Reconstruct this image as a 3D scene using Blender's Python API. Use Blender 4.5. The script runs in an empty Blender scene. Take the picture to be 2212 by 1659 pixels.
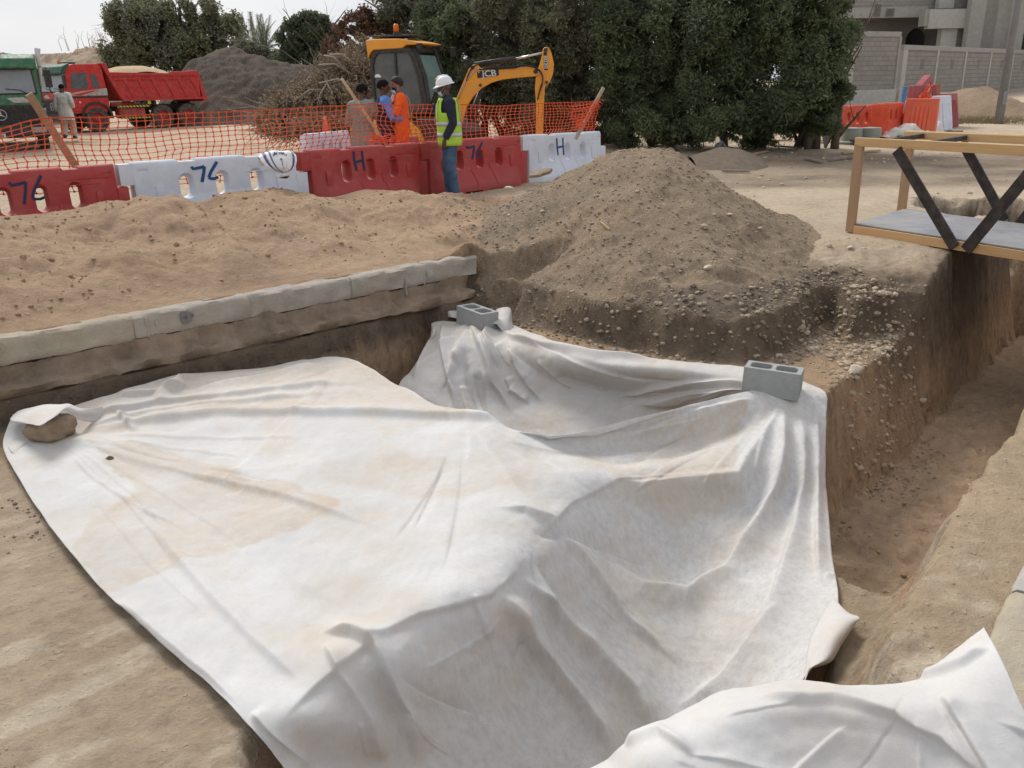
import bpy, bmesh, math, random
import numpy as np
from mathutils import Vector, Matrix, Euler
R = math.radians
rng = np.random.default_rng(7)
random.seed(7)
SC = bpy.context.scene
COL = SC.collection
# ------------------------------------------------------------------ camera
CH, F, PITCH, ROLL = 1.6, 1850.0, R(19.2), R(1.3)
fw = Vector((0, math.cos(PITCH), -math.sin(PITCH)))
r0 = Vector((1, 0, 0)); u0 = Vector((0, math.sin(PITCH), math.cos(PITCH)))
cr = r0 * math.cos(ROLL) - u0 * math.sin(ROLL)
cu = u0 * math.cos(ROLL) + r0 * math.sin(ROLL)
cam = bpy.data.cameras.new('camera'); cam_o = bpy.data.objects.new('camera', cam); COL.objects.link(cam_o)
cam.sensor_width = 36; cam.lens = F / 2212 * 36; cam.clip_start = 0.1; cam.clip_end = 3000
m = Matrix.Identity(4)
for i in range(3):
    m[i][0] = cr[i]; m[i][1] = cu[i]; m[i][2] = -fw[i]
m[2][3] = CH
cam_o.matrix_world = m
SC.camera = cam_o
def ray(px, py): return fw * F + cr * (px - 1106) - cu * (py - 829.5)
def gz(px, py, z):
    d = ray(px, py); t = (z - CH) / d.z
    return Vector((d.x * t, d.y * t, z))
def gy(px, py, Y):
    d = ray(px, py); t = Y / d.y
    return Vector((d.x * t, Y, CH + d.z * t))
def pxnp(P):
    P = np.asarray(P, float) - np.array([0, 0, CH])
    X = P @ np.array(cr); Yc = P @ np.array(cu); Z = P @ np.array(fw)
    return 1106 + F * X / Z, 829.5 - F * Yc / Z
# ------------------------------------------------------------------ tagging
def tag(o, label=None, cat=None, group=None, kind=None):
    if label: o['label'] = label
    if cat: o['category'] = cat
    if group: o['group'] = group
    if kind: o['kind'] = kind
    return o
def thing(name, label, cat, loc=(0, 0, 0), rz=0.0, group=None):
    o = bpy.data.objects.new(name, None); COL.objects.link(o)
    o.empty_display_size = .2
    o.location = loc; o.rotation_euler = (0, 0, rz)
    return tag(o, label, cat, group)
def copy_tree(o, parent=None):
    c = o.copy(); COL.objects.link(c); c.parent = parent
    for ch in list(o.children): copy_tree(ch, c)
    return c
# ------------------------------------------------------------------ mesh builder
def frame(d, up=Vector((0, 0, 1))):
    d = Vector(d).normalized()
    s = d.cross(up)
    if s.length < 1e-4: s = d.cross(Vector((1, 0, 0)))
    s.normalize(); u = s.cross(d).normalized()
    return s, u
class MB:
    def __init__(s): s.v = []; s.f = []; s.mi = []; s.k = 0
    def add(s, vs, fs):
        n = len(s.v); s.v += [tuple(v) for v in vs]
        s.f += [tuple(n + i for i in f) for f in fs]; s.mi += [s.k] * len(fs); return s
    def hexa(s, p):   # 8 points: bottom 4 ccw, top 4 ccw
        return s.add(p, [(3, 2, 1, 0), (4, 5, 6, 7), (0, 1, 5, 4), (1, 2, 6, 5), (2, 3, 7, 6), (3, 0, 4, 7)])
    def box(s, c, size, rot=None):
        x, y, z = [a / 2 for a in size]
        p = [Vector(q) for q in ((-x, -y, -z), (x, -y, -z), (x, y, -z), (-x, y, -z), (-x, -y, z), (x, -y, z), (x, y, z), (-x, y, z))]
        if rot is not None:
            if not isinstance(rot, Matrix): rot = Euler(rot).to_matrix()
            p = [rot @ q for q in p]
        return s.hexa([q + Vector(c) for q in p])
    def bb(s, x0, x1, y0, y1, z0, z1): return s.box(((x0 + x1) / 2, (y0 + y1) / 2, (z0 + z1) / 2), (abs(x1 - x0), abs(y1 - y0), abs(z1 - z0)))
    def bar(s, a, b, w, h, up=(0, 0, 1)):
        a = Vector(a); b = Vector(b); sd, u = frame(b - a, Vector(up)); sd *= w / 2; u *= h / 2
        return s.hexa([a - sd - u, a + sd - u, b + sd - u, b - sd - u, a - sd + u, a + sd + u, b + sd + u, b - sd + u])
    def loft(s, rings, closed=True, caps=True):
        n = len(rings[0]); vs = [v for r in rings for v in r]; fs = []
        for i in range(len(rings) - 1):
            for j in range(n if closed else n - 1):
                k = (j + 1) % n
                fs.append((i * n + j, i * n + k, (i + 1) * n + k, (i + 1) * n + j))
        if caps:
            fs.append(tuple(range(n))[::-1]); fs.append(tuple((len(rings) - 1) * n + j for j in range(n)))
        return s.add(vs, fs)
    def tube(s, pts, r, n=8, caps=True, flat=1.0):
        pts = [Vector(p) for p in pts]; rs = r if hasattr(r, '__len__') else [r] * len(pts)
        rings = []; up = Vector((0, 0, 1)); su = None
        for i, p in enumerate(pts):
            d = pts[min(i + 1, len(pts) - 1)] - pts[max(i - 1, 0)]
            if d.length < 1e-9: d = Vector((0, 0, 1))
            d.normalize()
            if su is None: sd, u = frame(d)
            else:
                sd = su - d * su.dot(d)
                sd = sd.normalized() if sd.length > 1e-5 else frame(d)[0]
                u = sd.cross(d).normalized()
            su = sd
            rings.append([p + sd * (rs[i] * math.cos(2 * math.pi * j / n)) + u * (rs[i] * flat * math.sin(2 * math.pi * j / n)) for j in range(n)])
        return s.loft(rings, True, caps)
    def cyl(s, a, b, r0, r1=None, n=16): return s.tube([a, b], [r0, r0 if r1 is None else r1], n)
    def prism(s, poly, fn, t0, t1):   # poly of 2d points, fn(a,b,t)->3d
        n = len(poly); vs = [fn(a, b, t0) for a, b in poly] + [fn(a, b, t1) for a, b in poly]
        fs = [tuple(range(n))[::-1], tuple(range(n, 2 * n))] + [(i, (i + 1) % n, n + (i + 1) % n, n + i) for i in range(n)]
        return s.add(vs, fs)
    def sph(s, c, r, nu=14, nv=9, a0=-90, a1=90, rot=None):
        c = Vector(c); r = Vector(r) if hasattr(r, '__len__') else Vector((r, r, r)); rings = []
        for i in range(nv):
            a = R(a0 + (a1 - a0) * i / (nv - 1)); a = max(min(a, R(89.5)), R(-89.5))
            ring = [Vector((r.x * math.cos(a) * math.cos(2 * math.pi * j / nu), r.y * math.cos(a) * math.sin(2 * math.pi * j / nu), r.z * math.sin(a))) for j in range(nu)]
            if rot is not None: ring = [rot @ q for q in ring]
            rings.append([c + q for q in ring])
        return s.loft(rings)
    def lathe(s, prof, c=(0, 0, 0), n=24, axis='z', caps=True):
        rings = []
        for r_, h in prof:
            ring = []
            for j in range(n):
                a = 2 * math.pi * j / n; p = (r_ * math.cos(a), r_ * math.sin(a), h)
                if axis == 'y': p = (p[0], -p[2], p[1])
                if axis == 'x': p = (p[2], p[0], p[1])
                ring.append(Vector(p) + Vector(c))
            rings.append(ring)
        return s.loft(rings, True, caps)
    def ribbon(s, pts, w, nrm=(0, -1, 0), th=0.002):   # flat stroke with thickness
        nrm = Vector(nrm); pts = [Vector(p) for p in pts]; rings = []
        ws = w if hasattr(w, '__len__') else [w] * len(pts)
        for i, p in enumerate(pts):
            d = (pts[min(i + 1, len(pts) - 1)] - pts[max(i - 1, 0)]).normalized(); sd = d.cross(nrm).normalized() * ws[i] / 2
            rings.append([p - sd, p + sd, p + sd + nrm * th, p - sd + nrm * th])
        return s.loft(rings)
    def obj(s, name, mats, parent=None, smooth=False, bevel=0, seg=2, loc=None, rot=None, sub=0, auto=None):
        me = bpy.data.meshes.new(name); me.from_pydata(s.v, [], s.f)
        if not isinstance(mats, (list, tuple)): mats = [mats]
        for q in mats: me.materials.append(q)
        if len(mats) > 1: me.polygons.foreach_set('material_index', s.mi)
        bm = bmesh.new(); bm.from_mesh(me); bmesh.ops.recalc_face_normals(bm, faces=bm.faces); bm.to_mesh(me); bm.free()
        me.update()
        o = bpy.data.objects.new(name, me); COL.objects.link(o)
        if parent: o.parent = parent
        if loc is not None: o.location = loc
        if rot is not None: o.rotation_euler = rot
        if bevel:
            b = o.modifiers.new('b', 'BEVEL'); b.width = bevel; b.segments = seg; b.limit_method = 'ANGLE'; b.angle_limit = R(35)
        if sub:
            b = o.modifiers.new('s', 'SUBSURF'); b.levels = b.render_levels = sub
        if smooth: me.polygons.foreach_set('use_smooth', [True] * len(me.polygons))
        if auto is not None: sharp_angle(me, auto)
        return o
def sharp_angle(me, deg):
    me.polygons.foreach_set('use_smooth', [True] * len(me.polygons))
    try: me.set_sharp_from_angle(angle=R(deg))
    except Exception: pass
def npmesh(name, V, Fq, mats, parent=None, smooth=True, attrs=None, faceattrs=None, uv=None, mi=None):
    V = np.ascontiguousarray(V, np.float32); Fq = np.ascontiguousarray(Fq, np.int32); k = Fq.shape[1]
    me = bpy.data.meshes.new(name); me.vertices.add(len(V)); me.vertices.foreach_set('co', V.ravel())
    me.loops.add(Fq.size); me.loops.foreach_set('vertex_index', Fq.ravel())
    me.polygons.add(len(Fq)); me.polygons.foreach_set('loop_start', np.arange(0, Fq.size, k, dtype=np.int32))
    me.polygons.foreach_set('loop_total', np.full(len(Fq), k, np.int32))
    me.update(calc_edges=True)
    me.polygons.foreach_set('use_smooth', np.full(len(Fq), smooth))
    for q in (mats if isinstance(mats, (list, tuple)) else [mats]): me.materials.append(q)
    if mi is not None: me.polygons.foreach_set('material_index', np.ascontiguousarray(mi, np.int32))
    for nm, A in (attrs or {}).items():
        A = np.asarray(A, np.float32)
        if A.ndim == 1:
            a = me.attributes.new(nm, 'FLOAT', 'POINT'); a.data.foreach_set('value', A)
        else:
            a = me.attributes.new(nm, 'FLOAT_COLOR', 'POINT'); a.data.foreach_set('color', np.c_[A[:, :3], np.ones(len(A))].astype(np.float32).ravel())
    for nm, A in (faceattrs or {}).items():
        a = me.attributes.new(nm, 'FLOAT', 'FACE'); a.data.foreach_set('value', np.asarray(A, np.float32))
    me.validate(); me.update()
    o = bpy.data.objects.new(name, me); COL.objects.link(o)
    if parent: o.parent = parent
    return o
def grid_faces(nx, ny):
    i, j = np.meshgrid(np.arange(nx - 1), np.arange(ny - 1)); a = (j * nx + i).ravel()
    return np.c_[a, a + 1, a + nx + 1, a + nx]
# ------------------------------------------------------------------ numpy noise
_perm = rng.random((256, 256))
def vnoise(x, y, seed=0):
    x = np.asarray(x, float) + seed * 17.31; y = np.asarray(y, float) + seed * 9.77
    xi = np.floor(x).astype(int); yi = np.floor(y).astype(int); fx = x - xi; fy = y - yi
    fx = fx * fx * fx * (fx * (fx * 6 - 15) + 10); fy = fy * fy * fy * (fy * (fy * 6 - 15) + 10)
    g = lambda a, b: _perm[a & 255, b & 255]
    return (g(xi, yi) * (1 - fx) + g(xi + 1, yi) * fx) * (1 - fy) + (g(xi, yi + 1) * (1 - fx) + g(xi + 1, yi + 1) * fx) * fy * 1.0
def fbm(x, y, oct=4, seed=0, gain=.5):
    t = 0; a = 1; s = 0
    for o in range(oct):
        t = t + a * (vnoise(x, y, seed + o * 3) - .5) * 2; s += a; a *= gain; x = x * 2.03 + 3.1; y = y * 2.03 + 1.7
    return t / s
def sst(a, b, x):
    t = np.clip((x - a) / (b - a), 0, 1); return t * t * (3 - 2 * t)
def poly_sd(x, y, poly):   # negative inside
    P = np.array(poly, float); d = np.full(np.shape(x), 1e9); ins = np.zeros(np.shape(x), bool)
    for i in range(len(P)):
        a = P[i]; b = P[(i + 1) % len(P)]; e = b - a; wx = x - a[0]; wy = y - a[1]
        t = np.clip((wx * e[0] + wy * e[1]) / (e @ e), 0, 1)
        d = np.minimum(d, (wx - e[0] * t) ** 2 + (wy - e[1] * t) ** 2)
        c = ((a[1] > y) != (b[1] > y)) & (x < (b[0] - a[0]) * (y - a[1]) / (b[1] - a[1] + 1e-12) + a[0])
        ins ^= c
    d = np.sqrt(d); return np.where(ins, -d, d)
def line_sd(x, y, pts):   # unsigned distance to a polyline, and param
    P = np.array(pts, float); d = np.full(np.shape(x), 1e9); tt = np.zeros(np.shape(x)); sg = np.zeros(np.shape(x)); L = 0
    for i in range(len(P) - 1):
        a = P[i]; e = P[i + 1] - a; l = math.hypot(*e); wx = x - a[0]; wy = y - a[1]
        t = np.clip((wx * e[0] + wy * e[1]) / (l * l), 0, 1); q = np.hypot(wx - e[0] * t, wy - e[1] * t)
        k = q < d; d = np.where(k, q, d); tt = np.where(k, L + t * l, tt); sg = np.where(k, np.sign(wx * e[1] - wy * e[0]), sg); L += l
    return d, tt, sg, L
# ------------------------------------------------------------------ materials
class NT:
    def __init__(s, name):
        s.m = bpy.data.materials.new(name); s.m.use_nodes = True; s.t = s.m.node_tree; s.n = s.t.nodes
        s.b = s.n['Principled BSDF']; s.o = s.n['Material Output']
    def new(s, typ, **kw):
        n = s.n.new(typ)
        for k, v in kw.items():
            if k.startswith('i_'): n.inputs[k[2:].replace('_', ' ')].default_value = v
            else: setattr(n, k, v)
        return n
    def l(s, a, b): s.t.links.new(a, b)
    def tc(s, which='Object'): return s.new('ShaderNodeTexCoord').outputs[which]
    def noise(s, scale, detail=6, rough=.6, vec=None, dist=0):
        n = s.new('ShaderNodeTexNoise'); n.inputs['Scale'].default_value = scale; n.inputs['Detail'].default_value = detail
        n.inputs['Roughness'].default_value = rough; n.inputs['Distortion'].default_value = dist
        if vec is not None: s.l(vec, n.inputs['Vector'])
        return n.outputs['Fac']
    def ramp(s, f, a, b, ca=0, cb=1):
        n = s.new('ShaderNodeMapRange'); n.inputs[1].default_value = a; n.inputs[2].default_value = b; n.inputs[3].default_value = ca; n.inputs[4].default_value = cb
        s.l(f, n.inputs[0]); return n.outputs[0]
    def mix(s, f, a, b, mode='MIX'):
        n = s.new('ShaderNodeMix', data_type='RGBA', blend_type=mode)
        for k, v in ((0, f), (6, a), (7, b)):
            if isinstance(v, (int, float)): n.inputs[k].default_value = v
            elif isinstance(v, tuple): n.inputs[k].default_value = (*v[:3], 1)
            else: s.l(v, n.inputs[k])
        return n.outputs[2]
    def math(s, op, a, b=None):
        n = s.new('ShaderNodeMath', operation=op)
        for k, v in ((0, a), (1, b)):
            if v is None: continue
            if isinstance(v, (int, float)): n.inputs[k].default_value = v
            else: s.l(v, n.inputs[k])
        return n.outputs[0]
    def bump(s, h, strength=.5, dist=.01, prev=None):
        n = s.new('ShaderNodeBump'); n.inputs['Strength'].default_value = strength; n.inputs['Distance'].default_value = dist
        s.l(h, n.inputs['Height'])
        if prev is not None: s.l(prev, n.inputs['Normal'])
        return n.outputs[0]
    def attr(s, name):
        n = s.new('ShaderNodeAttribute'); n.attribute_name = name; return n
    def done(s, col=None, rough=None, nrm=None, **kw):
        if col is not None:
            if isinstance(col, tuple): s.b.inputs['Base Color'].default_value = (*col[:3], 1)
            else: s.l(col, s.b.inputs['Base Color'])
        if rough is not None:
            if isinstance(rough, (int, float)): s.b.inputs['Roughness'].default_value = rough
            else: s.l(rough, s.b.inputs['Roughness'])
        if nrm is not None: s.l(nrm, s.b.inputs['Normal'])
        for k, v in kw.items(): s.b.inputs[k.replace('_', ' ')].default_value = v
        return s.m
def pm(name, c1, c2=None, scale=4.0, rough=.6, bump=.15, bscale=60, dust=0.0, dustc=(.42, .33, .24), spec=.4, bd=.004, **kw):
    t = NT(name); tc = t.tc()
    if c2 is None: c2 = tuple(a * .8 for a in c1)
    f = t.ramp(t.noise(scale, 7, .62, tc), .35, .65)
    col = t.mix(f, c1, c2)
    if dust:
        d = t.ramp(t.noise(scale * 1.7 + 1.3, 9, .7, tc), .42, .72, 0, dust)
        col = t.mix(d, col, dustc)
    n = t.bump(t.noise(bscale, 6, .6, tc), bump, bd) if bump else None
    rg = t.ramp(t.noise(scale * 3, 5, .6, tc), .3, .7, max(0, rough - .1), min(1, rough + .12))
    return t.done(col, rg, n, Specular_IOR_Level=spec, **kw)
# ------------------------------------------------------------------ world, light
W = bpy.data.worlds.new('World'); SC.world = W; W.use_nodes = True
wt = W.node_tree; wn = wt.nodes; bg = wn['Background']
SUN_EL, SUN_AZ = R(44), R(-30)      # azimuth measured from +Y towards +X
sky = wn.new('ShaderNodeTexSky'); sky.sky_type = 'NISHITA'; sky.sun_disc = False
sky.sun_elevation = SUN_EL; sky.sun_rotation = SUN_AZ; sky.air_density = 1.0; sky.dust_density = 3.0; sky.ozone_density = 1.0
tcw = wn.new('ShaderNodeTexCoord'); mp = wn.new('ShaderNodeMapping'); mp.inputs['Scale'].default_value = (1, 1, 3.2)
wt.links.new(tcw.outputs['Generated'], mp.inputs['Vector'])
nz = wn.new('ShaderNodeTexNoise'); nz.inputs['Scale'].default_value = 2.6; nz.inputs['Detail'].default_value = 5; nz.inputs['Roughness'].default_value = .5
wt.links.new(mp.outputs[0], nz.inputs['Vector'])
rp = wn.new('ShaderNodeValToRGB'); rp.color_ramp.elements[0].position = .35; rp.color_ramp.elements[1].position = .68
rp.color_ramp.elements[0].color = (5.7, 6.0, 6.55, 1); rp.color_ramp.elements[1].color = (7.0, 7.12, 7.45, 1)
wt.links.new(nz.outputs['Fac'], rp.inputs[0])
mx = wn.new('ShaderNodeMix'); mx.data_type = 'RGBA'; mx.inputs[0].default_value = .88
wt.links.new(sky.outputs[0], mx.inputs[6]); wt.links.new(rp.outputs[0], mx.inputs[7])
wt.links.new(mx.outputs[2], bg.inputs['Color']); bg.inputs['Strength'].default_value = .1
sl = bpy.data.lights.new('sun', 'SUN'); sl.energy = 2.3; sl.angle = R(22); sl.color = (1, .96, .9)
so = bpy.data.objects.new('sun', sl); COL.objects.link(so)
sd_ = Vector((math.sin(SUN_AZ) * math.cos(SUN_EL), math.cos(SUN_AZ) * math.cos(SUN_EL), math.sin(SUN_EL)))
so.rotation_euler = sd_.to_track_quat('Z', 'Y').to_euler()
SC.view_settings.view_transform = "Standard"; SC.view_settings.look = "None"; SC.view_settings.exposure = 0.32; SC.view_settings.gamma = 1
SC.render.engine = 'CYCLES'
try:
    SC.cycles.use_denoising = True; SC.cycles.max_bounces = 6; SC.cycles.diffuse_bounces = 3; SC.cycles.transparent_max_bounces = 12
except Exception: pass
# ------------------------------------------------------------------ ground geometry
def v2(p): return (p.x, p.y)
KL = [v2(gz(0, 735, 0)), v2(gz(395, 655, 0)), v2(gz(1030, 552, 0))]        # kerb top front edge
kd = Vector((KL[2][0] - KL[0][0], KL[2][1] - KL[0][1])).normalized(); kn = Vector((kd.y, -kd.x))   # road direction, normal to the dug side
K0 = Vector(KL[0]) - kd * 6; K1 = Vector(KL[2])
bank = [v2(gz(*p, -.6)) for p in ((1105, 692), (1200, 716), (1317, 741), (1479, 773), (1608, 789), (1669, 775), (1742, 735), (1790, 700))]
TD = Vector((.64, .768)); TN = Vector((.768, -.64))      # trench direction and normal (towards camera side)
def tn(n, t): return (TN.x * n + TD.x * t, TN.y * n + TD.y * t)
LIP = -2.07
lip0 = gz(1781, 858, -.6); LIP = TN.x * lip0.x + TN.y * lip0.y; lipt = TD.x * lip0.x + TD.y * lip0.y
E = [tuple(K0 + kn * .13), tuple(K1 + kn * .13 - kd * .1)] + [tuple(K1 + kn * .35 + kd * .22)] + bank + [tn(LIP - .35, lipt + 1.5), tn(LIP, lipt + 2.2), tn(LIP + .6, lipt + 2.4), tn(-.2, lipt + 1.4), (6, 2.8), (5, -3), (-12, -3)]
SHP = [v2(gz(*p, -.6)) for p in ((20, 960), (160, 905), (385, 840), (560, 820), (735, 800), (850, 860), (985, 920), (1180, 950), (1400, 920), (1610, 870), (1740, 850), (1740, 1000), (1700, 1500), (1600, 1750), (700, 1800), (540, 1570), (430, 1462), (240, 1290), (60, 1060))]
PIT = [(-.94, 1.2), (-1.0, 2.5), (-.76, 2.98), (-.34, 3.40), (-.14, 3.85), (-.05, 5.0), (-1.12, 6.1)] + [v2(gz(*p, -.6)) for p in ((650, 782), (932, 699), (1130, 738), (1380, 776), (1600, 822))] + [tn(LIP, lipt - .1), tn(-.95, 3.75), (1.35, 2.6), (1.2, 1.2)]
def trench_d(x, y):   # signed distance of the trench opening (neg inside), u along
    n = TN.x * x + TN.y * y; t = TD.x * x + TD.y * y
    wob = .05 * fbm(t * 1.7, n * .3, 3, 5) + .035 * fbm(t * 9, n * .5, 3, 55) + .012 * fbm(t * 34, n * 1.5, 2, 56)
    lo = LIP + .0 + wob; hi = -.78 + .05 * fbm(t * 1.3 + 9, 0 * n, 3, 8) + .03 * fbm(t * 7 + 9, 0 * n, 3, 88)
    return n, t, lo, hi
def ground_h(x, y):
    x = np.asarray(x, float); y = np.asarray(y, float)
    base = .013 * np.maximum(0, y - 13) + .02 * fbm(x * .5, y * .5, 3, 1) + .01 * fbm(x * 3, y * 3, 3, 2)
    base = np.minimum(base, 1.6)
    near = sst(14, 9, y)
    w1 = .07 * fbm(x * 2.2, y * 2.2, 4, 3) * near
    d = poly_sd(x, y, E) + w1
    side = (x - K1.x) * kd.x + (y - K1.y) * kd.y      # <0 along the kerb
    k = sst(-.1, .25, side)
    ko = -((x - K1.x) * kn.x + (y - K1.y) * kn.y) + .25 * w1    # distance behind the kerb face
    prof = (1 - k) * (-.6 + .19 * sst(-.20, -.10, ko) + .02 * sst(-.1, .02, ko) + .39 * sst(.03, .12, ko)) + k * (-.6 + .34 * np.clip((d + .02) / .15, 0, 1) + .10 * sst(.1, .5, d) + .16 * sst(.3, 1.3, d) + (.05 * fbm(x * 3.3, y * 3.3, 5, 59, .62) + .035 * fbm(x * 9, y * 9, 4, 60, .6)) * sst(-.1, .05, d) * sst(1.6, .6, d))
    ledge = .016 * fbm(x * 5, y * 5, 5, 4, .62) + .010 * fbm((x * .75 + y * .66) * 3, (x * .66 - y * .75) * 16, 4, 44) + .02 * fbm(x * 1.1, y * 1.1, 2, 9)
    z = np.where(d > 1.4, base, prof + base * sst(0, 1.2, d) + ledge * sst(.1, -.1, d))
    # right bank: higher than the ledge, carries the other kerb
    n, t, lo, hi = trench_d(x, y)
    rb = -.6 + .2 * np.clip((n - hi + .06) / .1, 0, 1) + .03 * fbm(x * 4, y * 4, 5, 6, .65) + .03 * fbm(x * 1.5, y * 2.4, 3, 16)
    z = np.where((n > hi - .1) & (t < 9.5) & (d < 1.4), np.maximum(z, rb) * 1.0, z)
    z = z - .07 * sst(-.03, -.25, poly_sd(x, y, SHP))
    # main pit
    dp = poly_sd(x, y, PIT) + .05 * fbm(x * 2.5, y * 2.5, 4, 11)
    z = np.where(dp < .35, np.minimum(z, -.6 - 1.35 * sst(.02, -.32, dp) + (z + .6) + .03 * fbm(x * 6, y * 6, 3, 12)), z)
    # long trench: sloping far wall, steep near wall
    endf = sst(4.25, 4.42, t + .05 * fbm(x * 3, y * 3, 2, 13)) * sst(13.5, 12.8, t)
    slo = np.clip((n - lo) / (.24 + .07 * fbm(t * 2.2, n, 3, 57)), 0, 1) ** .9 ; shi = np.clip((hi + .03 - n) / .11, 0, 1)
    inn = np.minimum(slo, shi) * endf
    rough = .06 * fbm(x * 7, y * 7, 5, 14, .6) * np.clip(inn * 4, 0, 1)
    fl = -1.50 + .05 * fbm(x * 6, y * 6, 5, 15, .6) + .05 * fbm(x * 1.5, y * 1.5, 2, 58)
    z = np.where(inn > 0, z * (1 - inn) + fl * inn + rough, z)
    # shelf at the near end of the trench
    sh = sst(hi + .10, hi - .22, n) * sst(2.9, 3.5, t) * sst(4.5, 4.35, t) * sst(-1.9, -1.7, n)
    z = np.where(sh > 0, np.minimum(z, z * (1 - sh) + (-1.02 + .03 * fbm(x * 5, y * 5, 4, 17)) * sh), z)
    # hole near the far side of the bridge
    hb = ((x - 6.2) / .9) ** 2 + ((y - 11.2) / .8) ** 2
    z = z - .9 * sst(1.2, .6, hb + .5 * fbm(x * 2, y * 2, 4, 18)) + .07 * fbm(x * 2.6, y * 2.6, 4, 38) * sst(3.2, 1, hb)
    kb = K1 + kd * .12 - kn * .04; z = z + .20 * np.exp(-(((x - kb.x) / .28) ** 2 + ((y - kb.y) / .22) ** 2)) * sst(.02, -.12, -ko) * sst(-.7, -.2, z)
    # small cavity past the kerb end
    c0 = gz(1160, 566, -.1); cx = (x - c0.x); cy = (y - c0.y)
    z = z - .2 * sst(.35, .1, np.hypot(cx * .8, cy * 1.7) + .06 * fbm(x * 6, y * 6, 2, 19))
    return z
def axis_lines(segs):
    out = [segs[0][0]]
    for a, b, s in segs:
        n = max(1, int(round((b - a) / s))); out += list(np.linspace(a, b, n + 1)[1:])
    return np.array(out)
def grow(a, s, to, k=1.12):
    o = []
    while a < to: s *= k; a += s; o.append(a)
    return o
xs = axis_lines([(-8, -4.5, .06), (-4.5, 4.6, .026), (4.6, 9, .06)]); g_ = grow(0, .08, 420)
xs = np.array([-8 - q for q in g_][::-1] + list(xs) + [9 + q for q in g_])
ys = axis_lines([(-3, 1.4, .12), (1.4, 8.8, .026), (8.8, 14, .05)]); ys = np.array([-3 - q for q in grow(0, .3, 60, 1.3)][::-1] + list(ys) + [14 + q for q in grow(0, .06, 900, 1.045)])
X, Y = np.meshgrid(xs, ys); Z = ground_h(X.ravel(), Y.ravel())
X = X.ravel(); Y = Y.ravel()
def ground_cols(X, Y, Z):
    tan = np.array([.42, .29, .19]); light = np.array([.60, .49, .36]); dark = np.array([.185, .14, .10]); wall = np.array([.56, .385, .25]); grey = np.array([.27, .22, .17])
    n, t, lo, hi = trench_d(X, Y); d = poly_sd(X, Y, E) + .07 * fbm(X * 2.2, Y * 2.2, 4, 3)
    dp = poly_sd(X, Y, PIT)
    C = np.tile(tan, (len(X), 1))
    def mixc(C, c, f): f = np.clip(f, 0, 1)[:, None]; return C * (1 - f) + c * f
    # open sandy yard
    C = mixc(C, light, sst(9, 12, Y) * (.75 + .3 * fbm(X * .35, Y * .6, 4, 21)))
    C = mixc(C, light * .97, sst(2.0, 3.2, X) * sst(7, 8.5, Y) * (.8 + .3 * fbm(X * .9, Y * .9, 3, 22)))
    C = mixc(C, np.array([.36, .25, .16]), sst(.25, .5, fbm(X * .25 + 5, Y * .8, 4, 23)) * sst(14, 18, Y) * .75)
    C = mixc(C, grey * .9, sst(12.5, 14.5, Y - .25 * (X - 3)) * sst(4.2, 5.5, X + .3 * fbm(X, Y, 2, 5)) * sst(24, 19, Y) * .0)
    strip = sst(13.2, 14.2, Y + .05 * X) * sst(20, 17.5, Y) * sst(2.0, 3.4, X)
    C = mixc(C, np.array([.26, .2, .15]), strip * (.75 + .4 * fbm(X * 1.3, Y * 1.6, 3, 24)))
    # dug ledge
    led = sst(.05, -.1, d)
    C = mixc(C, np.array([.52, .405, .29]), led)
    C = mixc(C, np.array([.70, .59, .45]), led * sst(.0, .3, fbm((X * .8 + Y * .6) * 1.6, (X * .6 - Y * .8) * 7, 5, 25, .6)) * sst(5.0, 3.2, Y) * .85)
    C = mixc(C, np.array([.43, .29, .175]), led * sst(4.6, 5.6, Y) * .8)
    # dark sub-base layer in the bank
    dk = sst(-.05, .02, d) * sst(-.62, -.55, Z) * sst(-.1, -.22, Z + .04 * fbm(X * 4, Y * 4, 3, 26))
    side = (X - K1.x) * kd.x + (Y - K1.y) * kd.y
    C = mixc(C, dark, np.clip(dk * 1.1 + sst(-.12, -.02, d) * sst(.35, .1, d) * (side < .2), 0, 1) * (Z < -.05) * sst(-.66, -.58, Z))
    C = mixc(C, grey * .8, sst(0.02, .3, d) * sst(1.3, .6, d) * (side > .1) * sst(3.2, 2.5, X) * .8)
    C = mixc(C, dark * 1.15, sst(-.08, .02, d) * sst(.28, .12, d) * (side > .1) * sst(3.0, 2.4, X))
    # pit walls, trench
    C = mixc(C, wall, sst(-.66, -.8, Z))
    tr = np.array([.62, .455, .31])
    C = mixc(C, tr, sst(-.9, -1.2, Z) * (n > LIP - .2))
    C = mixc(C, np.array([.52, .37, .25]), sst(-.7, -.9, Z) * sst(-1.55, -1.2, Z) * (n > LIP - .2) * sst(4.9, 5.6, t) * .7)
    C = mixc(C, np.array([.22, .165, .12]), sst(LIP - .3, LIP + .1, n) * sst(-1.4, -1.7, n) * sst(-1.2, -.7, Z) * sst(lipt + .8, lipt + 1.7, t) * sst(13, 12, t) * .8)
    rbm = sst(-.8, -.7, n) * (t > 3) * (d < .5) * (Z > -.7)
    C = mixc(C, np.array([.50, .38, .255]), rbm * .9)
    C = mixc(C, np.array([.62, .52, .38]), rbm * sst(4.4, 3.4, t) * sst(0, .5, fbm(X * 9, Y * 9, 4, 27)) * .8)
    C = mixc(C, np.array([.45, .35, .24]), sst(3.2, 3.3, t) * sst(4.5, 4.35, t) * sst(-.85, -.95, Z) * sst(-1.2, -1.1, Z))
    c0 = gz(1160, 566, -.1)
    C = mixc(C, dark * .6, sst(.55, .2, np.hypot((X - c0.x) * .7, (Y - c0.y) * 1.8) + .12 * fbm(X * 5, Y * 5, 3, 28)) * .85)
    C *= (1 + .12 * fbm(X * 1.7, Y * 1.7, 4, 29))[:, None]
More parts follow.
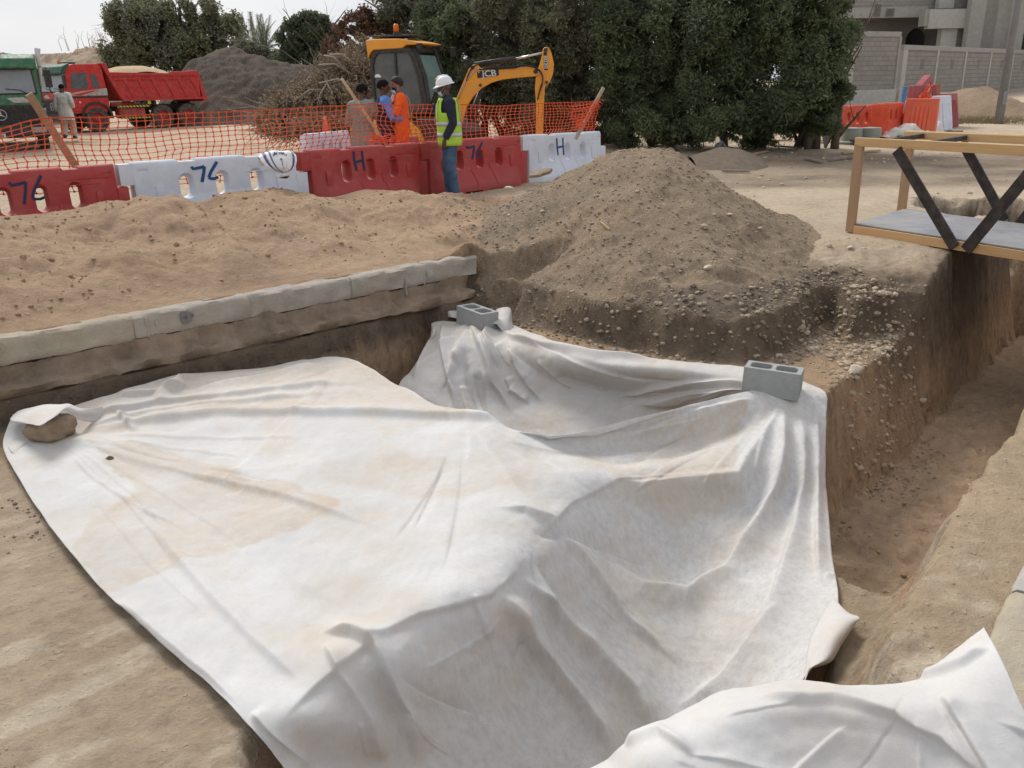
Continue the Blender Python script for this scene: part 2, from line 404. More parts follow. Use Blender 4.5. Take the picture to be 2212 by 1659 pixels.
    return C
def mat_earth(name, crumb=1.0, gravel=0.0, pebc=(.6, .54, .45)):
    t = NT(name); tc = t.tc('Object'); a = t.attr('tint').outputs['Color']
    n1 = t.noise(1.8, 8, .65, tc); n2 = t.noise(11, 9, .74, tc); n3 = t.noise(75, 5, .75, tc)
    c = t.mix(t.ramp(n1, .35, .68, 0, .35), a, t.mix(1.0, a, (.62, .6, .58), 'MULTIPLY'))
    c = t.mix(t.ramp(n2, .48, .68, 0, .6), c, t.mix(1.0, a, (1.3, 1.3, 1.26), 'MULTIPLY')); c = t.mix(t.ramp(n2, .46, .34, 0, .5), c, t.mix(1.0, a, (.66, .62, .58), 'MULTIPLY'))
    v = t.new('ShaderNodeTexVoronoi', feature='F1'); v.inputs['Scale'].default_value = 34; v.inputs['Randomness'].default_value = 1; t.l(tc, v.inputs['Vector'])
    peb = t.math('MULTIPLY', t.ramp(v.outputs['Distance'], .32, .22), t.ramp(t.noise(22, 3, .6, tc), .6 - .16 * gravel, .66 - .16 * gravel))
    rndc = t.new('ShaderNodeHueSaturation'); t.l(v.outputs['Color'], rndc.inputs['Color']); rndc.inputs['Saturation'].default_value = .05
    c = t.mix(t.math('MULTIPLY', peb, .35 + .4 * gravel), c, t.mix(.75, rndc.outputs[0], pebc))
    dk = t.ramp(n3, .38, .30); c = t.mix(t.math('MULTIPLY', dk, .45), c, t.mix(1.0, a, (.45, .43, .42), 'MULTIPLY'))
    h = t.math('ADD', t.math('MULTIPLY', n2, .6), t.math('MULTIPLY', n3, .22 * crumb)); h = t.math('ADD', h, t.math('MULTIPLY', peb, .25))
    v2_ = t.new('ShaderNodeTexVoronoi', feature='F1'); v2_.inputs['Scale'].default_value = 13; t.l(tc, v2_.inputs['Vector'])
    h = t.math('ADD', h, t.math('MULTIPLY', t.math('MULTIPLY', t.ramp(v2_.outputs['Distance'], .3, .12), t.ramp(t.noise(6, 3, .6, tc), .5, .6)), .22 * crumb))
    g_ = t.new('ShaderNodeNewGeometry'); sp = t.new('ShaderNodeSeparateXYZ'); t.l(g_.outputs['True Normal'], sp.inputs[0]); steep = t.ramp(sp.outputs['Z'], .75, .35)
    mv = t.new('ShaderNodeMapping'); mv.inputs['Scale'].default_value = (7, 7, 3.2); t.l(tc, mv.inputs['Vector']); sn = t.noise(1.3, 9, .72, mv.outputs[0])
    c = t.mix(t.math('MULTIPLY', steep, t.ramp(sn, .5, .66, 0, .6)), c, t.mix(1.0, c, (1.4, 1.36, 1.3), 'MULTIPLY')); c = t.mix(t.math('MULTIPLY', steep, t.ramp(sn, .48, .36, 0, .7)), c, t.mix(1.0, c, (.55, .52, .5), 'MULTIPLY'))
    h = t.math('ADD', h, t.math('MULTIPLY', t.math('MULTIPLY', steep, sn), 1.2))
    return t.done(c, .95, t.bump(h, 1.0, .075), Specular_IOR_Level=.15)
M_earth = mat_earth('earth')
M_gravel = mat_earth('gravelly_earth', 1.3, 1.0)
V = np.c_[X, Y, Z]
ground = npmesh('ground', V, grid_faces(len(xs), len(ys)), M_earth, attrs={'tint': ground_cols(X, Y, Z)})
tag(ground, 'sandy dug up ground with pit and trench', None, None, 'structure')
# ------------------------------------------------------------------ mounds
def mound(name, label, cat, hf, box, step, colf, matl, kind=None):
    xa = np.arange(box[0], box[1], step); ya = np.arange(box[2], box[3], step); XX, YY = np.meshgrid(xa, ya); sh = XX.shape; x = XX.ravel(); y = YY.ravel()
    h = hf(x, y); z = ground_h(x, y) + h
    Fq = grid_faces(len(xa), len(ya)); keep = (h[Fq] > -.015).any(1); Fq = Fq[keep]
    used = np.unique(Fq); mp_ = np.zeros(len(x), int); mp_[used] = np.arange(len(used))
    o = npmesh(name, np.c_[x, y, z][used], mp_[Fq], matl, attrs={'tint': colf(x, y, z, h)[used]})
    return tag(o, label, cat, None, kind)
def cst(*c): return np.array(c)
# spoil berm in front of the barriers: crest traced at believable distances
crest = [(gy(px, py, Yd)) for px, py, Yd in ((-420, 545, 6.6), (-200, 500, 7.5), (0, 465, 8.6), (90, 461, 8.9), (150, 452, 9.1), (215, 436, 9.3), (330, 431, 9.6), (385, 447, 9.8), (430, 440, 9.9), (490, 416, 10.1), (560, 411, 10.4), (640, 424, 10.7), (720, 426, 11.1), (790, 410, 11.3), (860, 413, 11.6), (930, 440, 12.0), (1010, 438, 12.2), (1080, 440, 12.1))]
cp = [(c.x, c.y) for c in crest]; cz = np.array([c.z for c in crest]); cl = np.concatenate([[0], np.cumsum([math.dist(cp[i], cp[i + 1]) for i in range(len(cp) - 1)])])
def berm_h(x, y):
    d, t, sg, L = line_sd(x, y, cp); hz = np.interp(t, cl, cz)
    kx = (x - K0.x) * -kn.x + (y - K0.y) * -kn.y      # distance behind the kerb face
    fr = np.clip((kx - .09), 0, 9); tot = np.maximum(fr + np.where(sg > 0, d, 0), .3)
    f = np.where(sg > 0, sst(0, 1, fr / tot) ** .8, sst(.85, 0, d))
    n = .105 * fbm(x * 2.2, y * 2.2, 5, 31, .6) + .13 * fbm(x * .9, y * .9, 3, 32) + .022 * fbm(x * 9, y * 9, 4, 33, .6)
    endf = sst(L, L - .5, t) * 1.0
    h = hz * f * np.where(t >= L - 1e-6, sst(1.0, 0, d), 1) + n * np.clip(f * 3, 0, 1) * sst(0, .3, d + .1 * (sg > 0))
    xr = sst(.9, .0, x - 0.2)
    h = h * xr - .03 * (1 - np.clip(f * 5, 0, 1))
    return np.where(kx > .02, h, -.3)
def berm_c(x, y, z, h):
    C = np.tile(cst(.49, .34, .225), (len(x), 1)); f = sst(.15, .55, fbm(x * .9, y * 1.2, 4, 34))[:, None]; C = C * (1 - f * .6) + cst(.33, .215, .135) * f * .6
    g = (sst(.35, .6, fbm(x * .8 + 3, y * .8, 4, 35)))[:, None]; C = C * (1 - g * .25) + cst(.28, .23, .18) * g * .25
    return C
berm = mound('soil_mound', 'long low mound of brown sandy soil behind the kerb', 'soil mound', berm_h, (-8, 1.5, 4.2, 13.6), .035, berm_c, M_earth)
# gravelly pile in the middle
GP = gy(1400, 322, 10.3)
def pile_h(x, y):
    dx = x - GP.x; dy = y - GP.y
    a = np.where(dx < 0, dx / 2.45, dx / 1.78); b = np.where(dy < 0, dy / 2.75, dy / 1.7)
    r = np.hypot(a, b) + .055 * fbm(x * 1.3, y * 1.3, 3, 41)
    h = (GP.z + .03) * np.clip(1.03 - r, -.1, 1) ** 1.0
    h = np.where(r < .25, (GP.z) * (.98 - .75 * r * 0.9 - .25 * (r / .25) ** 2 * .25), h)
    h = (GP.z) * np.interp(r, [0, .12, .3, .55, .8, 1.0, 1.15], [1.0, .97, .80, .46, .17, .02, -.06])
    # shoulder to the left running to the barrier
    s = np.exp(-(((x + .1 - .2) / .9) ** 2 + ((y - 11.6) / .8) ** 2)) * .12
    return h + s * (r < 1.3) + (.05 * fbm(x * 2.6, y * 2.6, 5, 42, .6) + .018 * fbm(x * 10, y * 10, 4, 43, .6)) * (h > .02)
def pile_c(x, y, z, h):
    C = np.tile(cst(.36, .27, .185), (len(x), 1)); f = sst(.0, .5, fbm(x * .8, y * .8, 4, 44) + .35 * sst(1.9, 2.6, x) * sst(10, 8.6, y))[:, None]; C = C * (1 - f * .75) + cst(.42, .30, .20) * f * .75
    g = sst(.1, .5, fbm(x * 1.3 + 3, y * 1.3, 4, 45))[:, None]; return C * (1 - g * .4) + cst(.24, .19, .145) * g * .4
pile = mound('gravel_pile', 'tall grey brown gravel pile in the middle in front of the dark hedge', 'gravel pile', pile_h, (-1.6, 4.6, 6.8, 13.2), .032, pile_c, M_gravel)
def piled_h(x, y): return ground_h(x, y) + np.maximum(0, np.maximum(berm_h(x, y), pile_h(x, y)))
# ------------------------------------------------------------------ loose stones
def rocks(name, pts, sizes, cols, matl, seed=1, flat=.65, kind='stuff', label=None, cat=None):
    rg = np.random.default_rng(seed); bm = bmesh.new(); bmesh.ops.create_icosphere(bm, subdivisions=1, radius=1); 
    bv = np.array([v.co[:] for v in bm.verts]); bf = np.array([[v.index for v in f.verts] for f in bm.faces]); bm.free()
    n = len(pts); nv = len(bv); j = 1 + .35 * (rg.random((n, nv)) - .5)
    s = sizes[:, None] * np.c_[.8 + .5 * rg.random(n), .7 + .5 * rg.random(n), flat * (.7 + .6 * rg.random(n))]
    P = bv[None] * j[:, :, None] * s[:, None, :]; a = rg.random(n) * 6.28; ca, sa = np.cos(a)[:, None], np.sin(a)[:, None]
    b = (rg.random(n) - .5) * .8; cb, sb = np.cos(b)[:, None], np.sin(b)[:, None]
    x, y, z = P[..., 0], P[..., 1], P[..., 2]; y, z = y * cb - z * sb, y * sb + z * cb; x, y = x * ca - y * sa, x * sa + y * ca
    P = np.stack([x, y, z], -1) + np.asarray(pts)[:, None, :]
    Fq = (bf[None] + (np.arange(n) * nv)[:, None, None]).reshape(-1, 3)
    o = npmesh(name, P.reshape(-1, 3), Fq, matl, smooth=False, attrs={'tint': np.repeat(cols, nv, 0)})
    return tag(o, label, cat, None, kind)
def mat_rock():
    t = NT('loose_stone'); tc = t.tc(); a = t.attr('tint').outputs['Color']
    c = t.mix(t.ramp(t.noise(40, 5, .7, tc), .35, .65, 0, .5), a, t.mix(1.0, a, (.6, .58, .55), 'MULTIPLY'))
    return t.done(c, .9, t.bump(t.noise(120, 4, .7, tc), .5, .004), Specular_IOR_Level=.15)
M_rock = mat_rock()
rp_, rs_, rc_ = [], [], []
def scatter(n, box, smin, smax, c1, c2, cond, hf=piled_h, sink=.25, pw=3.0):
    x = rng.uniform(box[0], box[1], n); y = rng.uniform(box[2], box[3], n); k = cond(x, y); x = x[k]; y = y[k]
    s = smin + (smax - smin) * rng.random(len(x)) ** pw; z = hf(x, y) + s * sink
    rp_.append(np.c_[x, y, z]); rs_.append(s); f = rng.random((len(x), 1)); rc_.append(np.array(c1) * (1 - f) + np.array(c2) * f)
near_c = lambda x, y: np.hypot(x, y) > 1.5
scatter(8000, (-1.2, 4.3, 7, 12), .003, .020, (.24, .19, .14), (.42, .34, .26), lambda x, y: pile_h(x, y) > .02)
scatter(5200, (-7, 1.2, 5, 12.5), .004, .020, (.33, .22, .14), (.44, .3, .19), lambda x, y: (berm_h(x, y) > .03) & (fbm(x * 1.3, y * 1.3, 3, 51) > -.15))
scatter(260, (-7, 1.2, 5, 12.5), .012, .04, (.38, .26, .16), (.48, .33, .2), lambda x, y: (berm_h(x, y) > .05))
scatter(70, (-1.2, 4, 7.3, 11), .015, .045, (.42, .33, .24), (.62, .54, .44), lambda x, y: pile_h(x, y) > .02)
# rubble fan by the trench lip under the bridge
fan = [gz(1830, 590, -.1), gz(1960, 600, -.1), gz(1960, 700, -.3), gz(1900, 800, -.55), gz(1840, 760, -.55), gz(1790, 650, -.2)]
fanp = [(p.x, p.y) for p in fan]
scatter(12000, (1.6, 5.2, 5.2, 9.2), .003, .016, (.34, .26, .18), (.50, .40, .29), lambda x, y: (poly_sd(x, y, fanp) + .35 * fbm(x * 2, y * 2, 3, 62) < .45), ground_h)
scatter(6500, (1.8, 4.6, 5.2, 8.8), .005, .036, (.36, .28, .20), (.54, .44, .33), lambda x, y: poly_sd(x, y, fanp) + .25 * fbm(x * 3, y * 3, 3, 52) < .12, ground_h)
scatter(6500, (-.4, 3.4, 6.2, 8.8), .005, .03, (.17, .135, .10), (.44, .36, .27), lambda x, y: (np.abs(poly_sd(x, y, E) - .15) < .35), ground_h)
scatter(1800, (-4.6, 0, 3, 8.6), .005, .018, (.10, .08, .06), (.26, .2, .15), lambda x, y: (np.abs(poly_sd(x, y, E) - .0) < .12), ground_h)
scatter(5000, (-3.4, -.6, 1.6, 5.4), .002, .013, (.2, .15, .11), (.48, .37, .26), lambda x, y: (poly_sd(x, y, E) < -.05) & (fbm(x * 1.5, y * 1.5, 3, 53) > .1), ground_h)
scatter(1700, (1.2, 6.2, 3.6, 9), .004, .024, (.36, .25, .16), (.50, .37, .25), lambda x, y: (ground_h(x, y) < -1.36) & (fbm(x * 1.7, y * 1.7, 3, 54) > -.05), ground_h)
scatter(3000, (.8, 4, 2, 6), .002, .009, (.4, .3, .2), (.62, .5, .36), lambda x, y: (ground_h(x, y) < -.3) & (ground_h(x, y) > -.55), ground_h)
scatter(2500, (2, 12, 8.5, 22), .006, .04, (.4, .32, .24), (.66, .57, .45), lambda x, y: fbm(x * .8, y * .8, 3, 55) > .1, ground_h)
scatter(900, (-14, 3, 12.5, 22), .01, .05, (.3, .2, .13), (.55, .42, .3), lambda x, y: fbm(x * .6, y * .6, 3, 56) > .2, ground_h)
rocks('loose_stones', np.concatenate(rp_), np.concatenate(rs_), np.concatenate(rc_), M_rock, 3, label='loose stones and clods scattered over the soil')
# ------------------------------------------------------------------ white geotextile sheets
def catmull(A, n, axis):
    A = np.moveaxis(np.asarray(A, float), axis, 0); N = len(A)
    t = np.linspace(0, N - 1, n); i = np.clip(np.floor(t).astype(int), 0, N - 2); f = (t - i)[:, None, None]
    g = lambda k: A[np.clip(k, 0, N - 1)]
    p0 = np.where((i == 0)[:, None, None], 2 * g(i) - g(i + 1), g(i - 1)); p1 = g(i); p2 = g(i + 1); p3 = np.where((i + 2 > N - 1)[:, None, None], 2 * g(i + 1) - g(i), g(i + 2))
    o = .5 * (2 * p1 + (p2 - p0) * f + (2 * p0 - 5 * p1 + 4 * p2 - p3) * f ** 2 + (3 * p1 - p0 - 3 * p2 + p3) * f ** 3)
    return np.moveaxis(o, 0, axis)
def mat_cloth():
    t = NT('geotextile'); tc = t.tc(); st = t.attr('stain').outputs['Fac']; m2 = t.attr('mottle_shade').outputs['Fac']
    base = t.mix(t.ramp(t.noise(1.6, 7, .6, tc), .4, .62, 0, 1), (.73, .72, .705), (.66, .645, .625))
    mp_ = t.new('ShaderNodeMapping'); mp_.inputs['Scale'].default_value = (1, 1, .35); t.l(tc, mp_.inputs['Vector'])
    fib = t.ramp(t.noise(26, 8, .72, mp_.outputs[0]), .42, .68, 0, 1)
    base = t.mix(t.math('MULTIPLY', t.math('MULTIPLY', fib, m2), .6), base, (.50, .49, .48))  # grey fibre mottle; also carries the painted shade of the hanging cloth
    c = t.mix(t.math('MULTIPLY', st, t.ramp(t.noise(16, 10, .8, tc), .35, .62, .35, 1.1)), base, (.55, .43, .30)); c = t.mix(t.ramp(t.noise(70, 6, .75, tc), .42, .62, 0, .13), c, (.45, .41, .36))
    t2 = t.ramp(t.noise(2.1, 9, .72, tc), .46, .66, 0, .5); c = t.mix(t2, c, (.63, .53, .42))
    c = t.mix(t.ramp(t.noise(55, 3, .6, tc), .71, .76, 0, .45), c, (.35, .28, .2))
    h = t.math('ADD', t.noise(420, 3, .6, tc), t.math('MULTIPLY', t.noise(7, 6, .6, tc), 2.0))
    t.done(c, .85, t.bump(h, .3, .014), Specular_IOR_Level=.25)
    tr = t.new('ShaderNodeBsdfTranslucent'); t.l(c, tr.inputs['Color']); ms = t.new('ShaderNodeMixShader'); ms.inputs[0].default_value = .12
    t.l(t.b.outputs[0], ms.inputs[1]); t.l(tr.outputs[0], ms.inputs[2]); t.l(ms.outputs[0], t.o.inputs['Surface'])
    return t.m
M_cloth = mat_cloth()
def radials(anchors, seed):
    rg = np.random.default_rng(seed); out = []
    for (ax, ay, a0, a1, l0, l1, n, amp) in anchors:
        for k in range(n):
            a = math.radians(a0 + (a1 - a0) * (k + rg.random()) / n); r0_ = 25 + 200 * rg.random() ** 1.5; l = l0 + (l1 - l0) * rg.random(); b = rg.normal() * .12; pts = []
            for i in range(5):
                q = r0_ + l * i / 4; aa = a + b * i / 4; pts.append((ax + q * math.cos(aa), ay + q * math.sin(aa) * .8))
            out.append((pts, 3.5 + 6 * rg.random(), amp * (.4 + rg.random()) * (1 if rg.random() < .7 else -1), 1.5 + 2 * rg.random()))
    return out
def seg_d(PX, PY, pts):
    d, t, sg, L = line_sd(PX, PY, pts); return d, t / L, sg
def sheet(name, label, cat, L, nu, nv, folds, stains, mott_shade=None, wr=1.0, floor=True, seed=0):
    """L: rows of (px,py,z); folds: (polyline px, width px, amplitude m, asym)"""
    P = np.array([[gz(*q)[:] for q in row] for row in L])
    P = catmull(catmull(P, nv, 0), nu, 1)
    q = P.reshape(-1, 3); PX, PY = pxnp(q)
    # normals
    du = np.gradient(P, axis=1); dv = np.gradient(P, axis=0); N = np.cross(du, dv); N /= np.linalg.norm(N, axis=-1, keepdims=True) + 1e-9
    N = N.reshape(-1, 3); N *= np.sign(N[:, 2].mean())
    off = np.zeros(len(q))
    for pts, w, a, asym in folds:
        d, t, sg = seg_d(PX, PY, pts); ww = w * np.where(sg > 0, asym, .42)
        # taper at both ends
        off += 1.25 * a * np.exp(-(d / ww) ** 1.6) * sst(0, .15, t) * sst(1, .75, t)
    x, y, z = q.T
    off += wr * (.012 + .018 * fbm(x * 1.8 + seed, y * 1.8, 3, 61) + .012 * (.3 - np.abs(fbm(x * 2.6 + seed, (y + z * .8) * 2.1, 3, 67))) + .006 * fbm(x * 7, y * 5 + z * 6, 3, 62) + .0015 * fbm(x * 22, y * 14 + z * 20, 2, 63))
    q = q + N * off[:, None]
    if floor:
        g = ground_h(q[:, 0], q[:, 1]) + .012; q[:, 2] = np.where((g > q[:, 2]) & (g < -.46), g, q[:, 2])
    st = np.zeros(len(q)); 
    for poly, a, soft in stains:
        nn = 14 * fbm(q[:, 0] * 5, q[:, 1] * 5, 4, 64)
        sdv = poly_sd(PX, PY, poly) + nn; st = np.maximum(st, a * sst(soft, -soft * .3, sdv) * (.45 + .55 * np.exp(-np.maximum(0, -sdv) / 45) ) * (.75 + .5 * fbm(q[:, 0] * 3, q[:, 1] * 3, 3, 65)))
    mo = np.full(len(q), .25)
    if mott_shade is not None: mo = mott_shade(PX, PY)
    o = npmesh(name, q, grid_faces(nu, nv), M_cloth, attrs={'stain': np.clip(st, 0, 1), 'mottle_shade': mo})
    s = o.modifiers.new('s', 'SOLIDIFY'); s.thickness = .0035; s.offset = 0
    return tag(o, label, cat, 'white fabric sheets over the pit')
z6 = -.565
def dz(row, k=1.22): return [(a, b, z if z > -.6 or i >= 10 else -.6 + (z + .6) * (k * 1.05 if i < 9 else 1 + (k - 1) * .4)) for i, (a, b, z) in enumerate(row)]
A = [
 [(28, 896, -.47), (158, 878, -.48), (385, 816, -.47), (560, 799, -.53), (735, 776, z6), (868, 838, z6), (985, 902, z6), (1180, 934, -.60), (1400, 893, -.585), (1610, 850, -.55), (1735, 826, -.56)],
 [(8, 968, -.55), (140, 945, -.55), (375, 895, z6), (560, 880, z6), (745, 868, z6), (890, 890, z6), (1035, 912, z6), (1190, 946, -.64), (1405, 915, -.66), (1612, 868, -.58), (1781, 850, -.585)],
 [(52, 1055, z6), (225, 1030, z6), (415, 1005, z6), (595, 990, z6), (765, 978, z6), (915, 975, z6), (1060, 978, z6), (1225, 985, -.72), (1425, 962, -.80), (1612, 925, -.70), (1781, 910, -.72)],
 [(112, 1145, z6), (295, 1118, z6), (475, 1098, z6), (640, 1085, z6), (800, 1070, z6), (950, 1062, z6), (1095, 1055, -.575), (1270, 1028, -.69), (1450, 1016, -.80), (1600, 1010, -.78), (1777, 1000, -.87)],
 [(175, 1225, z6), (345, 1200, z6), (515, 1182, z6), (685, 1168, z6), (850, 1150, z6), (990, 1138, z6), (1130, 1128, -.60), (1300, 1100, -.83), (1470, 1105, -.98), (1625, 1100, -.97), (1786, 1090, -.99)],
 [(245, 1300, z6), (415, 1285, z6), (585, 1268, z6), (745, 1250, z6), (895, 1235, z6), (1030, 1222, -.585), (1160, 1212, -.68), (1320, 1220, -1.0), (1490, 1222, -1.13), (1645, 1212, -1.08), (1797, 1200, -1.03)],
 [(335, 1383, z6), (495, 1370, z6), (650, 1358, z6), (790, 1342, z6), (930, 1312, -.575), (1060, 1302, -.66), (1185, 1312, -.86), (1350, 1340, -1.12), (1510, 1345, -1.20), (1665, 1330, -1.12), (1812, 1308, -1.0)],
 [(430, 1462, z6), (570, 1455, z6), (700, 1448, z6), (825, 1425, -.59), (965, 1418, -.72), (1095, 1428, -.90), (1225, 1440, -1.04), (1390, 1460, -1.22), (1540, 1465, -1.26), (1680, 1445, -1.14), (1775, 1405, -1.0)],
 [(528, 1558, z6), (640, 1550, -.585), (755, 1548, -.68), (885, 1540, -.82), (1010, 1542, -.94), (1130, 1552, -1.06), (1260, 1562, -1.17), (1410, 1566, -1.3), (1560, 1562, -1.31), (1680, 1535, -1.16), (1738, 1482, -1.0)],
 [(610, 1662, -.68), (700, 1664, -.80), (800, 1664, -.90), (920, 1668, -.99), (1040, 1670, -1.08), (1160, 1675, -1.17), (1290, 1684, -1.27), (1430, 1690, -1.38), (1570, 1690, -1.38), (1690, 1650, -1.22), (1742, 1590, -1.05)],
 [(690, 1800, -.85), (780, 1805, -.95), (860, 1810, -1.03), (970, 1815, -1.1), (1080, 1820, -1.18), (1190, 1830, -1.27), (1320, 1840, -1.35), (1450, 1845, -1.42), (1590, 1840, -1.42), (1700, 1790, -1.25), (1750, 1720, -1.1)],
]
A = A[:5] + [dz(r, k) for r, k in zip(A[5:], (1.08, 1.15, 1.2, 1.22, 1.22, 1.22))]
foldsA = [
 ([(600, 1560), (690, 1480), (790, 1400), (900, 1335), (1050, 1288), (1110, 1235), (1150, 1175)], 16, .020, 2.6),
 ([(1150, 1175), (1230, 1090), (1330, 1040), (1460, 1035), (1590, 1028)], 10, .014, 2.2),
 ([(150, 950), (300, 922), (480, 903), (640, 898), (900, 902), (1060, 912), (1185, 934), (1300, 925), (1450, 885), (1610, 855)], 11, .045, 1.6),
 ([(160, 905), (330, 880), (520, 862), (700, 836), (815, 826)], 9, .034, 1.8),
 ([(170, 930), (360, 900), (560, 872), (740, 852)], 8, .026, 1.8),
 ([(395, 818), (372, 845), (325, 868)], 8, .05, 2), ([(700, 790), (600, 812), (480, 835), (380, 862)], 7, .03, 2), ([(250, 860), (330, 856), (420, 838)], 6, .03, 1.5), ([(250, 905), (275, 925), (300, 945)], 5, .03, 1.5),
 ([(100, 950), (230, 985), (400, 1030), (560, 1060), (700, 1105), (850, 1150)], 13, .022, 2.2),
 ([(100, 955), (260, 978), (430, 1018), (600, 1045)], 9, .014, 1.5),
 ([(330, 1120), (345, 1160), (375, 1200), (450, 1290), (560, 1400), (680, 1500)], 26, .022, 1.4),
 ([(530, 1130), (640, 1260), (780, 1330)], 30, .01, 1.4),
 ([(1060, 1098), (1130, 1106), (1180, 1130), (1260, 1220), (1350, 1340), (1480, 1450)], 9, .030, 2.5),
 ([(1010, 1290), (1030, 1330), (1040, 1380)], 7, .012, 1.5),
 ([(1070, 1275), (1130, 1380), (1230, 1520), (1330, 1659)], 20, .075, 1.6),
 ([(1120, 1240), (1220, 1360), (1350, 1500), (1430, 1640)], 26, .07, 1.4),
 ([(690, 1370), (760, 1385), (800, 1408), (830, 1460), (860, 1540), (900, 1659)], 9, .045, 3.0),
 ([(700, 1395), (730, 1460), (790, 1560), (830, 1659)], 16, .03, 1.6),
 ([(540, 1540), (600, 1600), (660, 1680)], 22, .03, 1.2),
 ([(250, 1300), (330, 1370), (430, 1450), (530, 1540)], 14, .022, 1.2),
 ([(1690, 855), (1660, 930), (1600, 1010), (1590, 1030), (1500, 1040), (1380, 1050), (1290, 1040)], 20, .045, 1.5),
 ([(1690, 860), (1680, 980), (1640, 1120), (1580, 1240), (1480, 1290), (1380, 1270), (1290, 1200)], 24, .07, 1.3),
 ([(1720, 870), (1725, 1000), (1715, 1150), (1680, 1300), (1600, 1420)], 22, .055, 1.5),
 ([(1752, 880), (1755, 1020), (1765, 1180), (1775, 1290)], 13, .04, 1.5),
 ([(1650, 880), (1560, 940), (1450, 985), (1330, 1000), (1230, 990)], 16, -.03, 1.3),
 ([(1700, 1310), (1650, 1370), (1560, 1470), (1450, 1540)], 22, .03, 1.5),
 ([(1140, 1150), (1240, 1170), (1340, 1200), (1420, 1230)], 16, -.02, 1.3),
 ([(1640, 862), (1480, 895), (1380, 930), (1300, 955)], 11, .018, 1.4),
 ([(1170, 1200), (1190, 1300), (1250, 1400)], 24, -.03, 1.3),
]
foldsA += radials([(110, 945, -8, 62, 150, 560, 16, .007), (1680, 862, 95, 185, 150, 600, 12, .010), (1000, 905, 20, 120, 100, 400, 8, .007), (780, 1390, 45, 100, 80, 260, 4, .007), (1150, 1160, 45, 120, 100, 400, 7, .007), (740, 780, 110, 185, 100, 450, 7, .009)], 3)
stA = [([(160, 1190), (230, 1280), (370, 1235), (560, 1175), (640, 1150), (730, 1095), (560, 1055), (400, 1020), (200, 975), (300, 1070), (200, 1130)], .62, 8),
       ([(700, 1040), (900, 1080), (1000, 1070), (1250, 1010), (1420, 1000), (1590, 1030), (1520, 960), (1400, 1000), (1200, 985), (900, 1000), (700, 1000)], .5, 16),
       ([(1430, 990), (1480, 930), (1570, 880), (1600, 880), (1580, 1000), (1560, 1040), (1440, 1030)], .75, 12),
       ([(60, 950), (210, 965), (350, 1010), (500, 1060), (720, 1100), (740, 1080), (520, 1035), (300, 965)], .75, 8), ([(150, 880), (390, 815), (740, 775), (860, 840), (1000, 905), (700, 890), (400, 905), (150, 955)], .75, 12),
       ([(180, 905), (420, 860), (760, 800), (820, 830), (500, 870), (200, 945)], .38, 9),
       ([(1320, 1010), (1560, 1030), (1600, 1090), (1480, 1120), (1350, 1080)], .5, 22),
       ([(650, 1340), (720, 1370), (800, 1410), (740, 1420), (660, 1400)], .3, 14)]
sheetA = sheet('fabric_sheet', 'largest white fabric sheet sagging into the pit, held by stone and right block', 'fabric sheet', A, 540, 540, foldsA, stA,
               lambda X_, Y_: .15 + 1.0 * sst(1000, 1350, X_ + .6 * (Y_ - 1100)))  # mottle rises towards the hanging face, painting its shade into the colour
B = [
 [(932, 702, -.56), (948, 698, -.56), (1000, 700, -.56), (1060, 702, -.56), (1098, 700, -.56), (1140, 718, -.57), (1215, 752, -.56), (1320, 776, -.56), (1450, 784, -.56), (1560, 790, -.56), (1640, 800, -.56)],
 [(932, 722, -.58), (953, 718, -.575), (1000, 720, -.575), (1045, 722, -.575), (1087, 722, -.575), (1135, 738, -.57), (1215, 766, -.57), (1320, 790, -.57), (1450, 800, -.57), (1560, 808, -.57), (1645, 815, -.57)],
 [(922, 752, -.68), (945, 748, -.66), (990, 750, -.64), (1035, 752, -.62), (1085, 752, -.62), (1140, 768, -.64), (1215, 792, -.66), (1320, 812, -.67), (1450, 822, -.66), (1560, 826, -.62), (1650, 830, -.58)],
 [(895, 795, -.80), (925, 800, -.80), (975, 800, -.78), (1030, 800, -.76), (1090, 802, -.78), (1150, 812, -.80), (1225, 830, -.84), (1330, 842, -.82), (1455, 846, -.76), (1565, 845, -.68), (1655, 842, -.62)],
 [(862, 836, -.88), (905, 845, -.90), (965, 850, -.93), (1030, 852, -.94), (1095, 855, -.96), (1160, 860, -.97), (1235, 870, -.96), (1340, 872, -.92), (1460, 866, -.83), (1570, 858, -.72), (1658, 850, -.64)],
 [(890, 880, -1.0), (930, 890, -1.03), (985, 900, -1.06), (1045, 905, -1.08), (1105, 912, -1.1), (1170, 915, -1.1), (1250, 912, -1.06), (1350, 905, -1.0), (1465, 890, -.92), (1575, 875, -.78), (1665, 865, -.68)],
 [(900, 960, -1.2), (950, 970, -1.22), (1010, 975, -1.24), (1070, 980, -1.25), (1120, 985, -1.26), (1180, 990, -1.26), (1260, 985, -1.22), (1360, 970, -1.15), (1470, 940, -1.04), (1580, 905, -.86), (1670, 880, -.74)],
]
foldsB = [
 ([(1010, 700), (1040, 760), (1060, 830), (1110, 900)], 9, .05, 1.5), ([(955, 700), (960, 760), (970, 830), (990, 900)], 10, .05, 1.4),
 ([(1050, 705), (1045, 740), (1075, 800)], 7, .045, 2), ([(940, 705), (930, 750), (890, 830)], 8, .05, 1.3),
 ([(1075, 712), (1110, 738), (1180, 752), (1290, 775), (1440, 788)], 8, .045, 1.8), ([(1100, 740), (1120, 800), (1180, 880)], 14, .04, 1.4),
 ([(1620, 830), (1500, 822), (1400, 835), (1320, 870)], 10, .035, 1.4), ([(1640, 842), (1500, 850), (1380, 880), (1300, 900)], 12, .04, 1.4), ([(1000, 760), (1010, 830), (1040, 900)], 9, -.03, 1.4),
]
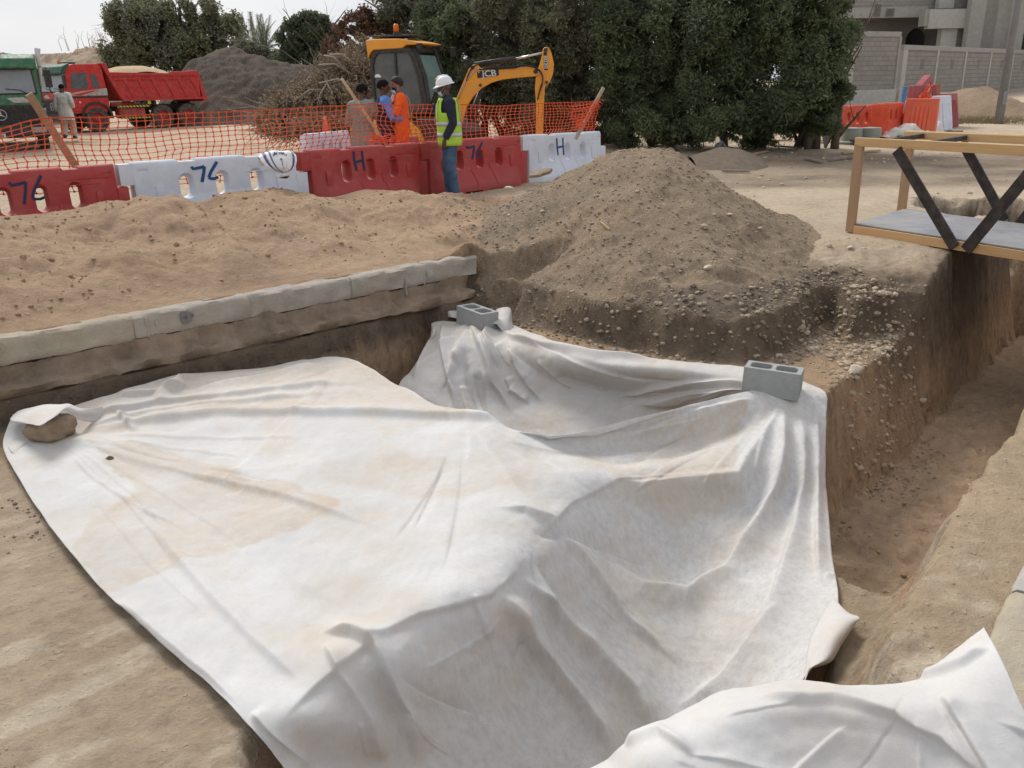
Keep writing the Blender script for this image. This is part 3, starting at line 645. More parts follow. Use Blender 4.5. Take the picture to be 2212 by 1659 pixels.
foldsB += radials([(1030, 690, 35, 145, 40, 190, 18, .024), (1650, 835, 152, 188, 80, 420, 10, .014)], 5)
stB = [([(930, 690), (1100, 690), (1650, 790), (1650, 860), (1300, 930), (880, 930), (850, 840)], .5, 30), ([(1330, 800), (1450, 800), (1600, 815), (1640, 850), (1450, 850)], .42, 12), ([(870, 840), (930, 780), (950, 820), (900, 860)], .3, 14), ([(1060, 750), (1200, 780), (1180, 850), (1100, 830)], .16, 25)]
sheetB = sheet('fabric_sheet', 'white fabric sheet gathered under the far block and hanging into the far pit corner', 'fabric sheet', B, 380, 240, foldsB, stB, lambda a, b: .45 + 0 * a, seed=4)
C_ = [
 [(1190, 1700, -.30), (1300, 1655, -.25), (1350, 1612, -.17), (1440, 1575, -.15), (1560, 1510, -.10), (1700, 1484, -.08), (1850, 1488, -.06), (1985, 1465, -.02), (2060, 1412, .03), (2130, 1364, .07)],
 [(1250, 1730, -.24), (1340, 1690, -.17), (1400, 1640, -.09), (1480, 1600, -.07), (1590, 1545, -.04), (1720, 1520, -.02), (1860, 1530, -.01), (2000, 1520, .04), (2085, 1470, .08), (2160, 1420, .10)],
 [(1300, 1760, -.22), (1390, 1730, -.16), (1450, 1690, -.10), (1530, 1650, -.08), (1640, 1610, -.07), (1760, 1580, -.06), (1890, 1590, -.05), (2030, 1600, .0), (2120, 1560, .06), (2200, 1520, .07)],
 [(1350, 1820, -.22), (1440, 1790, -.17), (1510, 1760, -.14), (1600, 1730, -.13), (1700, 1700, -.13), (1820, 1680, -.13), (1950, 1690, -.12), (2080, 1710, -.06), (2180, 1690, .0), (2260, 1660, .0)],
 [(1400, 1900, -.24), (1500, 1880, -.2), (1590, 1860, -.18), (1680, 1840, -.18), (1790, 1820, -.18), (1900, 1810, -.18), (2030, 1820, -.17), (2150, 1840, -.12), (2260, 1830, -.06), (2350, 1800, -.05)],
 [(1460, 2000, -.28), (1580, 1990, -.25), (1690, 1980, -.24), (1790, 1970, -.23), (1900, 1960, -.23), (2020, 1960, -.23), (2150, 1980, -.22), (2280, 2000, -.2), (2380, 1990, -.15), (2450, 1960, -.12)],
]
foldsC = [
 ([(1620, 1515), (1800, 1520), (1940, 1545), (2040, 1600), (2160, 1700)], 13, .022, 2.5),
 ([(2030, 1505), (2090, 1580), (2150, 1680), (2200, 1760)], 14, .03, 1.6), ([(1350, 1615), (1430, 1600), (1500, 1640)], 12, .02, 1.5),
 ([(1985, 1470), (2080, 1440), (2140, 1400)], 10, .02, 1.6),
]
foldsC += radials([(1985, 1470, 20, 160, 100, 500, 6, .006), (1400, 1630, -40, 60, 80, 400, 4, .005)], 7)
sheetC = sheet('fabric_sheet', 'clean white fabric sheet bunched up in the near right corner beside the painted kerb', 'fabric sheet', C_, 360, 240, foldsC, [], lambda a, b: .12 + 0 * a, floor=False, seed=9)
# ------------------------------------------------------------------ helpers for solid objects
def boolean(o, cutters, op='DIFFERENCE'):
    for c in cutters:
        b = o.modifiers.new('x', 'BOOLEAN'); b.operation = op; b.solver = 'EXACT'; b.object = c
    dg = bpy.context.evaluated_depsgraph_get(); me = bpy.data.meshes.new_from_object(o.evaluated_get(dg))
    o.modifiers.clear(); old = o.data; o.data = me; bpy.data.meshes.remove(old)
    for c in cutters:
        m_ = c.data; bpy.data.objects.remove(c); bpy.data.meshes.remove(m_)
    return o
def applied(o):
    dg = bpy.context.evaluated_depsgraph_get(); me = bpy.data.meshes.new_from_object(o.evaluated_get(dg)); o.modifiers.clear(); old = o.data; o.data = me; bpy.data.meshes.remove(old); return o
def text(name, s, size, mat, parent, loc, rot, sx=1.0, ext=.0015, off=.0, space=1.0):
    cu_ = bpy.data.curves.new(name, 'FONT'); cu_.body = s; cu_.size = size; cu_.extrude = ext; cu_.offset = off; cu_.align_x = 'CENTER'; cu_.align_y = 'CENTER'; cu_.space_character = space
    t_ = bpy.data.objects.new(name, cu_); COL.objects.link(t_)
    dg = bpy.context.evaluated_depsgraph_get(); me = bpy.data.meshes.new_from_object(t_.evaluated_get(dg)); bpy.data.objects.remove(t_)
    me.materials.clear(); me.materials.append(mat); me.transform(Matrix.Diagonal((sx, 1, 1, 1)))
    o = bpy.data.objects.new(name, me); COL.objects.link(o); o.parent = parent; o.location = loc; o.rotation_euler = rot; return o
def solve_s(A, D, z, px_t, lo=-2, hi=30):
    for _ in range(50):
        mid = (lo + hi) / 2; p, _q = pxnp([[A[0] + D[0] * mid, A[1] + D[1] * mid, z]])
        if p[0] < px_t: lo = mid
        else: hi = mid
    return mid
# ------------------------------------------------------------------ kerbs
def mat_conc(name, c1, c2, warm=(.42, .33, .25), w=.5):
    t = NT(name); tc = t.tc()
    c = t.mix(t.ramp(t.noise(5, 8, .7, tc), .35, .65), c1, c2)
    c = t.mix(t.ramp(t.noise(2.3, 8, .7, tc), .42, .66, 0, w), c, warm)
    c = t.mix(t.ramp(t.noise(17, 8, .75, tc), .62, .74, 0, .8), c, (.12, .10, .085))
    h = t.math('ADD', t.noise(60, 6, .7, tc), t.math('MULTIPLY', t.noise(12, 6, .7, tc), 1.5))
    return t.done(c, .92, t.bump(h, .6, .02), Specular_IOR_Level=.2)
M_kerb = mat_conc('kerb_concrete', (.45, .41, .36), (.34, .30, .255), (.42, .335, .25), .6)
M_kerby = mat_conc('kerb_concrete_yellow', (.47, .42, .31), (.36, .31, .25), w=.75)
M_kerbb = mat_conc('kerb_concrete_pale', (.50, .49, .46), (.38, .36, .33))
M_haunch = mat_conc('haunch_concrete', (.30, .235, .175), (.19, .145, .105), (.36, .265, .185), .95)
def strip(name, O, D, N, prof, s0, s1, mat, jit=.006, seed=0, step=.03):
    O = Vector((O[0], O[1], 0)); D = Vector((D[0], D[1], 0)).normalized(); N = Vector((N[0], N[1], 0)).normalized()
    # densify profile
    pr = []
    for i in range(len(prof)):
        a = prof[i]; b = prof[(i + 1) % len(prof)]; k = max(1, int(math.dist(a, b) / .035))
        pr += [(a[0] + (b[0] - a[0]) * j / k, a[1] + (b[1] - a[1]) * j / k) for j in range(k)]
    n = max(2, int((s1 - s0) / step)); mb = MB(); rings = []
    ss = np.linspace(s0, s1, n); cx = sum(p[0] for p in pr) / len(pr); cz_ = sum(p[1] for p in pr) / len(pr)
    for i, s in enumerate(ss):
        e = 1 - .05 * (i == 0 or i == n - 1); ring = []
        for j, (o_, z_) in enumerate(pr):
            q = jit * float(fbm(np.array([s * 6 + seed]), np.array([j * .35]), 4, 71 + seed)[0]) * 2
            ring.append(O + D * s + N * (cx + (o_ - cx) * e + q) + Vector((0, 0, cz_ + (z_ - cz_) * e + q * .7)))
        rings.append(ring)
    mb.loft(rings); return mb.obj(name, mat, auto=50)
kp = [(-.15, .0), (-.025, .0), (0, -.022), (.004, -.165), (-.006, -.185), (-.15, -.185)]
L_ = 5.2; ends = [4.95 + .0, 4.02, 3.06, 2.12, 1.2, .25, -.7, -1.6]
Kend = (Vector(KL[2]) - K0).length
nk = 0; kcuts = [Kend, Kend - .62, Kend - 1.45, Kend - 2.42, Kend - 3.36, Kend - 4.3, Kend - 5.2, Kend - 6.1]
klab = ['short worn kerbstone at the far end of the kerb beside the dark hole', 'grey kerbstone second from the far end of the kerb', 'grey kerbstone whose left end carries a dark blue paint patch', 'kerbstone stained by two pale drips of mortar in the middle of the kerb', 'kerbstone with a yellow paint patch left of the mortar drips', 'faded yellow kerbstone at the left edge of the photo', 'last kerbstone running out of the photo on the left']
for i in range(7):
    o = strip('kerbstone', K0, kd, kn, kp, kcuts[i + 1] + .0005, kcuts[i], [M_kerb, M_kerb, M_kerb, M_kerb, M_kerby, M_kerby, M_kerb][i], .015 + .004 * (i == 0), i)
    tag(o, klab[i], 'kerbstone', 'kerbstones of the left kerb')
lf = strip('kerb_foundation', K0, kd, kn, [(-.17, -.187), (-.004, -.187), (-.006, -.29), (.03, -.315), (.085, -.325), (.10, -.345), (.088, -.40), (.03, -.43), (-.17, -.43)], -1, Kend - .12, M_haunch, .036, 20)
tag(lf, 'rough stepped concrete foundation under the left kerb', 'kerb foundation')
# paint marks and mortar drips are part of the kerbstones
def KP(s, o_, z_): p = K0 + kd * s + kn * o_; return Vector((p.x, p.y, z_))
M_mort = pm('mortar', (.40, .35, .29), rough=.95, bump=.4); M_blue = pm('faded_blue_paint', (.07, .085, .11), (.24, .21, .18), 22, .9)
kst = [o for o in bpy.data.objects if o.name.startswith('kerbstone')]; kst.sort(key=lambda o: o.name)
def kn_px(px_, z_=-.1):
    return solve_s((K0.x, K0.y), (kd.x, kd.y), z_, px_)
for s, z0_, z1_, w_ in ((kn_px(318), -.02, -.185, .028), (kn_px(338), -.06, -.185, .022), (kn_px(321), -.19, -.29, .014), (kn_px(875), -.10, -.27, .02), (kn_px(915), -.05, -.2, .014)):
    zz = np.linspace(z0_, z1_, 7); mb = MB(); mb.tube([KP(s + .004 * math.sin(z * 40), .008, z) for z in zz], [w_ * .3] + [w_ * .5 * (1 + .3 * math.sin(k * 2)) for k in range(5)] + [w_ * .3], 6)
    o = mb.obj('mortar_drip', M_mort, lf if z0_ < -.15 else kst[3 if s < kn_px(600) else 1], smooth=True)
mb = MB(); s0 = kn_px(402); mb.add([KP(s0 + a * .055 * (1 + .3 * math.sin(a * 7 + b)), .0145, -.075 + b * .05) for a, b in ((math.cos(t_), math.sin(t_)) for t_ in np.linspace(0, 6.28, 13)[:-1])], [tuple(range(12))]); o = mb.obj('paint_patch', M_blue, kst[2]); sm = o.modifiers.new('s', 'SOLIDIFY'); sm.thickness = .003
# right kerb
rk = gz(2185, 1275, -.36); RO = (rk.x, rk.y)
kp2 = [(0, 0), (.02, .02), (.18, .02), (.18, -.2), (0, -.2)]
for i, (a, b, mt_, lb) in enumerate(((-1.35, -.02, M_kerby, 'near kerbstone with worn yellow paint at the right edge'), (0, 1.0, M_kerbb, 'pale grey kerbstone next beyond the yellow one at the right edge'))):
    o = strip('kerbstone', RO, TD, TN, [(a_, z_ - .36) for a_, z_ in kp2], a, b, mt_, .005, 30 + i); tag(o, lb, 'kerbstone', 'kerbstones of the right kerb')
# ------------------------------------------------------------------ concrete blocks
M_cmu = None
def mk_cmu():
    t = NT('block_concrete'); tc = t.tc(); c = t.mix(t.ramp(t.noise(8, 8, .7, tc), .35, .65), (.36, .37, .36), (.29, .30, .295))
    c = t.mix(t.ramp(t.noise(130, 2, .6, tc), .62, .7, 0, .7), c, (.09, .09, .09)); c = t.mix(t.ramp(t.noise(5.1, 6, .7, tc), .62, .72, 0, .6), c, (.38, .29, .19))
    return t.done(c, .95, t.bump(t.noise(150, 5, .7, tc), .6, .005), Specular_IOR_Level=.2)
M_cmu = mk_cmu()
def cmu(name, label, c, ang, zb, group):
    o = MB().box((0, 0, .1), (.40, .20, .20)).obj(name, M_cmu)
    cuts = [MB().prism([(x0 + .022, -.066), (x0 + .128, -.066), (x0 + .15, -.045), (x0 + .15, .045), (x0 + .128, .066), (x0 + .022, .066), (x0, .045), (x0, -.045)], lambda a, b, t: (a, b, t), -.1, .3).obj('cut', M_cmu) for x0 in (-.165, .015)]
    boolean(o, cuts); b = o.modifiers.new('b', 'BEVEL'); b.width = .004; b.segments = 2; b.limit_method = 'ANGLE'
    o.location = (c[0], c[1], zb); o.rotation_euler = (R(-2), R(2), ang); return tag(o, label, 'concrete block', group)
cmu('concrete_block', 'grey hollow concrete block weighing down the sheet at the far corner of the pit', (-.32, 7.86), math.atan2(7.62 - 8.05, .34), -.575, 'hollow blocks holding down the sheet')
cmu('concrete_block', 'grey hollow concrete block at the right corner of the sheet beside the long trench', (1.90, 5.90), math.atan2(-.15, .32), -.572, 'hollow blocks holding down the sheet')
# ------------------------------------------------------------------ stone with folded cloth, clod
def rock(name, label, c, r, mat, seed=0, cat='stone', group=None, rz=0, j=.22):
    bm = bmesh.new(); bmesh.ops.create_icosphere(bm, subdivisions=4, radius=1); rg = np.random.default_rng(seed)
    co = np.array([v.co[:] for v in bm.verts]); s_ = rg.random(3) * 50
    d = 1 + j * fbm(co[:, 0] * 1.2 + s_[0], co[:, 1] * 1.2 + co[:, 2] * 1.7, 3, seed) * 1.4 + j * .35 * fbm(co[:, 0] * 5 + s_[1], co[:, 1] * 5 + co[:, 2] * 6, 3, seed + 5)
    for k in range(7):   # flattened facets
        nrm = rg.normal(size=3); nrm /= np.linalg.norm(nrm); h = .72 + .15 * rg.random(); dt = (co * d[:, None]) @ nrm; d = np.where(dt > h, d * (h / np.maximum(dt, 1e-3)) ** .8, d)
    for v, k in zip(bm.verts, d): v.co = Vector((v.co.x * k * r[0], v.co.y * k * r[1], v.co.z * k * r[2]))
    me = bpy.data.meshes.new(name); bm.to_mesh(me); bm.free(); me.materials.append(mat); me.polygons.foreach_set('use_smooth', [True] * len(me.polygons)); sharp_angle(me, 28)
    o = bpy.data.objects.new(name, me); COL.objects.link(o); o.location = c; o.rotation_euler = (0, 0, rz); return tag(o, label, cat, group)
M_stone = pm('brown_stone', (.36, .27, .185), (.24, .175, .12), 9, .95, .7, 40, bd=.02); M_clod = pm('grey_clod', (.19, .155, .125), (.13, .10, .08), 20, .95, .7, 60, bd=.01)
st = gz(110, 930, -.48); rock('stone', 'large brown stone holding down the left corner of the sheet', (st.x, st.y, -.455), (.155, .12, .115), M_stone, 3, rz=.5)
cl_ = gz(237, 992, -.53); rock('soil_clod', 'small grey clod lying on the white sheet right of the brown stone', (cl_.x, cl_.y, -.53), (.025, .025, .024), M_clod, 5, 'clod')
fs = gy(1167, 373, 11.9); o_ = MB().prism([(-.17, -.05), (-.05, -.09), (.12, -.07), (.18, .0), (.10, .07), (-.12, .06)], lambda a, b, t: (a, b, t), -.022, .022).obj('flat_stone', M_stone, bevel=.012, loc=fs, rot=(R(18), R(-11), R(12))); tag(o_, 'flat orange brown stone slab lying against the foot of the far white barrier', 'stone')
ws = gy(1100, 408, 12.9); rock('white_stone', 'pale stone on the ground under the red barrier right of the helmeted man', (ws.x, ws.y, ws.z + .01), (.07, .05, .03), pm('white_stone', (.6, .54, .46)), 11)
bs = gy(1448, 325, 10.5); rock('orange_stone', 'rust coloured stone on the top of the gravel pile', (bs.x, bs.y, bs.z), (.05, .04, .035), M_stone, 12)
ss_ = gz(1013, 528, .05); rock('flat_stone', 'flat sandy stone resting on the far end of the kerb', (ss_.x, ss_.y, .035), (.11, .06, .025), M_stone, 15, rz=.4)
for px_, py_, s_, i in ((1852, 775, .05, 0), (1530, 568, .035, 1), (1640, 522, .025, 2), (1693, 651, .03, 3), (2031, 590, .04, 4)):
    q = gz(px_, py_, [-.5, .05, .02, -.12, -.05][i]); zz = float(piled_h(np.array([q.x]), np.array([q.y]))[0]); rock('pale_rock', ['pale rock at the lower tip of the rubble above the trench', 'pale rock half way down the right flank of the gravel pile', 'small pale rock low on the right flank of the gravel pile', 'pale rock above the dark bank right of the pile', 'pale rock under the near edge of the footbridge'][i], (q.x, q.y, zz + s_ * .3), (s_ * 1.2, s_, s_ * .8), pm('pale_rock', (.55, .47, .37), (.42, .35, .27)), 20 + i)
# folded corner of the sheet over the stone
def patch(name, rows, nu, nv, parent, mat=None, wr=.3, th=.0035):
    P = np.array([[gz(*q)[:] for q in row] for row in rows]); P = catmull(catmull(P, nv, 0), nu, 1); q = P.reshape(-1, 3)
    q = q + (wr * .004 * fbm(q[:, 0] * 14, q[:, 1] * 14 + q[:, 2] * 20, 3, 66))[:, None]
    o = npmesh(name, q, grid_faces(nu, nv), mat or M_cloth, parent, attrs={'stain': np.full(len(q), .1), 'mottle_shade': np.full(len(q), .1)})
    s = o.modifiers.new('s', 'SOLIDIFY'); s.thickness = th; s.offset = 0; return o
patch('folded_corner', [
    [(24, 902, -.44), (40, 888, -.42), (70, 880, -.40), (98, 874, -.38), (130, 874, -.37), (150, 873, -.37), (175, 882, -.40), (210, 880, -.45), (240, 872, -.50)],
    [(22, 906, -.43), (45, 898, -.40), (72, 890, -.37), (100, 886, -.345), (125, 884, -.335), (146, 878, -.34), (168, 890, -.40), (205, 892, -.47), (240, 884, -.52)],
    [(28, 910, -.42), (55, 908, -.385), (80, 905, -.35), (104, 900, -.33), (124, 893, -.33), (143, 882, -.335), (165, 897, -.42), (200, 903, -.50), (240, 897, -.54)],
    [(40, 914, -.42), (65, 916, -.37), (86, 919, -.34), (106, 908, -.33), (125, 896, -.335), (143, 884, -.34), (168, 905, -.45), (205, 912, -.53), (245, 905, -.55)]], 70, 24, sheetA)
patch('curled_edge', [[(20, 972, -.555), (50, 950, -.555), (90, 944, -.555), (150, 945, -.56)], [(16, 966, -.535), (48, 944, -.53), (90, 938, -.54), (150, 941, -.55)], [(24, 975, -.53), (60, 952, -.525), (100, 948, -.54), (150, 947, -.55)], [(34, 985, -.545), (66, 962, -.55), (105, 954, -.555), (150, 950, -.56)]], 40, 20, sheetA)
# gathered corners beside the far block
patch('gathered_corner', [[(934, 662, -.50), (948, 660, -.47), (966, 668, -.46), (985, 668, -.48), (1000, 690, -.54)], [(938, 676, -.53), (955, 672, -.49), (972, 676, -.47), (990, 680, -.49), (1004, 696, -.55)], [(950, 694, -.56), (962, 686, -.53), (978, 686, -.50), (990, 690, -.52), (1002, 700, -.56)]], 30, 20, sheetB)
patch('gathered_corner', [[(1072, 668, -.46), (1088, 664, -.44), (1103, 667, -.47), (1106, 690, -.52), (1108, 706, -.55)], [(1070, 684, -.47), (1085, 678, -.44), (1098, 682, -.46), (1100, 698, -.50), (1104, 712, -.55)], [(1052, 706, -.54), (1064, 696, -.49), (1080, 692, -.46), (1092, 704, -.50), (1098, 716, -.55)], [(1050, 716, -.56), (1056, 704, -.51), (1072, 700, -.49), (1084, 714, -.54), (1095, 722, -.57)]], 36, 30, sheetB)
patch('trailing_corner', [[(1800, 1290, -.98), (1830, 1322, -.95), (1856, 1334, -.94), (1850, 1344, -.95)], [(1775, 1330, -1.0), (1810, 1345, -.93), (1838, 1350, -.94), (1845, 1352, -.985)], [(1750, 1385, -1.0), (1790, 1378, -.92), (1812, 1385, -.93), (1818, 1392, -.985)], [(1742, 1430, -1.0), (1762, 1425, -.95), (1785, 1425, -.94), (1796, 1428, -.99)], [(1736, 1480, -1.0), (1742, 1460, -.98), (1748, 1442, -.96), (1760, 1442, -.99)]], 36, 46, sheetA)
# ------------------------------------------------------------------ plastic water barriers
def mat_plastic(name, c, dust=.35, dc=(.45, .36, .28), rough=.5, scr=None, sss=0):
    t = NT(name); tc = t.tc(); c2 = tuple(a * .86 for a in c)
    col = t.mix(t.ramp(t.noise(2.2, 8, .65, tc), .4, .6), c, c2)
    d = t.ramp(t.noise(3.1, 9, .72, tc), .42, .75, 0, dust); geo = t.new('ShaderNodeSeparateXYZ'); t.l(tc, geo.inputs[0])
    low = t.ramp(geo.outputs['Z'], .45, 0.0, 0, .3); col = t.mix(t.math('MAXIMUM', d, t.math('MULTIPLY', low, t.ramp(t.noise(9, 6, .7, tc), .3, .6, .3, 1))), col, dc)
    s = t.ramp(t.noise(38, 4, .75, tc, 3), .66, .70, 0, .5); col = t.mix(s, col, scr or tuple(min(1, a * 1.6 + .08) for a in c))
    return t.done(col, t.ramp(t.noise(6, 6, .7, tc), .3, .7, rough - .08, rough + .2), t.bump(t.noise(30, 6, .6, tc), .12, .004), Specular_IOR_Level=.45)
M_red = mat_plastic('red_plastic', (.40, .03, .03), .38, (.42, .20, .15))
M_wht = mat_plastic('white_plastic', (.66, .70, .78), .3, (.52, .50, .48), .5, (.35, .35, .37))
M_org = mat_plastic('orange_plastic', (.72, .10, .045), .5, (.52, .22, .13), .55)
M_drk = mat_plastic('dark_red_plastic', (.33, .05, .06), .4, (.4, .22, .18), .55)
BPROF = [(0, .24), (.13, .245), (.18, .23), (.39, .122), (.45, .106), (.62, .098), (.80, .092), (.835, .082), (.85, .06)]
def bw(z): return float(np.interp(z, [p[0] for p in BPROF], [p[1] for p in BPROF]))
def barrier_mesh():
    rings = []
    for x in (-.875, -.86, -.80, -.70, -.66, 0, .66, .70, .80, .86, .875):
        k = sst(.875, .70, abs(x)); e = .9 if abs(x) > .87 else 1
        hw = [(z, (min(w, .108) + (w - min(w, .108)) * float(k)) * (1 if z < .8 else 1) * e) for z, w in BPROF]
        rings.append([Vector((x, -w, z)) for z, w in hw] + [Vector((x, w, z)) for z, w in hw[::-1]])
    mb = MB(); mb.loft(rings); o = mb.obj('body', M_red)
    cuts = []
    for x in (-.36, .02, .40):
        rr = []
        for y, a, h, dz in ((-.30, .10, .165, .03), (-.10, .078, .15, .02), (-.03, .056, .128, 0), (.03, .056, .128, 0), (.10, .078, .15, .02), (.30, .10, .165, .03)):
            ring = []
            for k in range(24):
                t_ = 2 * math.pi * k / 24; cx_, cz2 = math.cos(t_), math.sin(t_); hh = max(h - a, 0)
                ring.append(Vector((x + a * cx_, y, .525 + dz + a * cz2 + (hh if cz2 > 0 else -hh))))
            rr.append(ring)
        cuts.append(MB().loft(rr).obj('cut', M_red))
    for x0, x1, d in ((-.42, -.24, .028), (.30, .47, .028)):
        cuts.append(MB().prism([(x0 - .03, .9), (x1 + .03, .9), (x1, .85 - d), (x0, .85 - d)], lambda a, b, t: (a, t, b), -.3, .3).obj('cut', M_red))
    for x0 in (-.22, .24): cuts.append(MB().bb(x0 - .16, x0 + .16, -.3, .3, -.1, .07).obj('cut', M_red))
    for sx in (-.78, .78): cuts.append(MB().bb(sx - .05, sx + .05, -.11, -.088, .735, .765).obj('cut', M_red))
    cuts.append(MB().bb(.33, .80, -.11, -.0885, .70, .712).obj('cut', M_red))
    boolean(o, cuts); me0 = o.data
    # interlocking end tabs, ribs and mould lines
    mb = MB(); mb.bb(-1.0, -.872, -.085, .085, .60, .835); mb.bb(.872, 1.0, -.100, .100, .02, .585)
    for x in (-.64, .66): mb.box((x, -.108, .47), (.075, .036, .20), (R(-4), 0, 0))
    mb.box((.21, -.120, .40), (.035, .02, .12), (R(-14), 0, 0)); mb.box((.48, -.097, .655), (.42, .010, .008))
    for x in (-.17, .21): mb.tube([(x, -.122, .39), (x + .012, -.142, .355), (x + .035, -.228, .19), (x + .035, -.247, .13)], .009, 5)
    t_ = mb.obj('tabs', M_red)
    bm = bmesh.new(); bm.from_mesh(o.data); bm.from_mesh(t_.data); bm.to_mesh(o.data); bm.free(); bpy.data.objects.remove(t_)
    b = o.modifiers.new('b', 'BEVEL'); b.width = .013; b.segments = 3; b.limit_method = 'ANGLE'; b.angle_limit = R(32); applied(o); sharp_angle(o.data, 40)
    me = o.data; bpy.data.objects.remove(o); return me
BME = barrier_mesh()
def barrier(A_, B_, zb, mat, label, group, name='water_barrier', tilt=0, hz=1.0):
    A_ = Vector(A_[:2]); B_ = Vector(B_[:2]); d = B_ - A_; c = (A_ + B_) / 2; me = BME.copy(); me.materials.clear(); me.materials.append(mat)
    o = bpy.data.objects.new(name, me); COL.objects.link(o); o.location = (c.x, c.y, zb); o.rotation_euler = (0, tilt, math.atan2(d.y, d.x)); o.scale = (d.length / 1.93, 1, hz)
    return tag(o, label, 'barrier', group)
BE = [gz(-140, 380, .86), gz(257, 352, .865), gz(645, 326, .86), gz(905, 307, .84), gz(1124, 292, .81), gz(1296, 283, .77)]
# keep the line believable: equal lengths except the last
bz = [.0, .0, -.01, -.03, -.06]
gB = 'plastic barriers standing in a row in front of the orange net'
M_spray = pm('blue_spray_paint', (.012, .05, .16), (.02, .08, .24), 12, .6, .1)
M_spray2 = pm('dark_blue_spray_paint', (.012, .02, .075), (.02, .03, .1), 12, .6, .1)
blist = [(0, M_red, 'red plastic barrier at the left edge with blue spray painted 7L'), (1, M_wht, 'long white plastic barrier with blue spray painted 7L, sandbag on its right end'), (2, M_red, 'red plastic barrier with a blue letter H, behind it three men'), (3, M_red, 'red plastic barrier behind the helmeted man'), (4, M_wht, 'white plastic barrier with a blue letter H, last of the row at the right')]
bars = []
for i, mt_, lb in blist:
    a, b = BE[i], BE[i + 1]; o = barrier(a, b, (a.z + b.z) / 2 - .85, mt_, lb, gB, tilt=0); o.rotation_euler = (0, -math.atan2(b.z - a.z, (b - a).length), o.rotation_euler[2]); bars.append(o)
def stroke(par, pts, w, mat, name='painted_mark'):
    P = [Vector((x, -bw(z) - .004, z)) for x, z in pts]; d_ = []
    for i in range(len(P) - 1):
        k = 4; d_ += [P[i].lerp(P[i + 1], j / k) for j in range(k)]
    d_.append(P[-1]); n = len(d_)
    mb = MB(); mb.ribbon(d_, [w * (.85 + .25 * math.sin(i * 1.3)) for i in range(n)], (0, -1, 0), .002); return mb.obj(name, mat, par)
def graf7(par, x0, z0, s, mat, w=.034):
    m1 = MB(); 
    for pts in ([(0, .0), (.015, -.035), (.06, -.03), (.13, -.02), (.165, -.01)], [(.165, -.01), (.15, -.09), (.12, -.19), (.105, -.235)], [(.34, .045), (.31, .0), (.24, -.10), (.205, -.175)], [(.205, -.175), (.225, -.195), (.28, -.20), (.33, -.185)]):
        P = [Vector((x0 + a * s, -bw(z0 + b * s) - .004, z0 + b * s)) for a, b in pts]; m1.ribbon(P, w, (0, -1, 0), .002)
    return m1.obj('painted_mark', mat, par)
def grafH(par, x0, z0, s, mat, w=.032):
    m1 = MB()
    for pts in ([(0, .14), (.0, .02), (.02, -.12)], [(.13, .14), (.135, 0), (.145, -.13)], [(-.01, -.005), (.15, .01)]):
        P = [Vector((x0 + a * s, -bw(z0 + b * s) - (.004 if len(pts) > 2 else .0065), z0 + b * s)) for a, b in pts]; m1.ribbon(P, w, (0, -1, 0), .002)
    return m1.obj('painted_mark', mat, par)
graf7(bars[1], -.29, .76, .80, M_spray); grafH(bars[2], -.23, .66, 1.0, M_spray2); graf7(bars[0], -.28, .74, 1.0, M_spray2, .03); graf7(bars[3], -.22, .75, .9, M_spray2); grafH(bars[4], -.24, .62, 1.1, M_spray)
# ------------------------------------------------------------------ sandbag on the barrier
def mat_bag():
    t = NT('woven_bag'); tc = t.tc(); u = t.attr('bu').outputs['Fac']
    def band(a, b): return t.math('MULTIPLY', t.ramp(u, a, a + .015), t.ramp(u, b + .015, b))
    st_ = t.math('ADD', t.math('ADD', band(-.82, -.66), band(-.50, -.40)), band(.74, .88))
    c = t.mix(st_, (.74, .73, .72), (.06, .075, .22)); c = t.mix(t.ramp(t.noise(8, 7, .7, tc), .45, .75, 0, .45), c, (.46, .39, .31))
    return t.done(c, .7, t.bump(t.noise(25, 6, .6, tc), .4, .01))
M_bag = mat_bag()
bagp = gz(598, 338, .87); ba = bars[1].rotation_euler[2]
bt = thing('sandbag', 'white woven sandbag with blue stripes draped over the white barrier', 'sandbag', (bagp.x, bagp.y, .865), ba + R(-22))
NU, NV = 64, 50; uu = np.linspace(0, 1, NV)
def bagc(v):
    return (np.interp(v, [0, .12, .3, .45, .6, .8, 1], [.13, .11, .04, -.06, -.125, -.16, -.18]), np.interp(v, [0, .12, .3, .45, .6, .8, 1], [-.07, .005, .035, .02, -.04, -.11, -.17]),
            np.interp(v, [0, .06, .3, .55, .75, .9, .97, 1], [.19, .215, .22, .205, .17, .115, .06, .026]), np.interp(v, [0, .06, .3, .55, .75, .9, 1], [.012, .028, .035, .038, .042, .036, .02]))
def bagpt(cq, side, v):
    y, z, w, th = bagc(v); y2, z2, _, _ = bagc(min(v + .02, 1.0)); y1, z1, _, _ = bagc(max(v - .02, 0)); d = Vector((0, y2 - y1, z2 - z1)).normalized(); nn = Vector((0, d.z, -d.y))
    if nn.y > 0 and v > .4 or nn.z < 0: nn = -nn
    pin = float(sst(.45, .95, v)); wr_ = 1 + pin * (.55 * math.sin(cq * 13 + 1) + .3 * math.sin(cq * 29)) + .16 * math.sin(7 * cq + v * 9)
    prof_ = max(0.0, 1 - abs(cq) ** 2.6) ** .6; return Vector((w * cq, y, z)) + nn * th * prof_ * side * wr_ + Vector((.05 * v * v, 0, -.03 * float(sst(.5, 1, abs(cq))) * (1 - v)))
PTS, BU = [], []
for i in range(NV):
    for j in range(NU):
        q = 2 * math.pi * j / NU; cq = math.copysign(abs(math.cos(q)) ** .8, math.cos(q)); PTS.append(bagpt(cq, 1 if math.sin(q) > 0 else -1, uu[i])[:]); BU.append(cq)
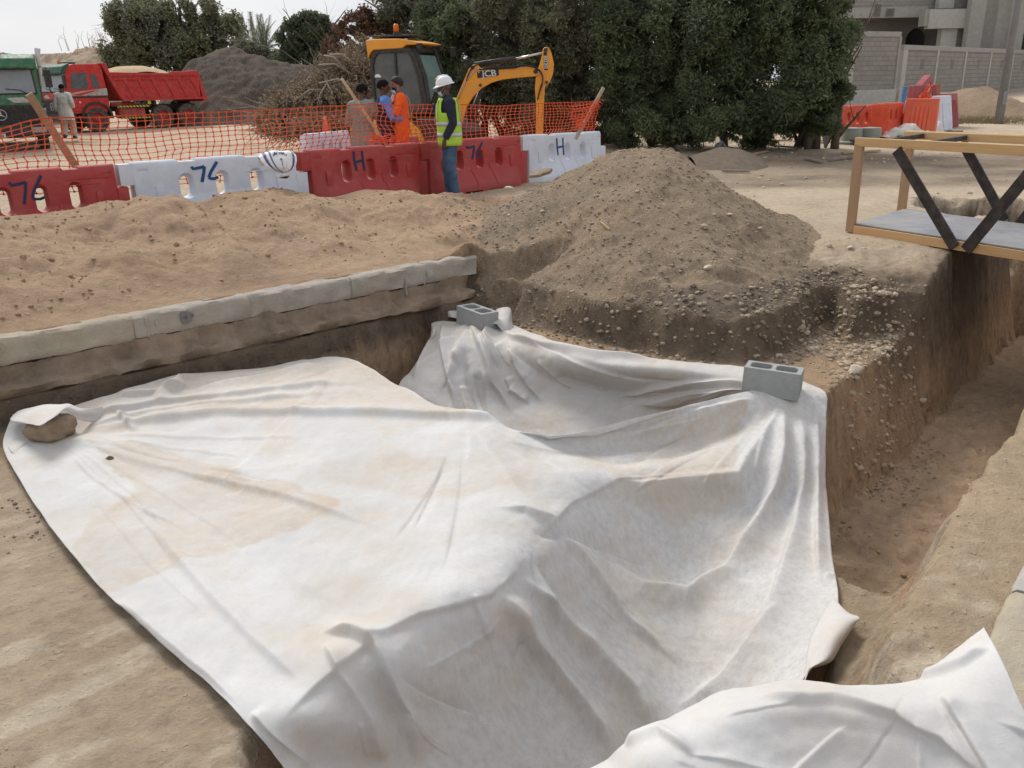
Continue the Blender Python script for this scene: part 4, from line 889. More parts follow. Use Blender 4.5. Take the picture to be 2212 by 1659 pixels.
PT = np.array(PTS); fq = [[i * NU + j, i * NU + (j + 1) % NU, (i + 1) * NU + (j + 1) % NU, (i + 1) * NU + j] for i in range(NV - 1) for j in range(NU)]; npmesh('bag', PT, np.array(fq), M_bag, bt, attrs={'bu': np.array(BU)})
M_bagw = pm('bag_fabric_knot', (.68, .64, .58), rough=.8); M_ink = pm('blue_ink', (.05, .07, .22), rough=.8)
mb = MB(); rings = []
for k, r_ in enumerate((.012, .014, .03, .045)): rings.append([Vector((.05 + r_ * math.cos(q) * (1.3 + .3 * math.sin(4 * q)), -.185 - .008 * k, -.17 - .012 * k * k * .4 + r_ * .5 * math.sin(q))) for q in np.linspace(0, 6.283, 19)[:-1]])
mb.loft(rings); mb.obj('tied_end', M_bagw, bt, smooth=True)
mb = MB(); rg_ = random.Random(21)
def onbag(u, v): 
    p_ = bagpt(u, 1, v); return p_ + Vector((0, -.003, .004))
def glyph(u0, v0, su, sv):
    for k in range(3):
        a_ = (u0 + su * rg_.random(), v0 + sv * rg_.random()); b_ = (u0 + su * rg_.random(), v0 + sv * rg_.random()) if k else (a_[0], v0 + sv); mb.ribbon([onbag(*a_), onbag((a_[0] + b_[0]) / 2, (a_[1] + b_[1]) / 2), onbag(*b_)], .009, (0, -.8, .6), .002)
for k in range(9): glyph(-.30 + k * .085, .40 + .012 * (k - 4) ** 2 * .35, .07, .07)
mb.obj('printed_lettering', M_ink, bt); mb = MB()
for k in range(4): glyph(.02 + .01 * k, .58 + k * .085, .12, .06)
mb.obj('printed_lettering', M_ink, bt)
# ------------------------------------------------------------------ net
def barline(px_t):   # world xy on the barrier line at pixel x
    pass
path = [Vector((p.x, p.y)) for p in BE]; back = Vector((-(path[-1] - path[0]).y, (path[-1] - path[0]).x)).normalized()
PL = [p + back * .17 for p in path]; PL = [PL[0] + (PL[0] - PL[1]) * .6] + PL + [PL[-1] + (PL[-1] - PL[-2]).normalized() * .02]
plc = np.concatenate([[0], np.cumsum([(PL[i + 1] - PL[i]).length for i in range(len(PL) - 1)])]); plx = np.array([p.x for p in PL]); ply = np.array([p.y for p in PL])
top_px = np.array([(-400, 330), (-30, 284), (0, 279), (81, 259), (111, 255), (231, 253), (360, 247), (493, 241), (740, 229), (809, 224), (940, 228), (1000, 227), (1080, 229), (1156, 225), (1285, 219), (1400, 215)], float)
M_net = pm('orange_net', (.80, .11, .03), (.68, .085, .03), 6, .5, 0)
def net_pt(s, h):     # s metres along, h 0 top .. 1 bottom
    x = np.interp(s, plc, plx); y = np.interp(s, plc, ply)
    px_, _ = pxnp(np.c_[x, y, np.full(len(np.atleast_1d(x)), 1.2)])
    ty = np.interp(px_, top_px[:, 0], top_px[:, 1]); zt = np.array([gy(a, b, c).z for a, b, c in zip(np.atleast_1d(px_), np.atleast_1d(ty), np.atleast_1d(y))])
    return x, y, zt
Ls = plc[-1]; nsx = int(Ls / .098); nrow = 15
S = np.linspace(0, Ls, nsx); bx, by, zt = net_pt(S, 0)
hh = np.linspace(0, 1, nrow)
NS, NH = np.meshgrid(np.arange(nsx), np.arange(nrow)); sN = S[NS]
zb_ = .58 + .03 * np.sin(S * 1.3)
Zn = zt[None] * (1 - hh[:, None]) + zb_[None] * hh[:, None] + .010 * fbm(sN * 2.1, NH * .3, 3, 81) * 2 + .012 * np.sin(sN * 3.1 + NH * .25) * np.clip(NH / 5, 0, 1)
sh = .045 * fbm(sN * .9, NH * .22, 3, 82) * np.clip(NH / 3, 0, 1) * 2
dirv = np.gradient(np.c_[bx, by], axis=0); dirv /= np.linalg.norm(dirv, axis=1, keepdims=True)
bulge = (.05 * fbm(sN * 1.1, NH * .3, 3, 83) + .0) * 1.6
Xn = bx[None] + dirv[:, 0][None] * sh - dirv[:, 1][None] * bulge; Yn = by[None] + dirv[:, 1][None] * sh + dirv[:, 0][None] * bulge
G = np.stack([Xn, Yn, Zn], -1)
nv_, nf_ = [], []; cnt = 0
def strand(P, Q, w, vert):
    """flat strand between point arrays with a bit of thickness"""
    global cnt
    d = Q - P; l = np.linalg.norm(d, axis=-1, keepdims=True); d = d / np.maximum(l, 1e-6)
    nrm = np.array([back.x, back.y, 0]); sd = np.cross(d, nrm); sd /= np.linalg.norm(sd, axis=-1, keepdims=True) + 1e-9
    a = w / 2; t = nrm * .0025
    for off in (-t,):
        v = np.stack([P - sd * a - t, P + sd * a - t, Q + sd * a - t, Q - sd * a - t, P - sd * a + t, P + sd * a + t, Q + sd * a + t, Q - sd * a + t], 1).reshape(-1, 3)
        n = len(P); b = (np.arange(n) * 8)[:, None] + cnt
        f = np.concatenate([b + np.array(q) for q in ((0, 1, 2, 3), (7, 6, 5, 4), (0, 4, 5, 1), (2, 6, 7, 3), (1, 5, 6, 2), (0, 3, 7, 4))]); nv_.append(v); nf_.append(f); cnt += 8 * n
A0, A1 = G[:, :-1].reshape(-1, 3), G[:, 1:].reshape(-1, 3); strand(A0, A1, .0075, False)
strand(G[0, :-1], G[0, 1:], .014, False)
V0, V1 = G[:-1].reshape(-1, 3), G[1:].reshape(-1, 3); strand(V0, V1, .0085, True)
K_ = G.reshape(-1, 3); e1 = np.array([dirv[:, 0].mean(), dirv[:, 1].mean(), 0]) * .012; e3 = np.array([0, 0, .012])
strand(K_ - e1, K_ + e1, .013, False); strand(K_ - e3, K_ + e3, .014, True)
net = npmesh('safety_net', np.concatenate(nv_), np.concatenate(nf_), M_net, smooth=False); tag(net, 'orange plastic mesh fence strung behind the barriers on wooden stakes', 'safety net')
# scrunched top near the group
M_wood_old = pm('old_timber', (.36, .26, .15), (.26, .185, .11), 7, .85, .5, 40, dust=.3); M_wood_grey = pm('grey_timber', (.42, .36, .27), (.3, .25, .19), 8, .85, .5, 40)
def stake(a, b, w, h, mat, label):
    a = Vector(a); b = Vector(b); mb = MB(); n = 6; s_, u_ = frame(b - a, Vector((back.x, back.y, 0))); rings = []
    for i in range(n + 1):
        p = a.lerp(b, i / n); j = .003 * math.sin(i * 2.3); rings.append([p + s_ * (w / 2 + j) + u_ * h / 2, p - s_ * (w / 2 - j) + u_ * h / 2, p - s_ * (w / 2) - u_ * h / 2, p + s_ * (w / 2) - u_ * h / 2])
    mb.loft(rings); o = mb.obj('wooden_stake', mat, bevel=.004); return tag(o, label, 'wooden stake', 'leaning stakes that carry the orange net')
yA = PL[2].y - .45
stake(gy(62, 203, 10.15), gy(168, 366, 10.7), .085, .03, M_wood_old, 'broad brown plank leaning left over the left red barrier')
stake(gy(738, 170, 13.0), gy(838, 318, 13.35), .036, .036, pm('pale_stick', (.52, .42, .28), (.42, .33, .21), 7, .85, .4, 40), 'thin pale stake leaning left in front of the three men')
stake(gy(1304, 189, 15.0), gy(1243, 300, 14.9), .055, .04, M_wood_grey, 'weathered stake leaning right at the right end of the net')
# net end wrapped round the last stake
mb = MB(); rg_ = random.Random(4)
for k in range(26):
    t_ = rg_.random(); a = gy(1246 + 50 * t_, 278 - 62 * t_, 14.9); p = [a + Vector((rg_.uniform(-.09, .09), rg_.uniform(-.03, .03), rg_.uniform(-.05, .05))) for _ in range(4)]
    mb.tube(p, .005, 4)
for k in range(9):
    q = 228 + k * 6.5; mb.tube([gy(1232 + rg_.uniform(-4, 4), q + 3, 14.85), gy(1258, q - 2 + rg_.uniform(-2, 2), 14.8), gy(1281, q - 6, 14.85)], .0045, 4)
for k in range(7):
    q = 1240 + k * 7; mb.tube([gy(q, 224 - (q - 1240) * .08, 14.83), gy(q - 4, 250, 14.83), gy(q - 2, 282, 14.83)], .0045, 4)
tag(mb.obj('net_bundle', M_net), 'tangled end of orange net wrapped round the last weathered stake', 'net end')
mb = MB()
for k in range(34):
    u_ = rg_.random(); a = gy(800 + 75 * u_, 303 + rg_.uniform(-7, 6), 13.0 + .3 * u_); mb.tube([a + Vector((rg_.uniform(-.12, .12), rg_.uniform(-.05, .05), rg_.uniform(-.045, .05))) for _ in range(4)], .0045, 4)
tag(mb.obj('net_bundle', M_net), 'tangled orange net hanging over the red barrier below the three men', 'net end')
# ------------------------------------------------------------------ timber footbridge
M_pine = None
def mk_pine(name, c1, c2):
    t = NT(name); tc = t.tc(); mp_ = t.new('ShaderNodeMapping'); mp_.inputs['Scale'].default_value = (.6, 14, 14); t.l(tc, mp_.inputs['Vector'])
    g = t.noise(3, 8, .65, mp_.outputs[0], 1.2); c = t.mix(t.ramp(g, .3, .7), c1, c2)
    kn_ = t.new('ShaderNodeTexVoronoi', feature='F1'); kn_.inputs['Scale'].default_value = 1.0; mp2 = t.new('ShaderNodeMapping'); mp2.inputs['Scale'].default_value = (2.4, 7, 7); t.l(tc, mp2.inputs['Vector']); t.l(mp2.outputs[0], kn_.inputs['Vector'])
    c = t.mix(t.ramp(kn_.outputs['Distance'], .17, .06, 0, .8), c, (.16, .07, .03)); c = t.mix(t.ramp(t.noise(2, 6, .6, tc), .55, .8, 0, .3), c, (.35, .27, .2))
    return t.done(c, .65, t.bump(g, .2, .003))
M_pine = mk_pine('pine_timber', (.62, .40, .19), (.50, .29, .12)); M_pine2 = mk_pine('pine_timber_worn', (.42, .27, .155), (.34, .20, .11))
M_black = pm('black_film_plywood', (.018, .014, .014), (.03, .022, .02), 5, .5, .1, dust=.25, dustc=(.2, .16, .13)); M_deck = pm('dusty_plywood_deck', (.20, .215, .245), (.30, .30, .32), 2.2, .75, .1, dust=.75, dustc=(.38, .33, .27))
bA = gz(1832, 500, .0); bB = gz(2212, 561, .0); bD = Vector((bB.x - bA.x, bB.y - bA.y, 0)).normalized(); bC = gz(1941, 467, .0); bW = Vector((bC.x - bA.x, bC.y - bA.y, 0)); bWl = bW.length
ang = math.atan2(bD.y, bD.x); br = thing('timber_footbridge', 'timber footbridge with black diagonal braces and grey deck crossing the trench', 'footbridge', (bA.x, bA.y, .0), ang)
inv = Matrix.Rotation(-ang, 4, 'Z'); wl = inv @ bW       # local width vector (slight skew)
def BPt(s, w, z): return Vector((s + wl.x * w, wl.y * w, z))
def brl(a, b, w, h, mat, name, bev=.004, up=(0, 0, 1)):
    a = Vector(a); b = Vector(b); d = b - a; mb = MB(); mb.box((0, 0, 0), (d.length, w, h)); o = mb.obj(name, mat, br, bevel=bev); o.location = (a + b) / 2
    s_, u_ = frame(d, Vector(up)); M_ = Matrix((d.normalized(), -s_ * 1.0, u_)).transposed(); 
    if M_.determinant() < 0: M_ = Matrix((d.normalized(), s_, u_)).transposed()
    o.rotation_euler = M_.to_euler(); return o
LB = 4.2
def sx_(px_, w, z):
    lo, hi = -1, 8
    for _ in range(40):
        mid = (lo + hi) / 2; P = Matrix.Rotation(ang, 4, 'Z') @ BPt(mid, w, z) + Vector((bA.x, bA.y, 0)); a, _q = pxnp([P[:]])
        if a[0] < px_: lo = mid
        else: hi = mid
    return mid
ztop = .955
for w in (0, 1):
    y_in = .06 if w == 0 else -.06
    for s in (0.03, LB / 2 + .0, LB): 
        if s == LB / 2: continue
        brl(BPt(s, w, .0), BPt(s, w, ztop - .045), .05, .10, M_pine2, 'post', up=(1, 0, 0))
    brl(BPt(-.02, w, ztop), BPt(LB + .05, w, ztop), .05, .09, M_pine, 'handrail')
    brl(BPt(.085, w, .035), BPt(LB, w, .035), .05, .09, M_pine, 'side_beam')
brl(BPt(-.02, .94, ztop + .0), BPt(LB, .94, ztop), .045, .085, M_pine, 'handrail')
# deck panels
for k, (a, b) in enumerate(((0.07, 2.44), (2.45, LB - .05))):
    mb = MB(); p = [BPt(a, .0, .085), BPt(b, .0, .085), BPt(b, 1.0, .085), BPt(a, 1.0, .085)]; mb.hexa(p + [q + Vector((0, 0, .012)) for q in p]); mb.obj('deck_panel', M_deck, br)
    mb = MB(); p = [q + Vector((0, 0, -.0)) for q in p]; c_ = sum(p, Vector()) / 4; mb.hexa([q + Vector((0, -.004 if i < 2 else .004, -.018)) for i, q in enumerate(p)] + [q + Vector((0, -.004 if i < 2 else .004, -.002)) for i, q in enumerate(p)]); mb.obj('deck_edge', M_black, br)
for w, yo, pts in ((0, -.042, ((1943, .90, 2068, .02), (2092, .01, 2262, .93), (2300, .93, 2420, .02))), (1, .042, ((2073, .90, 2166, .10), (2190, .02, 2330, .93)))):
    for (pa, za, pb, zb2) in pts:
        a = BPt(sx_(pa, w, za), w, za) + Vector((0, yo, 0)); b = BPt(sx_(pb, w, zb2), w, zb2) + Vector((0, yo, 0)); 
        yy2 = .0 if pb > pa and za > zb2 else -.002
        brl(a + Vector((0, yy2, 0)), b + Vector((0, yy2, 0)), .11, .022, M_black, 'diagonal_brace', .002, up=(0, 1, 0))
for s in (sx_(1948, .5, ztop), sx_(2032, .4, ztop)): brl(BPt(s, .02, ztop + .0), BPt(s, .97, ztop + .0), .05, .05, M_black, 'cross_piece')
# ------------------------------------------------------------------ people
M_skin = pm('skin', (.22, .115, .07), (.19, .095, .058), 20, .55, .1, 90, bd=.002); M_hair = pm('black_hair', (.006, .005, .005), (.012, .010, .009), 60, .85, .6, 120, bd=.004, spec=.15)
M_hgrey = pm('grey_hair', (.16, .15, .14), (.07, .06, .06), 60, .8, .5, 120); M_eye = pm('eye_dark', (.01, .01, .01), rough=.3, bump=0); M_mask = pm('face_mask', (.52, .62, .66), (.42, .52, .56), 20, .8, .2)
M_phone = pm('phone_case', (.02, .02, .022), rough=.3, bump=0)
def remesh(mb, name, mat, parent, vox=.009, smooth=3, wr=0, wscale=14):
    o = mb.obj(name, mat); r = o.modifiers.new('r', 'REMESH'); r.mode = 'VOXEL'; r.voxel_size = vox; r.use_smooth_shade = True
    s = o.modifiers.new('s', 'SMOOTH'); s.factor = .6; s.iterations = smooth
    applied(o); me = o.data; n = len(me.vertices); me.polygons.foreach_set('use_smooth', [True] * len(me.polygons))
    if wr:
        co = np.empty(n * 3, np.float32); me.vertices.foreach_get('co', co); co = co.reshape(-1, 3); nn = np.empty(n * 3, np.float32); me.vertices.foreach_get('normal', nn); nn = nn.reshape(-1, 3)
        co += nn * (wr * fbm(co[:, 0] * wscale + co[:, 1] * 7, co[:, 2] * wscale * .8 + co[:, 1] * 9, 3, 91))[:, None]; me.vertices.foreach_set('co', co.ravel()); me.update()
    o.parent = parent; return o
def hand(mb, wr, d, nrm, curl=.5, side=1, k=1.0):
    """palm + five fingers; d finger direction, nrm palm normal (towards the inside of the grip)"""
    wr = Vector(wr); d = Vector(d).normalized(); nrm = (Vector(nrm) - d * Vector(nrm).dot(d)).normalized(); s = d.cross(nrm).normalized() * side
    rot = Matrix((s, nrm, d)).transposed(); mb.sph(wr + d * .048 * k, (.040 * k, .016 * k, .055 * k), 10, 7, rot=rot)
    for i, (o_, l) in enumerate(((-.029, .066), (-.010, .076), (.010, .072), (.028, .056))):
        b = wr + d * .088 * k + s * o_ * k; p = [b - d * .02 * k, b]; a = 0; dd = d
        for sg, f in ((.45, .5), (.3, .9), (.25, 1.1)):
            a += curl * f; dd = (d * math.cos(a) + nrm * math.sin(a)); p.append(p[-1] + dd * l * sg * k)
        mb.tube(p, [.009 * k, .009 * k, .0085 * k, .008 * k, .0065 * k], 7)
    b = wr + d * .02 * k - s * .026 * k; p = [b, b - s * .022 * k + d * .022 * k + nrm * .008 * k, b - s * .03 * k + d * .05 * k + nrm * .02 * k * (1 + curl), b - s * .024 * k + d * .073 * k + nrm * .03 * k * (1 + curl)]
    mb.tube(p, [.013 * k, .0115 * k, .010 * k, .0075 * k], 7)
def ell(c, rx, ry, n=18, rot=None, p=1.0):
    out = []
    for j in range(n):
        a = 2 * math.pi * j / n; ca, sa = math.cos(a), math.sin(a)
        v = Vector((rx * math.copysign(abs(ca) ** p, ca), ry * math.copysign(abs(sa) ** p, sa), 0)); out.append((rot @ v if rot is not None else v) + Vector(c))
    return out
def headmesh(mb, hc, rot):
    """head centre hc, rot: local (x right, y forward, z up) -> body space"""
    f = lambda x, y, z: Vector(hc) + rot @ Vector((x, y, z))
    mb.sph(f(0, -.008, .03), (.074, .092, .088), 18, 12, rot=rot)
    mb.loft([ell(f(0, .012, z), rx, ry, 16, rot) for z, rx, ry in ((.03, .070, .085), (-.02, .066, .083), (-.06, .056, .074), (-.095, .042, .052), (-.112, .022, .030))])
    mb.tube([f(0, .092, .015), f(0, .104, -.012), f(0, .114, -.030), f(0, .098, -.040)], [.008, .010, .014, .012], 8)
    mb.tube([f(-.05, .076, .030), f(0, .092, .034), f(.05, .076, .030)], [.009, .010, .009], 6)      # brow
    mb.tube([f(-.026, .084, -.062), f(0, .094, -.060), f(.026, .084, -.062)], [.006, .009, .006], 6)  # lips
    mb.tube([f(-.022, .086, -.071), f(0, .094, -.071), f(.022, .086, -.071)], [.006, .008, .006], 6)
    for s in (-1, 1): mb.sph(f(s * .076, -.008, -.006), (.010, .022, .034), 8, 7, rot=rot)
    return f
def person(label, base, rz, H, arms, legs=None, lean=(0, 0), head=(0, 0, 0), skin=None, group=None, build=1.0, thick=1.0):
    k = H / 1.75; t = thing('person', label, 'person', base, rz, group)
    J = dict(pelvis=Vector((0, 0, .95)), waist=Vector((lean[0] * .3, lean[1] * .3, 1.08)), chest=Vector((lean[0] * .8, lean[1] * .8, 1.30)), neck=Vector((lean[0], lean[1], 1.47)))
    legs = legs or (((.095, .0, .92), (.105, .03, .50), (.105, -.02, .085), 0), ((-.095, .0, .92), (-.105, .03, .50), (-.105, -.02, .085), 0))
    J['legs'] = [[Vector(p) for p in l[:3]] + [l[3]] for l in legs]
    J['arms'] = [[Vector(p) for p in a[:3]] + list(a[3:]) for a in arms]
    hrot = Euler((head[0], head[1], head[2])).to_matrix(); hc = J['neck'] + Vector((0, .02, .155)) + Vector((-math.sin(head[1]) * .0, math.sin(-head[0]) * .06, 0)); J['hc'] = hc; J['hrot'] = hrot
    mb = MB(); w = build
    mb.loft([ell(p, rx * w, ry * w, 20, p=.85) for p, rx, ry in ((J['pelvis'] - Vector((0, 0, .07)), .13, .10), (J['pelvis'], .165, .115), (J['waist'], .145, .105), (J['chest'] - Vector((0, 0, .04)), .17, .115), (J['chest'] + Vector((0, 0, .06)), .175, .11), (J['neck'] - Vector((0, 0, .045)), .115, .075), (J['neck'], .062, .058))])
    mb.tube([J['neck'] - Vector((0, 0, .04)), J['neck'] + Vector((0, .01, .04)), hc - Vector((0, 0, .05))], [.066, .056, .055], 14)
    f = headmesh(mb, hc, hrot)
    for l in J['legs']:
        mb.tube([l[0] + Vector((0, 0, .02)), l[0].lerp(l[1], .4), l[1], l[1].lerp(l[2], .35), l[2]], [.092, .082, .058, .056, .038], 14)
        fd = Vector((math.sin(l[3]), math.cos(l[3]), 0)); mb.tube([l[2] - fd * .04 + Vector((0, 0, -.03)), l[2] + fd * .06 + Vector((0, 0, -.04)), l[2] + fd * .16 + Vector((0, 0, -.058))], [.036, .036, .024], 10)
    for i, a in enumerate(J['arms']):
        sh, el, wr = a[:3]; mb.tube([J['chest'] + Vector((0, 0, .09)) * 1 + (sh - J['chest']) * .45, sh, sh.lerp(el, .45), el, el.lerp(wr, .35), wr], [.06, .058, .048, .038, .038, .026], 12)
        hand(mb, wr, a[3], a[4], a[5] if len(a) > 5 else .5, a[6] if len(a) > 6 else 1)
    body = remesh(mb, 'body', skin or M_skin, t, .0075, 2)
    for s in (-1, 1): MB().sph(f(s * .031, .083, .014), (.011, .006, .006), 8, 6, rot=hrot).obj('eye', M_eye, t, smooth=True)
    for o in t.children: pass
    t.scale = (k * thick, k * thick, k); J['f'] = f; J['t'] = t; return J
def haircap(J, mat, ext=.008, low=-.02, front=.05, name='hair', back=-.06):
    low -= .022; back -= .028
    f = J['f']; mb = MB(); rings = []
    for i in range(11):
        a = R(90 - i * 12.5); ring = []
        for j in range(26):
            b = 2 * math.pi * j / 26; x = (.074 + ext) * math.cos(a) * math.cos(b); y = -.008 + (.092 + ext) * math.cos(a) * math.sin(b); z = .03 + (.088 + ext) * math.sin(a)
            fr = max(0, math.sin(b)); lim = low + (front - low) * fr ** .7 + (back - low) * max(0, -math.sin(b)) ** .5; z2 = max(z, lim)
            if z < lim: sc = .90; x *= sc; y = -.008 + (y + .008) * sc
            r_ = 1 + .035 * math.sin(j * 5.1 + i * 3.3) + .03 * math.sin(j * 2.3 - i * 1.7); ring.append(f(x * r_, y * r_, z2))
        rings.append(ring)
    mb.loft(rings); return mb.obj(name, mat, J['t'], smooth=True)
def garment_arms(mb, J, grow=.016, upto=1.0):
    for a in J['arms']:
        sh, el, wr = a[:3]; e2 = sh.lerp(el, min(1, upto * 2)); pts = [J['chest'] + Vector((0, 0, .08)) + (sh - J['chest']) * .4, sh, sh.lerp(el, .5)]; rs = [.068 + grow, .066 + grow, .055 + grow]
        if upto > .5: pts += [el, el.lerp(wr, (upto - .5) * .9), el.lerp(wr, (upto - .5) * 2 * .93)]; rs += [.046 + grow, .045 + grow * .8, .034 + grow]
        mb.tube(pts, rs, 14)
def torso_rings(J, zs, g, w=1.0): return [ell((p[0], p[1], p[2]), rx * w + g, ry * w + g, 24, p=.82) for p, rx, ry in zs]
def shirt(J, mat, name='shirt', g=.014, upto=1.0, hem=.86, flare=.0, w=1.0, wr=.006, collar=True):
    mb = MB(); pe, wa, ch, ne = J['pelvis'], J['waist'], J['chest'], J['neck']
    zs = [((pe.x, pe.y, hem), .17 + flare, .125 + flare), ((pe.x, pe.y, (hem + pe.z + .08) / 2), .165 + flare * .6, .12 + flare * .6), (wa + Vector((0, 0, 0)), .148, .112), (ch - Vector((0, 0, .05)), .172, .12), (ch + Vector((0, 0, .06)), .178, .114), (ne - Vector((0, 0, .05)), .12, .08), (ne - Vector((0, 0, .0)), .068, .064)]
    mb.loft(torso_rings(J, zs, g, w)); garment_arms(mb, J, g, upto); o = remesh(mb, name, mat, J['t'], .009, 2, wr)
    return o
def trousers(J, mat, name='trousers', g=.016, top=1.0, wr=.007, cuff=.02, wide=0):
    mb = MB(); pe = J['pelvis']; mb.loft([ell((pe.x, pe.y, z), rx + g, ry + g, 22, p=.85) for z, rx, ry in ((.84, .15, .10), (.92, .165, .115), (top, .15, .108))])
    for l in J['legs']: mb.tube([l[0] + Vector((0, 0, .02)), l[0].lerp(l[1], .4), l[1], l[1].lerp(l[2], .4), l[2] + Vector((0, 0, .01 - cuff))], [.094 + g, .086 + g + wide * .5, .063 + g + wide, .06 + g + wide, .05 + g + wide], 16)
    return remesh(mb, name, mat, J['t'], .009, 2, wr, 18)
def shoes(J, mat, name='shoe'):
    for l in J['legs']:
        fd = Vector((math.sin(l[3]), math.cos(l[3]), 0)); mb = MB(); a = l[2]
        mb.tube([a - fd * .06 + Vector((0, 0, -.045)), a + fd * .03 + Vector((0, 0, -.04)), a + fd * .12 + Vector((0, 0, -.052)), a + fd * .19 + Vector((0, 0, -.062))], [.042, .046, .042, .025], 12, flat=.9); mb.tube([a + Vector((0, 0, -.03)), a + Vector((0, 0, .03))], [.046, .045], 12)
        remesh(mb, name, mat, J['t'], .009, 2)
def mask_obj(J, dz=0, dy=0, straps=True):
    f = J['f']; mb = MB(); rings = []
    for i, z in enumerate((-.03, -.05, -.075, -.10, -.118)):
        y0 = (.108, .112, .104, .086, .06)[i]; wx = (.045, .058, .06, .05, .036)[i]
        rings.append([f(wx * math.sin(a), y0 - .055 * (1 - math.cos(a)) + dy, z + dz) for a in np.linspace(-1.35, 1.35, 9)])
    mb.loft(rings, False, False)
    if straps:
        for s in (-1, 1):
            for z, e in ((-.035, .012), (-.10, -.03)): mb.tube([f(s * .056, .07, z + dz), f(s * .072, .035, (z + dz + e) / 2), f(s * .080, -.002, e)], .0022, 5)
    o = mb.obj('face_mask', M_mask, J['t'], smooth=True); s = o.modifiers.new('s', 'SOLIDIFY'); s.thickness = .003; return o
def px_base(px_, ptop, Y, H): p = gy(px_, ptop, Y); return (p.x, p.y, p.z - H)
# --- helmeted supervisor, facing left
M_hv = pm('hi_vis_yellow_green', (.46, .72, .07), (.38, .60, .05), 9, .75, .2, 50, bd=.004); M_refl = pm('reflective_tape', (.55, .58, .58), (.46, .49, .5), 12, .35, .1)
M_navy = pm('navy_shirt', (.014, .016, .032), (.02, .022, .04), 9, .85, .3, 50, dust=.15, dustc=(.08, .08, .1)); M_denim = pm('denim', (.035, .075, .14), (.075, .14, .22), 7, .85, .3, 60, dust=.25, dustc=(.14, .2, .26))
M_helm = pm('helmet_shell', (.80, .81, .82), (.76, .77, .78), 3, .3, 0, coat=0) if False else pm('helmet_shell', (.80, .81, .82), (.76, .77, .78), 3, .3, 0); M_shoe = pm('dusty_shoe', (.14, .10, .075), (.3, .23, .17), 14, .85, .3); M_steel = pm('watch_steel', (.5, .5, .5), rough=.3, bump=0, Metallic=.9)
sk_d = pm('skin_dark', (.12, .058, .035), (.09, .045, .028), 24, .5, .1, 90, bd=.002)
base = px_base(966, 169, 13.0, 1.70)
g0 = float(piled_h(np.array([base[0]]), np.array([base[1]]))[0]); base = (base[0], base[1], base[2])
arms = [((-.195, -.01, 1.405), (-.235, -.045, 1.13), (-.215, .09, .90), (.02, .10, -.99), (.9, .1, 0), .45, -1),
        ((.195, .01, 1.405), (.235, .13, 1.16), (.13, .19, 1.42), (-.35, -.25, .9), (-.5, -.6, 0), 1.0, -1)]
legs = (((.095, .0, .92), (.10, .045, .50), (.10, .02, .085), .1), ((-.095, .0, .92), (-.09, .01, .50), (-.10, -.045, .085), -.1))
# local x is the right hand side when facing +y: facing world -x with rz=+90deg, the camera (-y) sees the left side
J = person('man in white hard hat and yellow green vest standing before the red barrier', base, R(97), 1.70, arms, legs, (0, .015), (R(-12), 0, R(4)), sk_d, build=1.12)
trousers(J, M_denim, g=.012, wide=.008, cuff=.03, wr=.009); shirt(J, M_navy, g=.020, hem=.88, wr=.006)
shoes(J, M_shoe)
mb = MB(); ne = J['neck']; mb.loft([ell((ne.x, ne.y + .0, 1.44), .085, .08, 18), ell((ne.x, ne.y + .005, 1.50), .07, .068, 18), ell((ne.x, ne.y + .01, 1.515), .066, .066, 18)]); mb.obj('collar', M_navy, J['t'], smooth=True)
